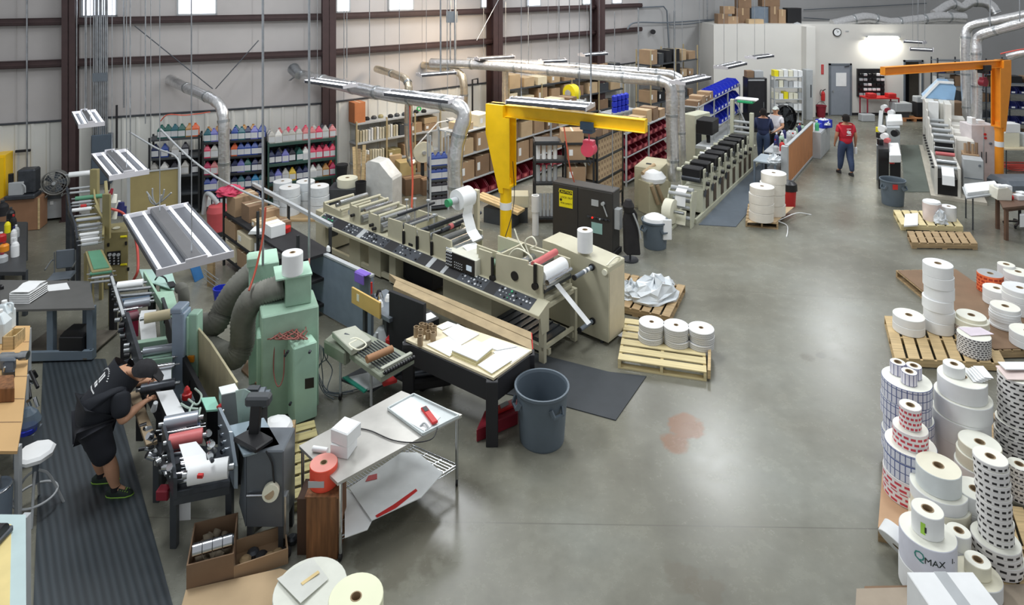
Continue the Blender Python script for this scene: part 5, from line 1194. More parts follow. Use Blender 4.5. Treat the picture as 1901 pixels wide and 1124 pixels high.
pile('small cream envelopes at the far left of the black bench',[(822,614),(848,604),(832,598),(812,608)],2,envm,zt,.006)
for k,(a,b,hh)in enumerate(((773,618,.13),(781,625,.14),(789,612,.12),(783,612,.13),(800,612,.12),(806,616,.12),(804,626,.11),(795,622,.1),(780,634,.12))):
 p=G(a,b,zt+.05);o=MB().lathe([(.036,0),(.036,hh),(.029,hh),(.029,0),(.036,0)],n=16).build('card_core',core_c);o.location=(p.x,p.y,zt);tag(o,'short upright card core in the cluster on the left of the black bench','card core','card cores on the black bench')
t=thing('tool_case','dark red plastic case under the right end of the black bench','case',G(920,800))
wb(gb(MB(),(884,798),(962,765),(962,735),(900,762),.0,.16),'body',dred,t,.012);wb(gb(MB(),(912,770),(955,752),(952,742),(915,758),.165,.2),'lid',red,t,.006)
tag(gb(MB(),(930,758),(945,750),(942,744),(928,751),.2,.21).build('label_card',lgrey),'grey label lying on the dark red case','label')
t=thing('black_roller_unit','black machine bar on the floor behind the black bench','machine part',G(800,720));q=MB();A,B=G(758,712,.15),G(838,700,.15);q.bar(A,B,.2,.14);wb(q,'body',black,t,.03)
q=MB();q.cyl(A+Vector((0,0,.1)),B+Vector((0,0,.1)),.04,12);wb(q,'roller',dsteel,t)
# long timber bench behind it
t=thing('timber_bench','long low bench of rough timbers behind the black bench, end painted red','bench',G(900,660));z=.6
for k,(a,b,c,d)in enumerate((((735,520),(986,632),(988,650),(730,532)),((722,508),(986,617),(987,631),(734,519)))):
 gtop(t,'timber',[a,b,c,d],z,.1,mat('timber_pale',(176,156,122),.7,var=.12,scale=5),.01)
q=MB();A,B=G(987,618,z),G(989,650,z);q.bar(A-Vector((0,0,.05)),B-Vector((0,0,.05)),.012,.1);wb(q,'red_end',red,t)
for a,b in((742,535),(860,580),(975,636)):legat(t,a,b,z-.1,.09,pine_o)
# --- grey divider panel with things beside it
A,B=G(566,456,1.0),G(689,513,1.0);fr=Fr.W(A.x,A.y,B.x,B.y)
t=fthing('divider_panel','long blue grey panel with a silver top strip in front of the long press','panel',fr)
MB().box(0,fr.L,0,.05,.03,.98).build('board',bgrey,t,bevel=.004);MB().box(0,fr.L,-.012,.062,.98,1.01).build('top_strip',lgrey,t)
for x in(.1,fr.L-.15):MB().box(x,x+.05,-.1,.16,0,.03).build('foot',dgrey,t)
p=G(672,507,1.02);t=thing('purple_cloth','purple cloth draped over the corner of the blue grey panel','cloth',(p.x,p.y,1.01),fr.rz)
MB().box(-.13,.13,-.04,.08,.0,.02).box(-.13,.1,-.05,-.03,-.14,.01).build('cloth',mat('purple',(122,94,190),.7),t,bevel=.01)
p=G(690,540,.85);tag(MB().box(p.x-.012,p.x+.012,p.y-.02,p.y,.78,.98).build('red_marker',red),'red marker standing at the end of the blue grey panel','marker')
p=G(610,467,1.01);t=bottle('small_bottle','small white capped bottle on top of the blue grey panel','bottle',(p.x,p.y,1.01),.12,.035,white,black)
fr2_=Fr.W(*G(657,562,.72).xy,*G(708,592,.72).xy)
t=fthing('sorting_tray','pine board fronted tray of small parts beside the black panel','tray',fr2_)
x1=fr2_.L;MB().box(-.02,x1,-.03,0,.72,.95).build('front_board',mat('yellow_pine',(206,172,100),.6,var=.08,scale=3),t,bevel=.003);MB().box(.1,x1+.18,0,.5,.72,.78).build('tray',grey,t,bevel=.004);MB().box(.12,.18,-.034,-.03,.8,.9).build('paper_note',cream,t)
for(x,y)in((.15,.05),(x1,.05),(.15,.4),(x1,.4)):MB().box(x,x+.05,y,y+.05,0,.72).build('leg',dgrey,t)
for k,(x,y,m_)in enumerate(((.2,.3,black),(.3,.25,chrome),(.42,.3,white),(.35,.4,black),(.48,.12,white),(.25,.15,dsteel))):
 o=MB().lathe([(0,0),(.05,0),(.04,.05),(.02,.09),(0,.09)],n=9).build('small_part',m_);w_=fr2_.o+fr2_.d*x+fr2_.n*y;o.location=(w_.x,w_.y,.78);tag(o,'small %s part lying in the pine fronted tray'%{id(black):'black',id(chrome):'chrome',id(white):'white',id(dsteel):'steel'}[id(m_)],'part','small parts in the pine fronted tray')
A,B=G(722,541,1.12),G(786,566,1.12);fr=Fr.W(A.x,A.y,B.x,B.y);t=fthing('black_board','upright matt black panel standing between the tray and the black bench','panel',fr)
MB().box(0,fr.L,0,.06,0,1.12).build('board',blackm,t,bevel=.004);MB().box(-.04,fr.L+.04,-.06,.14,0,.03).build('foot',black,t)
t=thing('black_crate','small black crate of white papers behind the black panel','crate',G(800,640));wb(gb(MB(),(786,603),(816,590),(800,575),(784,580),.55,.72),'body',black,t,.01);wb(gb(MB(),(790,596),(810,588),(800,580),(788,584),.72,.73),'paper',white,t);p=G(800,600,.55);wb(MB().box(p.x-.1,p.x+.1,p.y,p.y+.1,0,.55),'support',dgrey,t)
t=thing('rag_bundle','white and red rag bundle on the floor beside the black panel','rags',G(712,640,.3));MB().lathe([(0,0),(.13,.02),(.15,.12),(.08,.24),(0,.28)],n=10).build('bag',lgrey,t);MB().lathe([(0,0),(.08,.02),(.07,.12),(0,.16)],(.1,-.08,.02),n=8).build('rag',red,t);MB().box(-.12,.12,-.1,.12,-.3,0).build('stand',black,t)
# --- sorter on its wheeled cart
t=thing('collating_cart','grey green collating machine on a wheeled cart beside the mint cabinet','cart',G(690,762))
zc=.66
sg=mat('grey_green',(140,146,130),.5,var=.1)
wb(gb(MB(),(649,656),(708,700),(770,664),(658,606),.62,.7),'sorter_bed',sg,t,.01)
wb(gb(MB(),(616,616),(652,650),(690,630),(660,604),.72,.8),'feed_tray',mat('feed_tray_light',(176,178,164),.5),t,.008)
q=MB();fA,fB=G(658,650,.73),G(700,632,.73);dd=G(712,690,.73)-fA
for k in range(9):q.bar(fA+(fB-fA)*(k/8),fA+(fB-fA)*(k/8)+dd*.9,.012,.012)
wb(q,'rail',dsteel,t)
q=MB();A,B=G(712,694,.74),G(768,664,.74)
for k in range(12):a=A+(B-A)*((k+.5)/12);q.cyl(a,a+Vector((0.02,.015,0)),.028,10)
q.cyl(A,B,.014,8);wb(q,'wheel_row',black,t)
q=MB();A,B=G(708,686,.76),G(764,656,.76);q.bar(A,B,.05,.03);wb(q,'cross_bar',mat('feed_tray_light',0),t,.004)
A,B=G(681,668,.8),G(728,648,.8);wb(MB().cyl(A,B,.045,14),'card_roller',mat('brown_tube',(160,118,84),.7),t)
wb(gb(MB(),(600,632),(640,655),(652,648),(616,618),.5,.68),'side_box',sg,t,.02)
wb(MB().tube(spl([G(640,636,.78),G(660,628,.8),G(680,640,.8),G(665,650,.8),G(648,640,.8),G(662,632,.8)]),.01,6),'cable',cream,t)
wb(MB().tube(spl([G(620,628,.72),G(640,634,.74),G(652,626,.78),G(640,620,.8)]),.012,6),'cable',dsteel,t)
for(a,b)in((632,742),(689,766),(750,725),(700,705)):
 p=G(a,b);q=MB();q.cyl((p.x,p.y,.08),(p.x,p.y,.64),.018,8);l=wb(q,'leg',lgrey,t);wb(MB().cyl((p.x-.015,p.y,.045),(p.x+.015,p.y,.045),.045,12),'caster',black,l)
C4=[G(689,766),G(750,725),G(700,705),G(632,742)];q=MB();c=[Vector((p.x,p.y,.27))for p in C4];q.add(c+[v-Vector((0,0,.03))for v in c],[(0,1,2,3),(7,6,5,4),(0,4,5,1),(1,5,6,2),(2,6,7,3),(3,7,4,0)]);wb(q,'lower_tray',dsteel,t)
tag(gb(MB(),(680,722),(720,707),(690,690),(648,700),.28,.31).build('folder',mat('folder_grey',(204,208,212),.5)),'pale folder on the lower tray of the collating cart','folder')
tag(gb(MB(),(676,728),(682,723),(646,698),(636,700),.28,.3).build('green_sheet',mat('teal',(30,130,110),.5)),'green striped sheet at the left edge of the cart tray','sheet')
tag(gb(MB(),(712,712),(738,704),(728,696),(706,703),.28,.33).build('red_packet',red,bevel=.008),'red packet on the lower tray of the collating cart','packet')
q=MB()
for k in range(5):q.tube(spl([G(594+2*k,640+2*k,.55),G(592+4*k,665,.42),G(590+9*k*(k%2),700-4*k,.22),G(600+3*k,728,.05),G(620+12*k,742-5*k,.02)]),.007,5)
tag(q.build('cable_tangle',grey),'tangle of grey cables falling behind the mint cabinet to the floor','cables',kind='stuff')
# --- waste bins
def bin_(label,px,py,R,h,grp=None,fill=False,sticker=None):
 p=G(px,py);t=thing('waste_bin',label,'waste bin',(p.x,p.y,0),0,grp)
 MB().lathe([(0,.02),(R*.84,.02),(R*.97,h-.04),(R,h-.04),(R*1.04,h-.03),(R*1.04,h),(R*.97,h),(R*.94,h-.03),(R*.8,.04),(0,.04)][::1],n=36).build('body',binm,t)
 MB().lathe([(R*.82,0),(R*.84,.02),(0,.02)],n=36).build('base',binm,t)
 for s in(-1,1):
  a=-pi/2+s*.95 if not fill else 0;q=MB();c,s_=cos(-pi/2+s*.9-.35),sin(-pi/2+s*.9-.35);e=Vector((-s_,c,0))*.08;o_=Vector((c,s_,0))*R*.95;z=h-.12
  q.bar(o_-e+Vector((0,0,z)),o_-e*.8+Vector((c*.04,s_*.04,z-.07)),.02,.05);q.bar(o_+e+Vector((0,0,z)),o_+e*.8+Vector((c*.04,s_*.04,z-.07)),.02,.05);q.bar(o_-e*.9+Vector((c*.04,s_*.04,z-.07)),o_+e*.9+Vector((c*.04,s_*.04,z-.07)),.03,.025);q.build('handle',binm,t)
 return t
bin_('big empty grey waste bin in front of the black bench',1006,814,.315,.64)
bw=bin_('grey waste bin overflowing with white paper beside the black cabinet',1216,458,.27,.56)
q=MB();q.lathe([(.25,0),(.22,.09),(.1,.15),(0,.17)],(0,0,.52),n=9);o=q.build('waste_paper',white);o.location=bw.location;tag(o,'crumpled white paper filling the bin beside the black cabinet','waste paper')
p=G(1240,420,.4);o=tag(MB().box(-.09,.09,-.02,.02,-.2,.22).build('hanging_paper',white,bevel=.015),'white paper hanging over the right rim of the full bin','waste paper');o.location=(bw.location.x+.2,bw.location.y-.22,.42)
bin_('grey waste bin with a red sticker by the black desk row',1657,379,.28,.61)
p=G(1651,375);o=tag(MB().box(-.06,.06,-.01,0,-.06,.06).build('bin_sticker',red),'small red sticker on the far grey bin','sticker');b_=G(1657,379);o.location=(b_.x-.1,b_.y-.275,.5)
# --- pallets in the aisle
A,B=G(1160,582),G(1243,604);t,fp1=pallet('brown pallet carrying the crumpled plastic sack',A+Vector((-.35,.13,0)),B,1.2,pine_o,nb=7,h=.13,boards_along='y')
t=thing('plastic_sack','crumpled white plastic sack of waste on the brown pallet','sack',(G(1215,565).x,G(1215,565).y,.13),.5)
def crumple(R,h,n=16,m=8,seed=1,sy=1.0,dz=.35):
 rnd=random.Random(seed);q=MB();vs=[];
 for j in range(m+1):
  f=j/m
  for i in range(n):
   a=2*pi*i/n;r=R*(1-f**2.2)**.5*(1+rnd.uniform(-.22,.22));vs.append((r*cos(a),r*sin(a)*sy,max(.003,h*f*(1+rnd.uniform(-dz,dz)*(f>.1)))))
 fs=[(j*n+i,j*n+(i+1)%n,(j+1)*n+(i+1)%n,(j+1)*n+i)for j in range(m)for i in range(n)]
 q.add(vs,fs,0,False);return q
sackm=mat('sack_plastic',(216,222,226),.3,var=.06,scale=12)
crumple(.42,.3,seed=3,sy=.7).build('sack',sackm,t)
t=thing('plastic_sack','small white sack half hidden by the beige rewind cabinet','sack',(G(1170,562).x,G(1170,562).y,.13));crumple(.2,.22,seed=5).build('sack',sackm,t)
p=G(1215,528,.3);t=thing('grey_bag_end','rolled grey end of the waste sack sticking up','bag',(p.x,p.y,.26),-.3);q=MB();q.cyl((-.16,0,.06),(.16,-.03,.02),.08,12,r2=.1);q.build('roll',mat('bag_grey',(186,180,178),.6,var=.1),t)
A,B=G(1147,684),G(1312,709);t,fp2=pallet('new pale pallet with three stacks of label rolls',A,B,1.15,pine_y,nb=6,h=.13)
q=MB();q.bar((fp2.L+.03,0,.1),(fp2.L+.09,1.2,.12),.04,.12);q.build('side_board',pine,t)
lbl=bpy.data.materials.new('printed_edge')
def printed(key,base,ink,sx=30,sz=8,dens=.5,ang=False,rough=.55,hgt=.02,wratio=.5,offset=.5,gap=.2,wr=1.6):
 """rows of printed marks running round a roll (object coordinates, cylinder about z)"""
 if key in _M:return _M[key]
 m=bpy.data.materials.new(key);m.use_nodes=True;nt=m.node_tree;b=nt.nodes['Principled BSDF'];L=nt.links.new;N=nt.nodes.new
 tc=N('ShaderNodeTexCoord');sp=N('ShaderNodeSeparateXYZ');L(tc.outputs['Object'],sp.inputs[0])
 at=N('ShaderNodeMath');at.operation='ARCTAN2';L(sp.outputs[1],at.inputs[0]);L(sp.outputs[0],at.inputs[1])
 cb=N('ShaderNodeCombineXYZ');ms=N('ShaderNodeMath');ms.operation='MULTIPLY';ms.inputs[1].default_value=wr*hgt/(2*pi/sx);L(at.outputs[0],ms.inputs[0]);L(ms.outputs[0],cb.inputs[0]);L(sp.outputs[2],cb.inputs[1])
 br=N('ShaderNodeTexBrick');br.inputs['Scale'].default_value=1;br.inputs['Color1'].default_value=(*[lin(c)for c in ink],1);br.inputs['Color2'].default_value=(*[lin(c)for c in ink],1);br.inputs['Mortar'].default_value=(*[lin(c)for c in base],1)
 br.inputs['Brick Width'].default_value=wr*hgt;br.inputs['Row Height'].default_value=hgt;br.inputs['Mortar Size'].default_value=hgt*gap*.5;br.inputs['Mortar Smooth'].default_value=0;br.offset=offset
 L(cb.outputs[0],br.inputs['Vector'])
 # only on the outer face, not the top
 ge=N('ShaderNodeNewGeometry');s2=N('ShaderNodeSeparateXYZ');L(tc.outputs['Normal'],s2.inputs[0]);ab=N('ShaderNodeMath');ab.operation='ABSOLUTE';L(s2.outputs[2],ab.inputs[0]);lt=N('ShaderNodeMath');lt.operation='LESS_THAN';lt.inputs[1].default_value=.5;L(ab.outputs[0],lt.inputs[0])
 mx=N('ShaderNodeMixRGB');mx.inputs[1].default_value=(*[lin(c)for c in base],1);L(lt.outputs[0],mx.inputs[0]);L(br.outputs[0],mx.inputs[2]);L(mx.outputs[0],b.inputs['Base Color']);b.inputs['Roughness'].default_value=rough
 _M[key]=m;return m
tick=printed('grey_ticks',(232,232,230),(176,178,180),sx=60,hgt=.025,gap=.28)
for k,(a,b)in enumerate(((1209,597),(1256,603),(1302,608))):
 zt=.13+3*.09;p=G(a,b,zt)
 for j in range(3):roll('%s white label roll of the %s stack on the pale pallet'%(('lowest','middle','topmost')[j],('left','centre','right')[k]),(p.x+random.uniform(-.008,.008),p.y,.131+j*.09),.185 if j!=1 else.18,.085,tick,.035,mt=white,group='label rolls on the pale aisle pallet',n=28)
p=G(1086,470,1.24);roll('white paper roll standing on the beige rewind cabinet',(p.x,p.y-.0,1.272),.12,.33,white,.045)
# --- black caution cabinet
A,B=G(1026,452),G(1138,479);fr=Fr.W(A.x,A.y,B.x,B.y);L_=fr.L;hz=fr.zat(L_,0,357)
t=fthing('control_cabinet','black electrical cabinet with a yellow CAUTION sign, behind the long press','electrical cabinet',fr)
dk=mat('cabinet_black',(56,54,52),.5,var=.06)
MB().box(0,L_,0,.35,.1,hz).build('body',dk,t,bevel=.012);MB().box(.01,L_*.43,-.015,0,.12,hz-.03).build('door',dk,t,bevel=.004);MB().box(L_*.44,L_-.01,-.015,0,.12,hz-.03).build('door',dk,t,bevel=.004)
MB().box(-.03,L_+.03,.0,.38,0,.1).build('plinth',blackm,t)
def fpt(px,py,y=-.02):return fr.on(px,py,y)
a,b=fpt(1038,350),fpt(1063,388);s=MB().box(a[0],b[0],-.022,-.015,b[2],a[2]).build('caution_sign',ylw,t)
cw,ch=b[0]-a[0],a[2]-b[2];MB().box(a[0]+.01,b[0]-.01,-.025,-.022,a[2]-ch*.24,a[2]-ch*.04).build('caution_band',black,s)
mx_,mz_=(a[0]+b[0])/2,a[2]
text('lettering','CAUTION',ch*.2,(mx_,-.027,mz_-ch*.14),(pi/2,0,0),ylw,s);text('lettering','LOCK OUT',ch*.15,(mx_+cw*.06,-.024,mz_-ch*.45),(pi/2,0,0),black,s);text('lettering','FOR SAFETY',ch*.13,(mx_+cw*.04,-.024,mz_-ch*.78),(pi/2,0,0),black,s)
MB().cyl((a[0]+cw*.14,-.022,mz_-ch*.6),(a[0]+cw*.14,-.026,mz_-ch*.6),cw*.09,12).build('padlock_mark',black,s)
a,b=fpt(1090,400),fpt(1132,412);pn=MB().box(a[0],b[0],-.03,-.015,b[2],a[2]).build('button_panel',dsteel,t,bevel=.003)
for k in range(6):x=a[0]+(b[0]-a[0])*(k+.5)/6;MB().cyl((x,-.03,(a[2]+b[2])/2),(x,-.05,(a[2]+b[2])/2),.018,10).build('push_button',(dgrey,redlamp,blackm,lgrey,black,black)[k],pn)
a,b=fpt(1098,412),fpt(1118,436);MB().box(a[0],b[0],-.024,-.016,b[2],a[2]).build('document_pocket',mat('pale_teal',(150,190,184),.5),t)
a,b=fpt(1098,370),fpt(1111,384);MB().box(a[0],b[0],-.026,-.016,b[2],a[2]).build('instruction_plate',lgrey,t)
a,b=fpt(1120,378),fpt(1128,402);MB().bar((a[0],-.05,a[2]),(b[0],-.04,b[2]),.02).cyl((a[0],-.015,a[2]),(a[0],-.07,a[2]),.035,12).build('lever',lgrey,t)
MB().box(L_+.001,L_+.12,.05,.2,.55,.95).build('side_box',lgrey,t,bevel=.006)
t=thing('black_coat','black coat hanging at the right side of the caution cabinet','coat',(G(1172,486).x,G(1172,486).y+.0,0),.2)
q=MB();q.add([(-.1,0,1.0),(.06,-.02,1.02),(.14,.02,.9),(.2,0,.1),(-.12,-.05,.15),(-.14,0,.8),(-.1,.12,1.0),(.06,.12,1.02),(.14,.14,.9),(.2,.14,.1),(-.12,.12,.15),(-.14,.12,.8)],[(5,4,3,2,1,0),(6,7,8,9,10,11),(0,1,7,6),(1,2,8,7),(2,3,9,8),(3,4,10,9),(4,5,11,10),(5,0,6,11)]);q.build('coat',mat('coat_black',(36,34,36),.8,var=.15,bump=.6,scale=5),t,bevel=.02)
q=MB();q.lathe([(0,0),(.09,.01),(.12,.12),(.06,.24),(0,.26)],(-.04,.05,.95),n=10);q.build('hood',mat('coat_black',0),t);q=MB();q.tube(spl([(.02,-.05,.95),(.12,-.05,.7),(.18,-.04,.45)]),.018,6);q.build('light_strap',lgrey,t);MB().cyl((0,.06,0),(0,.06,1.1),.02,8).build('stand',dsteel,t);MB().cyl((0,.06,0),(0,.06,.03),.16,16).build('stand_base',dsteel,t)
t=thing('white_tube','tall white plastic tube standing left of the caution cabinet','tube',G(994,436));MB().lathe([(.07,0),(.07,.5),(.085,.5),(.085,.85),(.06,.85),(.06,0),(.07,0)],n=20).build('tube',white,t)
# --- racks, jugs, cartons
def rack(name,label,A,B,depth,zs,m_post,m_shelf,bays=1,cat='shelf rack',top=None,beam=.05,perf=False):
 fr=Fr.W(A[0],A[1],B[0],B[1]);t=fthing(name,label,cat,fr);L_=fr.L;top=top or zs[-1]+.04
 for k in range(bays+1):
  x=min(L_-.04,k*L_/bays)
  for y in(0,depth-.04):MB().box(x,x+.04,y,y+.04,0,top).build('post',m_post,t)
 for z in zs:MB().box(0,L_,.005,depth-.005,z-beam,z).build('shelf',m_shelf,t,bevel=.004)
 return t,fr
def carton(label,fr,x,y,z,w_,d_,h,m,grp=None,rz=0,name='cardboard_box',cat='box',tape=True):
 q=fr.o+fr.d*x+fr.n*y;t=thing(name,label,cat,(q.x,q.y,z),fr.rz+rz,grp)
 MB().box(0,w_,0,d_,0,h).build('body',m,t,bevel=.004)
 if tape:MB().box(w_*.46,w_*.54,-.002,d_,h-.004,h+.002).build('packing_tape',buff,t)
 if tape and random.random()<.35:MB().box(w_*.1,w_*.3,-.004,0,h*.3,h*.7).build('label',white,t)
 return t
protos={}
def put_jug(key,body,cap,fr,x,y,z,label,grp,h=.31,w_=.165,d_=.15):
 q=fr.o+fr.d*x+fr.n*y;loc=(q.x,q.y,z);rz=fr.rz+random.uniform(-.06,.06)
 if key in protos:return dup(protos[key],loc,rz,label,grp)
 protos[key]=jug('ink_jug',label,loc,rz,h,body,cap,grp,labm,w_,d_);return protos[key]
labm=mat('jug_label',(200,202,204),.6,var=.05)
IC={'dark blue':(34,44,82),'blue':(50,76,150),'teal':(40,96,108),'violet':(110,112,180),'grey':(180,178,172),'white':(226,226,222),'pink':(214,70,100),'magenta':(180,50,90),'black':(38,38,48),'amber':(176,128,70),'orange':(222,104,60),'green':(36,92,84),'bright blue':(20,120,170),'rose':(196,120,120),'yellow':(214,180,60)}
IM={k:mat('ink_'+k.replace(' ','_'),v,.35,var=.06)for k,v in IC.items()}
JG='ink jugs on the rack against the side wall'
bA,bB,bC,bD=(-8.38,14.89),(-7.30,15.22),(-5.91,15.63),(-4.43,16.37)
drk=mat('rack_black',(40,42,44),.5);grn=mat('rack_green',(44,74,66),.5,var=.08)
tA,fA_=rack('jug_rack','dark rack with few jugs at the left end of the ink shelves',bA,(bB[0]-.05,bB[1]),.45,[.1,.5,.93,1.36,1.80],drk,dgrey);MB().box(0,fA_.L,.44,.45,.1,1.4).build('back_or_shade_sheet',dgrey,tA)  # dark sheet added at the back for the shade behind the jugs
tB,fB_=rack('jug_rack','middle dark ink rack with four crowded rows of jugs',bB,(bC[0]-.05,bC[1]),.5,[.12,.49,.87,1.27,1.65],drk,drk);MB().box(0,fB_.L,.49,.5,.1,1.66).build('back_or_shade_sheet',blackm,tB)  # black sheet added, stands in for the shade between the jug rows
tC,fC_=rack('jug_rack','dark green ink rack next to the brown column',bC,bD,.55,[.12,.55,1.02,1.51],grn,grn,beam=.07);MB().box(0,fC_.L,.54,.55,.1,1.5).build('back_or_shade_sheet',dgrey,tC)  # shade behind the lower shelves put in as a dark sheet
def row(fr,tname,rname,z,cols,n,x0=.1,x1=None,y=.12,jit=.01,skip=()):
 x1=x1 or fr.L-.1
 for i in range(n):
  if i in skip:continue
  c=cols[int(i*len(cols)/n)]if len(cols)<=n else cols[i]
  x=x0+(x1-x0)*(i/max(1,n-1))+random.uniform(-jit,jit)
  put_jug(c,IM[c],IM[c]if c!='white'else white,fr,x,y+random.uniform(-jit,jit),z,'%s ink jug, %s along the %s of the %s'%(c,ORD[i],rname,tname),JG)
row(fA_,'left ink rack','top shelf',1.80,['green','green','teal','green','amber','orange'],6,x0=.25)
row(fA_,'left ink rack','second shelf',1.36,['dark blue','blue','grey','black'],4,x0=.12,x1=.75)
row(fA_,'left ink rack','third shelf',.93,['grey','white','black','grey','black'],5)
row(fB_,'middle ink rack','top shelf front row',1.65,['teal','violet','violet','black','blue','teal','dark blue','violet','blue'],9)
row(fB_,'middle ink rack','top shelf back row',1.65,['amber','amber','amber','teal','amber','amber','blue'],7,y=.33)
row(fB_,'middle ink rack','second shelf',1.27,['pink','grey','teal','black','orange','blue','blue','blue','dark blue'],9)
row(fB_,'middle ink rack','third shelf',.87,['magenta','rose','grey','black','dark blue','violet','green','dark blue','black'],9)
row(fB_,'middle ink rack','fourth shelf',.49,['blue','violet','grey','black','dark blue','teal','dark blue','bright blue','teal'],9)
row(fB_,'middle ink rack','lowest shelf',.12,['white','dark blue','black','teal','black','white','dark blue'],7,x1=1.2)
row(fC_,'green ink rack','top shelf front row',1.51,['grey','white','grey','grey','grey','rose','rose','pink','grey','rose'],10)
row(fC_,'green ink rack','top shelf back row',1.51,['grey','rose','pink','pink','pink','grey','black','black'],8,y=.36)
row(fC_,'green ink rack','middle shelf front row',1.02,['dark blue','dark blue','violet','black','green','white','pink','pink','pink','pink'],10)
row(fC_,'green ink rack','middle shelf back row',1.02,['black','grey','dark blue','green','magenta','magenta','magenta','dark blue'],8,y=.36)
row(fC_,'green ink rack','lower shelf front row',.55,['dark blue','violet','grey','yellow','dark blue','dark blue','white','grey','amber','magenta'],10)
row(fC_,'green ink rack','lower shelf back row',.55,['black','dark blue','dark blue','black','green','magenta','black','orange'],8,y=.36)
q=fC_.o+fC_.d*1.1+fC_.n*.2;t=thing('orange_bag','orange and tan bag bundle on the lowest shelf of the green rack','bag',(q.x,q.y,.12),.3);crumple(.3,.25,seed=8,sy=.6).build('bag',mat('tan_bag',(204,150,104),.7,var=.15),t)
for k,(z,m_)in enumerate(((0,buff),(.3,white),(.6,blackm))):
 t=thing('bucket',('lowest tan','middle white','top black')[k]+' bucket in the stack beside the green ink rack','bucket',(-4.25,16.15,z),0,'bucket stack');MB().lathe([(0,0),(.12,0),(.14,.24),(0,.24)],n=18).build('body',m_ if k else buff,t);MB().lathe([(0,.24),(.15,.24),(.15,.29),(0,.29)],n=18).build('lid',blackm,t)
for k,(x,h,c_)in enumerate(((-4.02,1.15,pine),(-3.93,1.1,pine_o),(-3.85,1.2,pine),(-3.8,.95,pine_o))):
 o=MB().bar((0,0,0),(.05*k-.1,.25,h),.08,.03).build('leaning_board',c_);o.location=(x,16.6,0);tag(o,('leftmost leaning','second leaning','tallest leaning','shortest leaning')[k]+' wooden board between the buckets and the beige shelves','board')
 # pale shelves with rolls, next to the column
tS,fS=rack('storage_shelves','long beige steel shelves of cream tubes and cartons beside the brown column',(-4.17,17.3),(-2.09,19.08),.45,[.1,.53,1.12,1.65],beige_d,lgrey,bays=3,top=1.7)
MB().box(0,fS.L,.44,.45,.1,1.65).build('back_or_shade_sheet',bgrey,tS)
tubem=mat('tube_cream',(218,212,190),.6,var=.06);bk=mat('binder_mix',(190,180,150),.6)
def tubes(fr,z,x0,x1,n,hh,rname,grp):
 for i in range(n):
  x=x0+(x1-x0)*i/(n-1);q=fr.o+fr.d*x+fr.n*.1;h=hh*random.uniform(.88,1.05)
  o=MB().box(-.028,.028,-.06,.08,0,h).build('boxed_tube',random.choice((tubem,tubem,white,bk)),bevel=.012);o.location=(q.x,q.y,z);o.rotation_euler=(0,0,fr.rz);tag(o,'upright cream sleeve, %s from the left on the %s'%(ORD[i],rname),'sleeve',grp)
tubes(fS,1.12,.08,1.28,15,.34,'upper shelf of the beige shelves','cream sleeves on the beige shelves')
tubes(fS,.53,.08,.85,11,.34,'lower shelf of the beige shelves','cream sleeves on the beige shelves')
for i,(x,z,w_,h,m,lb)in enumerate(((1.36,1.12,.22,.3,dgrey,'dark box right of the cream sleeves on the upper beige shelf'),(1.72,1.12,.38,.28,card,'left brown carton on the upper beige shelf'),(2.2,1.12,.4,.2,card,'lower carton at the right end of the upper beige shelf'),(2.18,1.33,.44,.16,card3,'upper carton at the right end of the upper beige shelf'),(1.0,.53,.4,.22,olive,'olive box on the lower beige shelf'),(1.5,.53,.4,.3,card,'brown carton on the lower beige shelf'),(2.0,.53,.45,.25,card2,'dark carton on the lower beige shelf'))):carton(lb,fS,x,.04,z,w_,.36,h,m,'boxes on the beige shelves')
t=carton('tall orange brown carton standing on top of the beige shelves',fS,-.02,.05,1.65,.32,.35,.55,mat('orange_card',(186,116,72),.75),'boxes on the beige shelves')
for i in range(9):
 x=.45+i*.22;q=fS.o+fS.d*x+fS.n*random.uniform(.1,.3);o=MB().lathe([(0,0),(.07,.0),(.08,.05),(.05,.09),(0,.1)],n=8).build('spare_part',random.choice((dgrey,blackm,card2,olive)),bevel=.004);o.location=(q.x,q.y,1.65);tag(o,'small spare part, %s from the left on top of the beige shelves'%ORD[i],'spare part','spare parts on top of the beige shelves')
o=MB().lathe([(.035,0),(.07,0),(.07,.05),(.035,.05)],n=16).build('green_reel',mat('bright_green',(60,190,100),.5));q=fS.o+fS.d*2.1+fS.n*.2;o.location=(q.x,q.y,1.76);o.rotation_euler=(1.4,0,0);tag(o,'bright green tape reel on top of the beige shelves','tape reel')
# packing area in front of the beige shelves
fZ=Fr.W(-3.0,15.6,-2.0,16.2)
for i,(px,py,w_,d_,h,m,lb)in enumerate(((735,330,.35,.35,.62,card3,'tall tan carton at the back of the packing corner'),(757,335,.45,.4,.5,mat('beige_card',(190,170,120),.7),'beige carton in the middle of the packing corner'),(770,362,.5,.35,.42,card2,'brown carton beneath the big tape wheel'),(800,362,.42,.35,.4,card2,'low brown carton right of the tape wheel'),(722,322,.42,.35,.45,olive,'olive carton behind the shrouded machine'),(790,318,.5,.4,.62,card,'carton with its flaps open behind the tape wheel'))):
 p=G(px,py);t=gbox('cardboard_box',lb,(p.x,p.y,0),w_,d_,h,m,.5,tape=True)
t=thing('label_unwinder','big cream tape wheel with a long paper strip running up to the right','reel',G(786,352),.45)
q=MB();q.cyl((0,-.04,.98),(0,.04,.98),.27,30);q.build('wheel',cream,t);MB().cyl((0,-.1,.98),(0,.05,.98),.05,12).build('hub',lgrey,t);MB().box(-.04,.04,.05,.12,0,1.0).build('stand',dgrey,t);MB().box(-.2,.2,-.1,.2,0,.03).build('stand_base',dgrey,t)
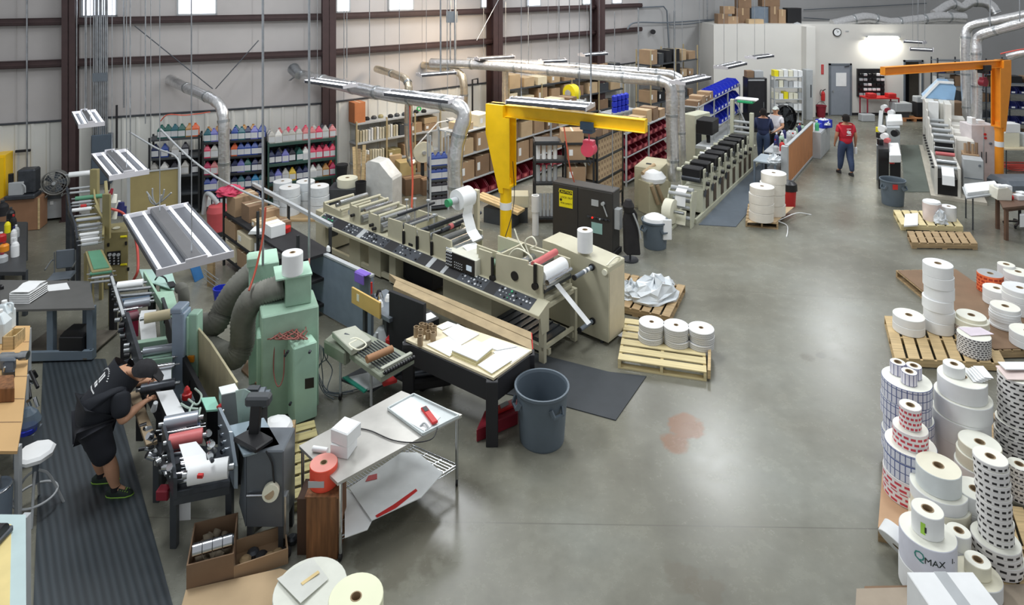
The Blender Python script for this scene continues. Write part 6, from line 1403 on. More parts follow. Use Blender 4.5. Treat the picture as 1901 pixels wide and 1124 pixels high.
q=MB();q.sheet([(-.2,-.035,1.16),(.42,.0,1.72),(.75,.0,1.75)],(0,.07,0),.006);q.build('paper_strip',white,t);MB().box(.7,.9,-.1,.2,1.66,1.78).build('feed_head',lgrey,t,bevel=.01);MB().box(.78,.82,.02,.06,0,1.66).build('feed_post',black,t)
# machine shrouded in clear plastic
t=thing('shrouded_machine','machine shrouded in a milky plastic cover behind the long press','covered machine',(G(712,385).x,G(712,385).y,0),-.35)
q=MB();q.prism([(-.36,0),(.36,0),(.36,.78),(.3,.82),(.0,1.12),(-.3,1.15),(-.37,1.08)],-.2,.25,'y');q.build('plastic_cover',mat('shroud',(214,216,214),.3,var=.1,scale=5,bump=.5),t,bevel=.04)
# wrapped white rolls and cream roll group left of the long press
P=[(538,400,.24),(568,388,.22),(592,398,.23),(525,388,.22)]
for k,(a,b,R)in enumerate(P):
 p=G(a,b)
 for j in range(3):
  nm=('nearest left','rear','right','far left')[k]
  roll('%s wrapped white roll in the %s pile behind the boxes rack'%(('lowest','middle','topmost')[j],nm),(p.x+random.uniform(-.01,.01),p.y,.05+.21*j),R*(1,1.02,.98)[j],.2,sackm,.04,mt=white,group='wrapped white rolls beside the long press',n=24)
 gp=None
slab('roll_pallet','pallet board under the wrapped white rolls','pallet',[(505,412),(610,412),(620,380),(512,378)],.05,pine_o)
p=G(645,388);roll('cream roll lying in a tray behind the long press',(p.x,p.y,.55),.24,.2,cream,.05);tag(MB().box(-.4,.4,-.3,.3,0,.55).build('roll_table',dgrey),'dark low table carrying the cream roll behind the long press','table').location=(p.x,p.y,0)
p=G(668,385);t=thing('black_bin','small ribbed black bin beside the cream roll','bin',(p.x+.12,p.y-.42,0));MB().lathe([(0,0),(.1,0),(.13,.75),(.115,.75),(.09,.03),(0,.03)],n=18).build('body',blackm,t)
# --- black angle rack with cartons behind the mint machine
A0=(-5.12,11.95);
zt=1.28
a1=G(413,352,zt);a2=G(540,500,zt)
a1=Vector((-5.15,11.6,0));
fK=Fr.W(G(413,362,1.35).x,G(413,362,1.35).y,G(552,447,1.35).x,G(552,447,1.35).y)
tK,_=rack('angle_rack','black slotted angle rack full of brown cartons left of the blue grey panel',(fK.o.x,fK.o.y),(fK.o.x+fK.d.x*fK.L,fK.o.y+fK.d.y*fK.L),.6,[.2,.62,1.02],drk,blackm,bays=2,top=1.42,beam=.05)
q=MB();q.box(0,fK.L,.56,.62,1.4,1.46);q.build('perforated_beam',lgrey,tK)
for i,(x,y,z,w_,d_,h,m,lb)in enumerate(((.08,.05,1.02,.4,.45,.36,card,'brown carton at the far end of the angle rack top'),(.6,.12,1.02,.35,.35,.3,card2,'carton with a white label on the angle rack top'),(1.1,.1,1.02,.35,.38,.12,card3,'flat open carton on the angle rack top'),(.05,.02,.62,.5,.5,.3,card,'brown carton at the far end of the middle angle shelf'),(.65,.02,.62,.6,.5,.22,buff,'long pale carton on the middle angle shelf'),(1.35,.05,.62,.4,.4,.18,white,'open white carton on the middle angle shelf'),(.1,.02,.2,.45,.45,.3,buff,'pale carton at the far end of the low angle shelf'),(.65,.02,.2,.45,.45,.3,card,'brown carton in the middle of the low angle shelf'),(1.2,.02,.2,.45,.45,.3,buff,'pale carton at the near end of the low angle shelf'))):
 carton(lb,fK,x,y,z,w_,d_,h,m,'cartons on the slotted angle rack')
for x,y,w_,h,m,lb in((1.62,.1,.3,.2,white,'small white carton near the front of the angle rack top'),(.95,.3,.3,.24,card,'second row brown carton on the angle rack top'),(1.45,.3,.28,.14,card2,'flat dark carton behind the papers on the angle rack top')):carton(lb,fK,x,y,1.02,w_,.26,h,m,'cartons on the slotted angle rack')
for x,w_,m,lb in((.2,.3,white,'white packet lying on the low angle shelf cartons'),(1.55,.36,lgrey,'grey tray of papers at the near end of the middle angle shelf')):carton(lb,fK,x+.0,.06 if m is lgrey else.1,.62 if m is lgrey else.505,w_,.3,.1,m,'packets on the angle rack',name='paper_packet',tape=False)
q=fK.o+fK.d*1.5+fK.n*.12;o=MB().prism([(-.2,0),(.2,0),(.18,.04),(-.16,.06)],-.12,.12,'y').build('paper_stack',white);o.location=(q.x,q.y,1.02);tag(o,'white papers near the front end of the angle rack top','papers')
q=fK.o+fK.d*1.75+fK.n*.4;o=MB().lathe([(0,0),(.13,0),(.13,.08),(0,.1)],n=8).build('red_tray',red);o.location=(q.x,q.y,1.02);tag(o,'red tool tray at the near corner of the angle rack top','tray')
q=fK.o+fK.d*.1+fK.n*.1;o=crumple(.24,.14,seed=12).build('net_bag',mat('red_net',(190,60,90),.7));o.location=(q.x,q.y,1.38);tag(o,'red net bag on the farthest carton of the angle rack','bag')
p=G(490,378,0);gbox('cardboard_box','large closed brown carton left of the wrapped white rolls',(p.x,p.y,0),.8,.5,.66,card,.3,tape=True)
p=G(404,435,0);t=thing('shop_vacuum','round red drum behind the angle rack with a grey hose','drum',(p.x,p.y,0));MB().lathe([(0,.1),(.2,.1),(.22,.5),(.18,.62),(0,.66)],n=20).build('drum',mat('faded_red',(190,80,84),.5),t);MB().tube(spl([(0,0,.66),(-.15,0,.85),(-.3,.1,.8),(-.35,.1,.4)]),.05,10).build('hose',lgrey,t);MB().lathe([(0,0),(.22,0),(.22,.1),(0,.1)],n=20).build('base',blackm,t)
t=thing('floor_clutter','blue bucket on the floor behind the fat grey ducts','bucket',G(410,556));MB().lathe([(0,0),(.1,0),(.13,.2),(.11,.2),(.09,.02),(0,.02)],n=16).build('body',blue,t);t.name='bucket'
t=thing('blue_board','light blue board leaning behind the hanging light','board',G(370,520));MB().bar((0,0,0),(-.3,.1,.7),.2,.02).build('board',mat('pool_blue',(60,120,180),.5),t)
t=thing('pipe_trolley','wooden trolley post with thin steel rails behind the fat ducts','trolley',G(392,530));MB().box(-.05,.05,-.05,.05,0,.62).build('post',pine_o,t)
for k in range(3):MB().cyl((-.1,-.05,.15+.08*k),(.25,-.25,.05+.08*k),.01,6).build('rail',steel,t)
# --- central racks
GR='brown cartons on the long central rack'
tM,fM=rack('long_rack','long wire shelf rack of brown cartons and dark red bins beyond the yellow crane',(-1.25,15.55),(2.3,20.0),.75,[.12,.6,1.23,1.8],lgrey,lgrey,bays=3,top=1.85,beam=.035)
redb=mat('bin_dark_red',(132,34,52),.45,var=.1)
def obin(label,fr,x,y,z,w_,d_,h,m,grp,name='stacking_bin'):
 """open-fronted stacking bin"""
 q=fr.o+fr.d*x+fr.n*y;loc=(q.x,q.y,z);key=(name,id(m),round(w_,3),round(h,3))
 if key in protos:return dup(protos[key],loc,fr.rz,label,grp)
 t=thing(name,label,'bin',loc,fr.rz,grp);q=MB();q.box(0,w_,0,d_,0,.012)
 for x0 in(0,w_-.012):q.prism([(0,0),(d_,0),(d_,h),(d_*.3,h),(0,h*.45)],x0,x0+.012,'x')
 q.box(0,w_,d_-.012,d_,0,h);q.box(0,w_,0,.012,0,h*.45);q.build('body',m,t);MB().box(w_*.3,w_*.7,-.005,0,h*.12,h*.36).build('label',white if m in(navy,blue)else pink,t);protos[key]=t;return t
for j,(z,rn)in enumerate(((.12,'floor'),(.6,'low'))):
 n=16
 for i in range(n):
  if j==0:obin('dark red bin, %s along the %s level of the long rack'%(ORD[i],rn),fM,.05+i*.345,.02,z,.31,.5,.3,redb,'dark red bins on the long rack')
for i in range(10):
 h=random.uniform(.38,.52);carton('%s brown carton from the left on the second level of the long rack'%ORD[i],fM,.06+i*.56,.04,.6,.5,.6,h,random.choice((card2,card2,card)),GR)
for i in range(9):
 h=random.uniform(.3,.46);carton('%s carton from the left on the third level of the long rack'%ORD[i],fM,.06+i*.6,.04,1.23,random.uniform(.42,.54),.6,h,random.choice((card,card2,card3)),GR)
for i in range(9):
 h=random.uniform(.14,.3);carton('%s carton from the left on the very top of the long rack'%ORD[i],fM,.2+i*.58,.08,1.8,random.uniform(.3,.52),.5,h,random.choice((card,card3,buff,card2)),GR)
 # small shelf of blue jugs at its near end
tJ,fJ=rack('jug_shelf','narrow open shelf of dark bottles beside the foil duct',(-1.95,15.3),(-1.5,15.45),.35,[.1,.42,.74,1.06],lgrey,dgrey,top=1.8)
for j,z in enumerate((.1,.42,.74,1.06)):
 for i in range(3):put_jug('blue'if j>1 else 'black',IM['blue'if j>1 else 'black'],white,fJ,.09+.14*i,.1,z,'%s jug, %s on the %s level of the narrow jug shelf'%(('black','black','blue','blue')[j],('left','centre','right')[i],('floor','second','third','upper')[j]),'jugs on the narrow shelf',h=.27)
 # big cartons on a wire top next to the foil duct
for i,(px,py,w_,h,m,z,lb)in enumerate(((868,284,.42,.44,card,1.23,'x'),)):
 pass
 # black rack with small brown boxes
tN,fN=rack('parts_rack','black rack with white cylinders and brown cartons behind the caution cabinet',(.5,14.5),(1.86,14.55),.5,[.15,.92,1.42,1.82],drk,drk,bays=2)
tO,fO=rack('parts_rack','black rack packed with rows of small brown boxes beside the red chain hoist',(1.93,14.6),(2.72,15.75),.5,[.4,.92,1.42,1.9],drk,drk,bays=1)
for j,z in enumerate((.92,1.42)):
 for i in range(4):
  q=fN.o+fN.d*(.1+.13*i)+fN.n*.2;o=MB().lathe([(0,0),(.05,0),(.05,.34),(.03,.36),(0,.36)],n=12).build('white_cylinder',white if j else lgrey);o.location=(q.x,q.y,z);tag(o,'%s upright pale cylinder from the left on the %s shelf of the black parts rack'%(ORD[i],('lower','upper')[j]),'cylinder','pale cylinders on the black parts rack')
 carton('brown carton right of the cylinders on the %s black rack shelf'%('lower','upper')[j],fN,.75,.05,z,.42,.4,.34,card,'cartons on the black parts rack')
carton('wide brown carton on top of the black parts rack',fN,.62,.02,1.82,.5,.42,.26,card,'cartons on the black parts rack');carton('flat grey cover on top of the black parts rack',fN,.02,.02,1.82,.55,.44,.04,dgrey,name='cover',cat='cover',tape=False)
for i in range(7):
 q=fN.o+fN.d*(.06+.085*i)+fN.n*.12;o=MB().cyl((0,0,0),(0,0,.5),.035,10).build('grey_tube',lgrey);o.location=(q.x,q.y,.15);tag(o,'%s tall grey tube from the left on the lowest black rack shelf'%ORD[i],'tube','grey tubes on the black parts rack')
sb=MB().box(0,.13,0,.3,0,.143).box(.04,.09,-.003,0,.04,.11,1)
sb0=sb.build('small_box',[card3,card2],bevel=.004);first=True
for j,z in enumerate((.4,.92,1.42)):
 for r in range(3):
  for i in range(9):
   if random.random()<.06 and r==2:continue
   o=sb0 if first else sb0.copy()
   if not first:C.objects.link(o)
   first=False
   q=fO.o+fO.d*(.06+i*.145)+fO.n*.02;o.location=(q.x,q.y,z+.001+r*.146);o.rotation_euler=(0,0,fO.rz)
   tag(o,'%s small brown box along row %s, %s shelf of the small box rack'%(ORD[i],('one','two','three')[r],('low','middle','high')[j]),'box','small brown boxes on the black rack')
for i in range(4):carton('%s carton on top of the small box rack'%ORD[i],fO,.03+i*.34,.05,1.9,.3,.35,.2,card if i%2 else card2,'cartons on top of the small box rack')
# dark red bin rack in front of the foil duct pair
tR,fR=rack('bin_rack','steel rack of dark red bins left of the twin foil ducts',(3.05,17.2),(4.75,19.6),.6,[.12,.78,1.41],lgrey,lgrey,bays=2,beam=.035)
for j,z in enumerate((.12,.402,.78,1.062)):
 for i in range(8):obin('dark red bin, %s from the left on the %s of the red bin rack'%(ORD[i],('floor row','second row','third row','fourth row')[j]),fR,.04+i*.36,.02,z,.33,.5,.28,redb,'dark red bins on the bin rack')
for i in range(6):carton('%s brown carton along the top of the red bin rack'%ORD[i],fR,.05+i*.47,.06,1.41,random.uniform(.34,.44),.45,random.uniform(.2,.4),random.choice((card,card3,card2)),'cartons on the red bin rack')
fX=Fr.W(3.1,19.42,3.85,20.17)
k=0
for r in range(3):
 for i in range(4):
  q=fX.o+fX.d*(.1+.2*i)+fX.n*.1;o=MB().lathe([(0,0),(.085,0),(.085,.13),(.03,.17),(0,.17)],n=12).build('blue_bottle',blue);o.location=(q.x,q.y,1.505+.18*r);tag(o,'%s blue bottle from the left in the %s layer of the blue bundle'%(ORD[i],('lowest','middle','top')[r]),'bottle','bundle of blue bottles near the foil ducts')
tX,_=rack('pallet_rack','low rack board holding the bundle of blue bottles',(3.0,19.3),(3.9,20.2),.5,[.5,1.5],lgrey,lgrey,beam=.05)
# racks along the side wall beyond
tW,fW_=rack('carton_rack','dim rack of mixed cartons against the side wall beyond the crane',(-.1,20.7),(4.3,24.8),.6,[.1,.75,1.4,2.0],beige_d,dgrey,bays=4)
for j,z in enumerate((.75,1.4,2.0)):
 for i in range(9):
  carton('%s carton from the left on the %s shelf of the dim wall rack'%(ORD[i],('low','middle','top')[j]),fW_,.08+i*.65,.05,z,random.uniform(.35,.58),.5,random.uniform(.2,.5),random.choice((card,card2,card3,buff,dgrey)),'cartons on the dim wall rack')
p=D(1062,173,20.5);t=thing('yellow_reel','large bright yellow reel above the jib crane boom','reel',(p.x,p.y,p.z),-.9);MB().cyl((0,-.14,0),(0,.1,0),.28,26).build('drum',ylw,t);MB().cyl((0,-.16,0),(0,-.2,0),.12,14).build('hub',lgrey,t);MB().cyl((0,.0,-.28),(0,.0,-p.z),.03,8).build('post',grey,t)
tY,fY=rack('back_rack','tall rack with black bins and cartons near the room corner',(5.2,24.2),(7.6,26.4),.7,[.1,.9,1.7,2.35],beige_d,dgrey,bays=2,top=2.9)
for j,z in enumerate((.9,1.7,2.35)):
 for i in range(6):carton('%s stored box from the left on the %s shelf of the corner rack'%(ORD[i],('low','middle','top')[j]),fY,.06+i*.52,.05,z,random.uniform(.3,.48),.55,random.uniform(.25,.55),random.choice((card,blackm,dgrey,card3,card2)),'stored boxes on the corner rack')
 # blue bin rack on the far side of the pale green press
tQ,fQ_=rack('blue_bin_rack','rack of bright blue bins behind the pale green press',(5.75,19.9),(8.55,24.2),.55,[.1,.62,1.1,1.6],lgrey,lgrey,bays=3,beam=.035)
for j,z in enumerate((.62,1.1,1.6)):
 for i in range(12):
  if i<(4 if j else 6):continue
  obin('blue bin, %s from the near end, %s shelf of the blue rack'%(ORD[i],('low','middle','top')[j]),fQ_,.05+i*.42,.02,z,.38,.45,.3 if j<2 else.26,blue,'blue bins behind the pale green press')
for i in range(4):carton('%s brown carton at the near end of the blue rack top'%ORD[i],fQ_,.05+i*.42,.04,1.6,.38,.42,random.uniform(.16,.3),card if i%2 else card2,'cartons on the blue rack')
for i in range(5):
 q=fQ_.o+fQ_.d*(.1+.14*i)+fQ_.n*.1;o=MB().cyl((0,0,0),(.05,.1,.55),.045,10).build('paper_tube',random.choice((card3,white)));o.location=(q.x,q.y,1.1);tag(o,'%s leaning paper tube at the near end of the blue rack'%ORD[i],'tube','paper tubes on the blue rack')
 # white pipe frame and pallet racking bits near crane foot
t=thing('beige_crate','beige metal crate on a dark stand behind the crane column','crate',G(965,415));MB().box(-.2,.2,0,.4,.35,.62).build('body',beige,t,bevel=.01);MB().box(-.18,.18,.02,.38,0,.35).build('stand',dgrey,t)
t=thing('timber_stack','stack of pale timbers on a dark frame beside the crane column','timber',G(915,420),-.5)
for k in range(3):MB().bar((-.5,.1+.12*k,.55),(.6,.1+.12*k,.35),.1,.06).build('timber',pine,t)
MB().box(-.3,.45,.1,.4,0,.34).build('frame',dgrey,t)
# --- desk, partition, cabinets by the office
A,B=G(1462,349),G(1510,292);fr=Fr.W(A.x,A.y,B.x,B.y);hp=1.08
t=fthing('wood_partition','orange wood faced partition with a grey end post beside the aisle','partition',fr)
L_=fr.L;MB().box(.05,L_/2-.01,0,.05,.08,hp).build('panel',orwood,t,bevel=.004);MB().box(L_/2+.01,L_-.03,0,.05,.08,hp).build('panel',orwood,t,bevel=.004)
MB().box(-.12,.05,-.02,.14,0,hp+.03).build('end_post',lgrey,t,bevel=.004);MB().box(0,L_,-.01,.06,.02,.08).build('bottom_rail',lgrey,t);MB().box(0,L_,-.01,.07,hp,hp+.03).build('top_rail',lgrey,t)
t=fthing('work_desk','long grey desk crowded with bottles behind the orange partition','desk',fr)
MB().box(.5,L_,.16,.72,.72,.76).build('tabletop',lgrey,t,bevel=.004)
for x in(.52,L_/2,L_-.08):
 for y in(.2,.65):MB().box(x,x+.05,y,y+.05,0,.72).build('leg',dgrey,t)
MB().box(.55,L_-.05,.25,.66,.25,.28).build('shelf',lgrey,t)
for i in range(14):
 x=.6+i*(L_-.75)/13;y=random.uniform(.25,.62);q=fr.o+fr.d*x+fr.n*y;m_=random.choice((white,black,lgrey,white,mintd,navy,red,grey));nm={id(white):'white',id(black):'black',id(lgrey):'grey',id(mintd):'green',id(navy):'blue',id(red):'red',id(grey):'dark grey'}[id(m_)]
 bottle('desk_bottle','%s %s container along the desk behind the orange partition'%(ORD[i],nm),'container',Vector((q.x,q.y,.76)),random.uniform(.18,.42),random.uniform(.04,.08),m_,random.choice((white,black,red)),'containers on the long desk')
q_=fr.o+fr.d*-.3+fr.n*.28;p=Vector((q_.x,q_.y,0));t=thing('side_table','small light steel table at the near end of the long desk','table',(p.x,p.y,0),fr.rz)
MB().box(-.1,.75,-.1,.5,.66,.7).build('tabletop',mat('table_pale',(170,182,190),.4),t,bevel=.004)
for x in(-.07,.7):
 for y in(-.07,.45):MB().box(x,x+.05,y,y+.05,0,.66).build('leg',bgrey,t)
q=fr.o+fr.d*-.35+fr.n*.35;o=crumple(.16,.2,seed=20).build('white_bag',sackm);o.location=(G(1437,300,.72).x,G(1437,300,.72).y,.7);tag(o,'crumpled white bag on the small light table','bag')
p=G(1465,382);t=thing('red_trash_bin','red bin with a black bag over its rim at the end of the partition','waste bin',(p.x,p.y,0));MB().lathe([(0,0),(.14,0),(.17,.5),(.15,.5),(.12,.03),(0,.03)],n=18).build('body',red,t);MB().lathe([(.19,.38),(.18,.54),(.1,.6),(0,.55)],n=11).build('bag',black,t)
p=G(1455,350)
# grey cabinets at the far end of the partition with a blue bin
p=G(1524,296);t=thing('low_cabinet','low pale grey cabinet at the far end of the orange partition','cabinet',(p.x,p.y,0),.95)
MB().box(0,1.5,0,.6,0,.82).build('body',lgrey,t,bevel=.01);MB().box(.02,.74,-.012,0,.05,.78).build('door',lgrey,t);MB().box(.76,1.48,-.012,0,.05,.78).build('door',lgrey,t)
bn=thing('blue_tote','bright blue tote full of white bags on the low grey cabinet','tote',(p.x+.45,p.y+.75,.82),.4);MB().box(-.2,.2,-.15,.15,0,.02).box(-.2,-.18,-.15,.15,0,.25).box(.18,.2,-.15,.15,0,.25).box(-.2,.2,-.15,-.13,0,.25).box(-.2,.2,.13,.15,0,.25).build('body',blue,bn);
o=crumple(.2,.16,seed=22).build('white_bag',sackm);o.location=(p.x+.45,p.y+.75,.93);tag(o,'white bag heaped on the bright blue tote','bag')
bottle('spray_bottle','green spray bottle at the near end of the low grey cabinet','bottle',Vector((p.x+.02,p.y+.3,.82)),.3,.06,mat('green_bottle',(80,180,130),.4),white,None,True)
# tall black cabinet, pale shelf, big drum fan
p=G(1405,262);Yc=23.5;cxp=lambda px:(px-CX)*Yc/FOC
t=thing('tall_cabinet','tall black cabinet with two boxes on top near the pale shelves','cabinet',(cxp(1388),Yc,0));zc=ZY(145,Yc);wc=cxp(1424)-cxp(1388)
MB().box(0,wc,0,.5,0,zc).build('body',black,t,bevel=.01);MB().box(.02,wc-.1,-.015,0,.05,zc-.12).build('door',blackm,t);MB().box(.02,wc-.1,-.018,0,zc-.1,zc-.05).build('light_strip',lgrey,t);MB().box(wc-.14,wc-.12,-.03,-.015,.9,1.1).build('handle',steel,t)
gbox('cardboard_box','small brown carton on top of the tall black cabinet',(cxp(1395),Yc+.1,zc),.26,.3,.24,card2,0,grp=None);gbox('white_carton','pale box right of the brown carton on the tall black cabinet',(cxp(1411),Yc+.1,zc),.32,.3,.24,lgrey,0)
Ys=24.8;cxs=lambda px:(px-CX)*Ys/FOC
tV,fV=rack('supply_shelves','pale shelf unit of small white boxes between the black cabinet and the pillar',(cxs(1437),Ys),(cxs(1491),Ys),.4,[.1,.55,.97,1.42,1.83],lgrey,lgrey,beam=.03,top=1.86)
for j,z in enumerate((.55,.97,1.42,1.83)):
 for i in range(6):
  c_=ylw if(j,i)in((3,0),(1,2))else random.choice((white,lgrey,cream));w2_=fV.L/6*.86
  carton('%s %s box from the left on the %s shelf of the pale unit'%(ORD[i],'yellow'if c_ is ylw else 'pale',('low','middle','upper','top')[j]),fV,.03+i*fV.L/6,.05,z,w2_,.3,random.uniform(.2,.27),c_,'boxes on the pale supply shelves',name='supply_box',tape=False)
Yf=21.6;p=D(1456,221,Yf);t=fan('drum_fan','large black drum fan behind the man in the white shirt',(p.x,Yf,p.z),.46,.35,black);MB().cyl((0,.1,-.45),(0,.1,-p.z),.04,8).build('stand_post',black,t);MB().box(-.4,.4,-.2,.4,-p.z,-p.z+.06).build('stand_base',black,t)
p=D(1502,160,25.6);t=thing('tall_locker','narrow pale locker against the white pillar','locker',((1497-CX)*25.6/FOC,25.6,0));MB().box(0,.26,0,.4,0,ZY(130,25.6)).build('body',lgrey,t,bevel=.01);MB().box(.16,.2,-.012,0,.9,1.4).build('slot',dgrey,t)
# --- red table with black bins by the office wall
Yt=25.6;cxt=lambda px:(px-CX)*Yt/FOC;zt=ZY(182,Yt)
t=thing('red_table','red topped table under the lit wall light','table',(cxt(1610),Yt,0));wt=cxt(1670)-cxt(1610)
MB().box(0,wt,0,.6,zt-.05,zt).build('tabletop',red,t,bevel=.006)
for x in(0,wt-.04):
 for y in(0,.55):MB().box(x,x+.04,y,y+.04,0,zt-.05).build('leg',dred,t)
for k,(x,lb)in enumerate(((.1,'left'),(wt-.4,'right'))):o=MB().box(0,.32,.05,.35,0,.16).build('red_toolbox',red,bevel=.02);o.location=(cxt(1610)+x,Yt,zt);tag(o,lb+' red toolbox on the red topped table','toolbox')
t=thing('black_bin_board','black wall board of small white-fronted bins above the red table','bin board',(cxt(1613),26.42,0));x1=cxt(1664)-cxt(1613);z0,z1=ZY(180,26.4),ZY(128,26.4)
MB().box(0,x1,0,.1,z0,z1).build('board',black,t)
for i in range(6):
 for j in range(5):
  x=.05+i*x1/6.2;z=z0+.06+j*.2;MB().box(x,x+.13,-.08,0,z,z+.1).build('bin',random.choice((black,lgrey,white,black)),t,bevel=.01)
t=thing('white_crate','white crate on the floor left of the red table legs','crate',(cxt(1603),25.3,0));MB().box(-.22,.3,0,.3,0,.28).build('body',lgrey,t,bevel=.02)
# --- row of finishing machines in the right-hand aisle
t=thing('label_finisher','black and white label finishing machine behind the grey bin with the red sticker','machine',G(1640,352))
wb(gb(MB(),(1631,277),(1650,277),(1648,262),(1630,262),0,1.05),'cabinet',black,t,.008)
wb(gb(MB(),(1652,300),(1672,300),(1670,288),(1652,288),.1,.72),'roll_cabinet',blackm,t,.008)
wb(gb(MB(),(1651,288),(1673,288),(1668,265),(1650,265),.78,.98),'printer',white,t,.015)
wb(gb(MB(),(1646,237),(1671,237),(1668,215),(1644,215),.2,.95),'rear_unit',lgrey,t,.01);wb(gb(MB(),(1646,225),(1676,224),(1674,212),(1648,212),.95,1.1),'rear_hood',white,t,.015)
wb(gb(MB(),(1627,270),(1634,270),(1640,205),(1632,205),.0,.95),'side_frame',lgrey,t,.006)
for(a,b,z,r,m_)in((1640,254,1.15,.09,white),(1645,262,1.1,.07,pink),(1660,248,1.0,.1,black),(1636,240,1.15,.1,white),(1640,200,1.0,.1,white),(1646,205,1.0,.08,dred),(1653,210,1.1,.1,white)):
 p=G(a,b,z);wb(MB().cyl(p,p+Vector((.12,.1,0)),r,14),'reel',m_,t)
for(a,b,z,m_)in((1634,268,1.05,black),(1631,245,1.0,ylw),(1632,255,1.0,black)):p=G(a,b,z);wb(MB().cb((p.x,p.y,p.z+.06),.12,.12,.16),'control_head',m_,t,.01)
sheetpile('yellow_form','white and yellow papers on the finishing machine, above the grey bin',[(1653,295),(1674,300),(1668,288),(1654,286)],.76,.02,cream);p=G(1656,305,.7);tag(MB().lathe([(0,0),(.06,0),(.06,.2),(0,.22)],n=10).build('red_can',red),'small red can on the finishing machine','can').location=(p.x,p.y,.72)
t=thing('white_machine','small grey white machine on a stand at the back of the right aisle','machine',G(1668,225,0));MB().box(-.1,.55,0,.5,.35,.7).build('body',lgrey,t,bevel=.02);MB().box(0,.45,.05,.45,0,.35).build('stand',dgrey,t)
t=thing('floor_pallet','small orange wood pallet at the back of the right aisle','pallet',G(1697,226));MB().box(-.4,.5,0,.5,.1,.13).build('top_board',orwood,t);
for x in(-.4,0,.4):MB().box(x,x+.1,0,.5,0,.1).build('stringer',orwood,t)
t=thing('dark_cart','dark cart with a hanging white cloth beside the open doorway','cart',G(1712,224));MB().box(-.2,.35,0,.4,.15,.7).build('body',blackm,t,bevel=.02);MB().box(-.22,.1,-.02,.3,.7,.95).build('cloth',lgrey,t,bevel=.03)
for x in(-.15,.3):MB().cyl((x,.1,.08),(x,.14,.08),.08,12).build('wheel',black,t)
# --- white press on the right
A,B=G(1742,372),G(1724,275);fs=Fr.W(A.x,A.y,A.x+.84,A.y-.48);W2=fs
wp=mat('press_white',(222,220,212),.4,var=.04)
t=fthing('white_press','white label press under a light blue hood on the right','printing press',fs)
n=0
MB().box(-.15,1.0,.1,6.0,0,.07).build('base',mat('press_base',(190,184,170),.5),t)
MB().box(0,.42,.3,1.2,.07,.5).build('infeed_base',black,t,bevel=.01);MB().box(-.06,-.0,.2,2.0,.07,.8).build('side_frame',wp,t,bevel=.006);MB().box(.42,.48,.2,2.0,.07,.8).build('side_frame',wp,t,bevel=.006)
for i in range(12):MB().cyl((-.06,.4+i*.36,.72),(-.12,.4+i*.36,.72),.03,8).build('knob',black,t)
for(y,z,r,m_)in((.35,.75,.05,lgrey),(.55,.85,.06,steel),(.8,.8,.05,lgrey),(1.0,.95,.05,pink),(1.2,1.0,.06,black),(1.5,.95,.07,lgrey)):MB().cyl((0,y,z),(.42,y,z),r,12).build('roller',m_,t)
MB().sheet([(.08,.3,.78),(.08,.05,.62),(.08,-.0,.4)],(.26,0,0)).build('paper_web',white,t)
for k in range(4):
 y=1.7+k*.75;MB().box(.0,.48,y,y+.5,.07,.98+.03*k).build('print_unit',wp,t,bevel=.01);MB().box(.48,.92,y+.05,y+.62,.07,1.2+.06*k).build('drive_cabinet',wp,t,bevel=.012);MB().box(.04,.44,y+.02,y+.2,.9,1.12).build('unit_head',blackm if k==0 else lgrey,t,bevel=.01)
 for x in(-.04,.48):MB().box(x,x+.04,y,y+.4,.5,1.25+.1*k).build('unit_plate',wp,t,bevel=.008)
 for j in range(2):MB().cyl((0,y-.05+j*.2,1.15+.12*j),(.46,y-.05+j*.2,1.15+.12*j),.045,10).build('roller',lgrey,t)
MB().box(-.05,.2,4.4,5.2,.9,1.75).build('tower',wp,t,bevel=.015);MB().box(.32,.56,4.4,5.2,.9,1.75).build('tower',wp,t,bevel=.015)
MB().box(.02,.28,4.2,4.4,1.0,1.8).build('tower_front',white,t,bevel=.01);MB().box(.4,.56,3.6,4.4,.8,1.85).build('tower_side',wp,t,bevel=.01)
q=MB();q.prism([(-.1,1.75),(.75,1.75),(.8,2.15),(.62,2.3),(.35,2.3)],5.2,6.0,'y');q.build('blue_hood',skyb,t,bevel=.02);q=MB();q.prism([(-.14,1.72),(-.05,1.72),(.36,2.26),(.74,2.26),(.74,2.33),(.33,2.33)],5.14,5.22,'y');q.build('hood_edge',white,t,bevel=.01);MB().box(-.05,.75,5.2,6.0,.07,1.74).build('hood_base',wp,t)
MB().box(.56,.98,.55,1.0,.07,.98).build('side_cabinet',lgrey,t,bevel=.012);MB().box(.58,.96,.54,.55,.5,.52).build('door_line',grey,t);q=MB();q.cyl((.9,.545,.85),(.9,.53,.85),.03,12);q.build('round_badge',grey,t)
MB().box(.6,.95,1.05,1.5,.5,1.0).build('core_bin',card,t,bevel=.01)
for k in range(4):MB().cyl((.66+.08*k,1.15,.9),(.66+.08*k,1.2,1.25+.04*(k%2)),.035,10).build('card_core',card2 if k%2 else card,t)
p=fs.o+fs.d*1.0+fs.n*1.3
pw=G(1800,342);tw=thing('pale_tower_cabinet','tall pinkish white electrical cabinet behind the white press','electrical cabinet',(G(1803,340).x,G(1803,340).y,0),-.05)
Yp=G(1803,340).y;zt=ZY(232,Yp);MB().box(0,.65,0,.5,0,zt).build('body',mat('pinkish_white',(214,206,206),.4),tw,bevel=.012);MB().box(.31,.34,-.01,0,.05,zt-.05).build('door_gap',lgrey,tw)
for x in(.26,.38):MB().box(x,x+.015,-.02,0,.55,.85).build('handle',dgrey,tw)
for(x,z)in((.35,zt-.25),(.36,zt-.35),(.5,zt-.5)):MB().cyl((x,0,z),(x,-.03,z),.035,10).build('emergency_button'if x<.4 else 'dial',red if x<.4 else grey,tw)
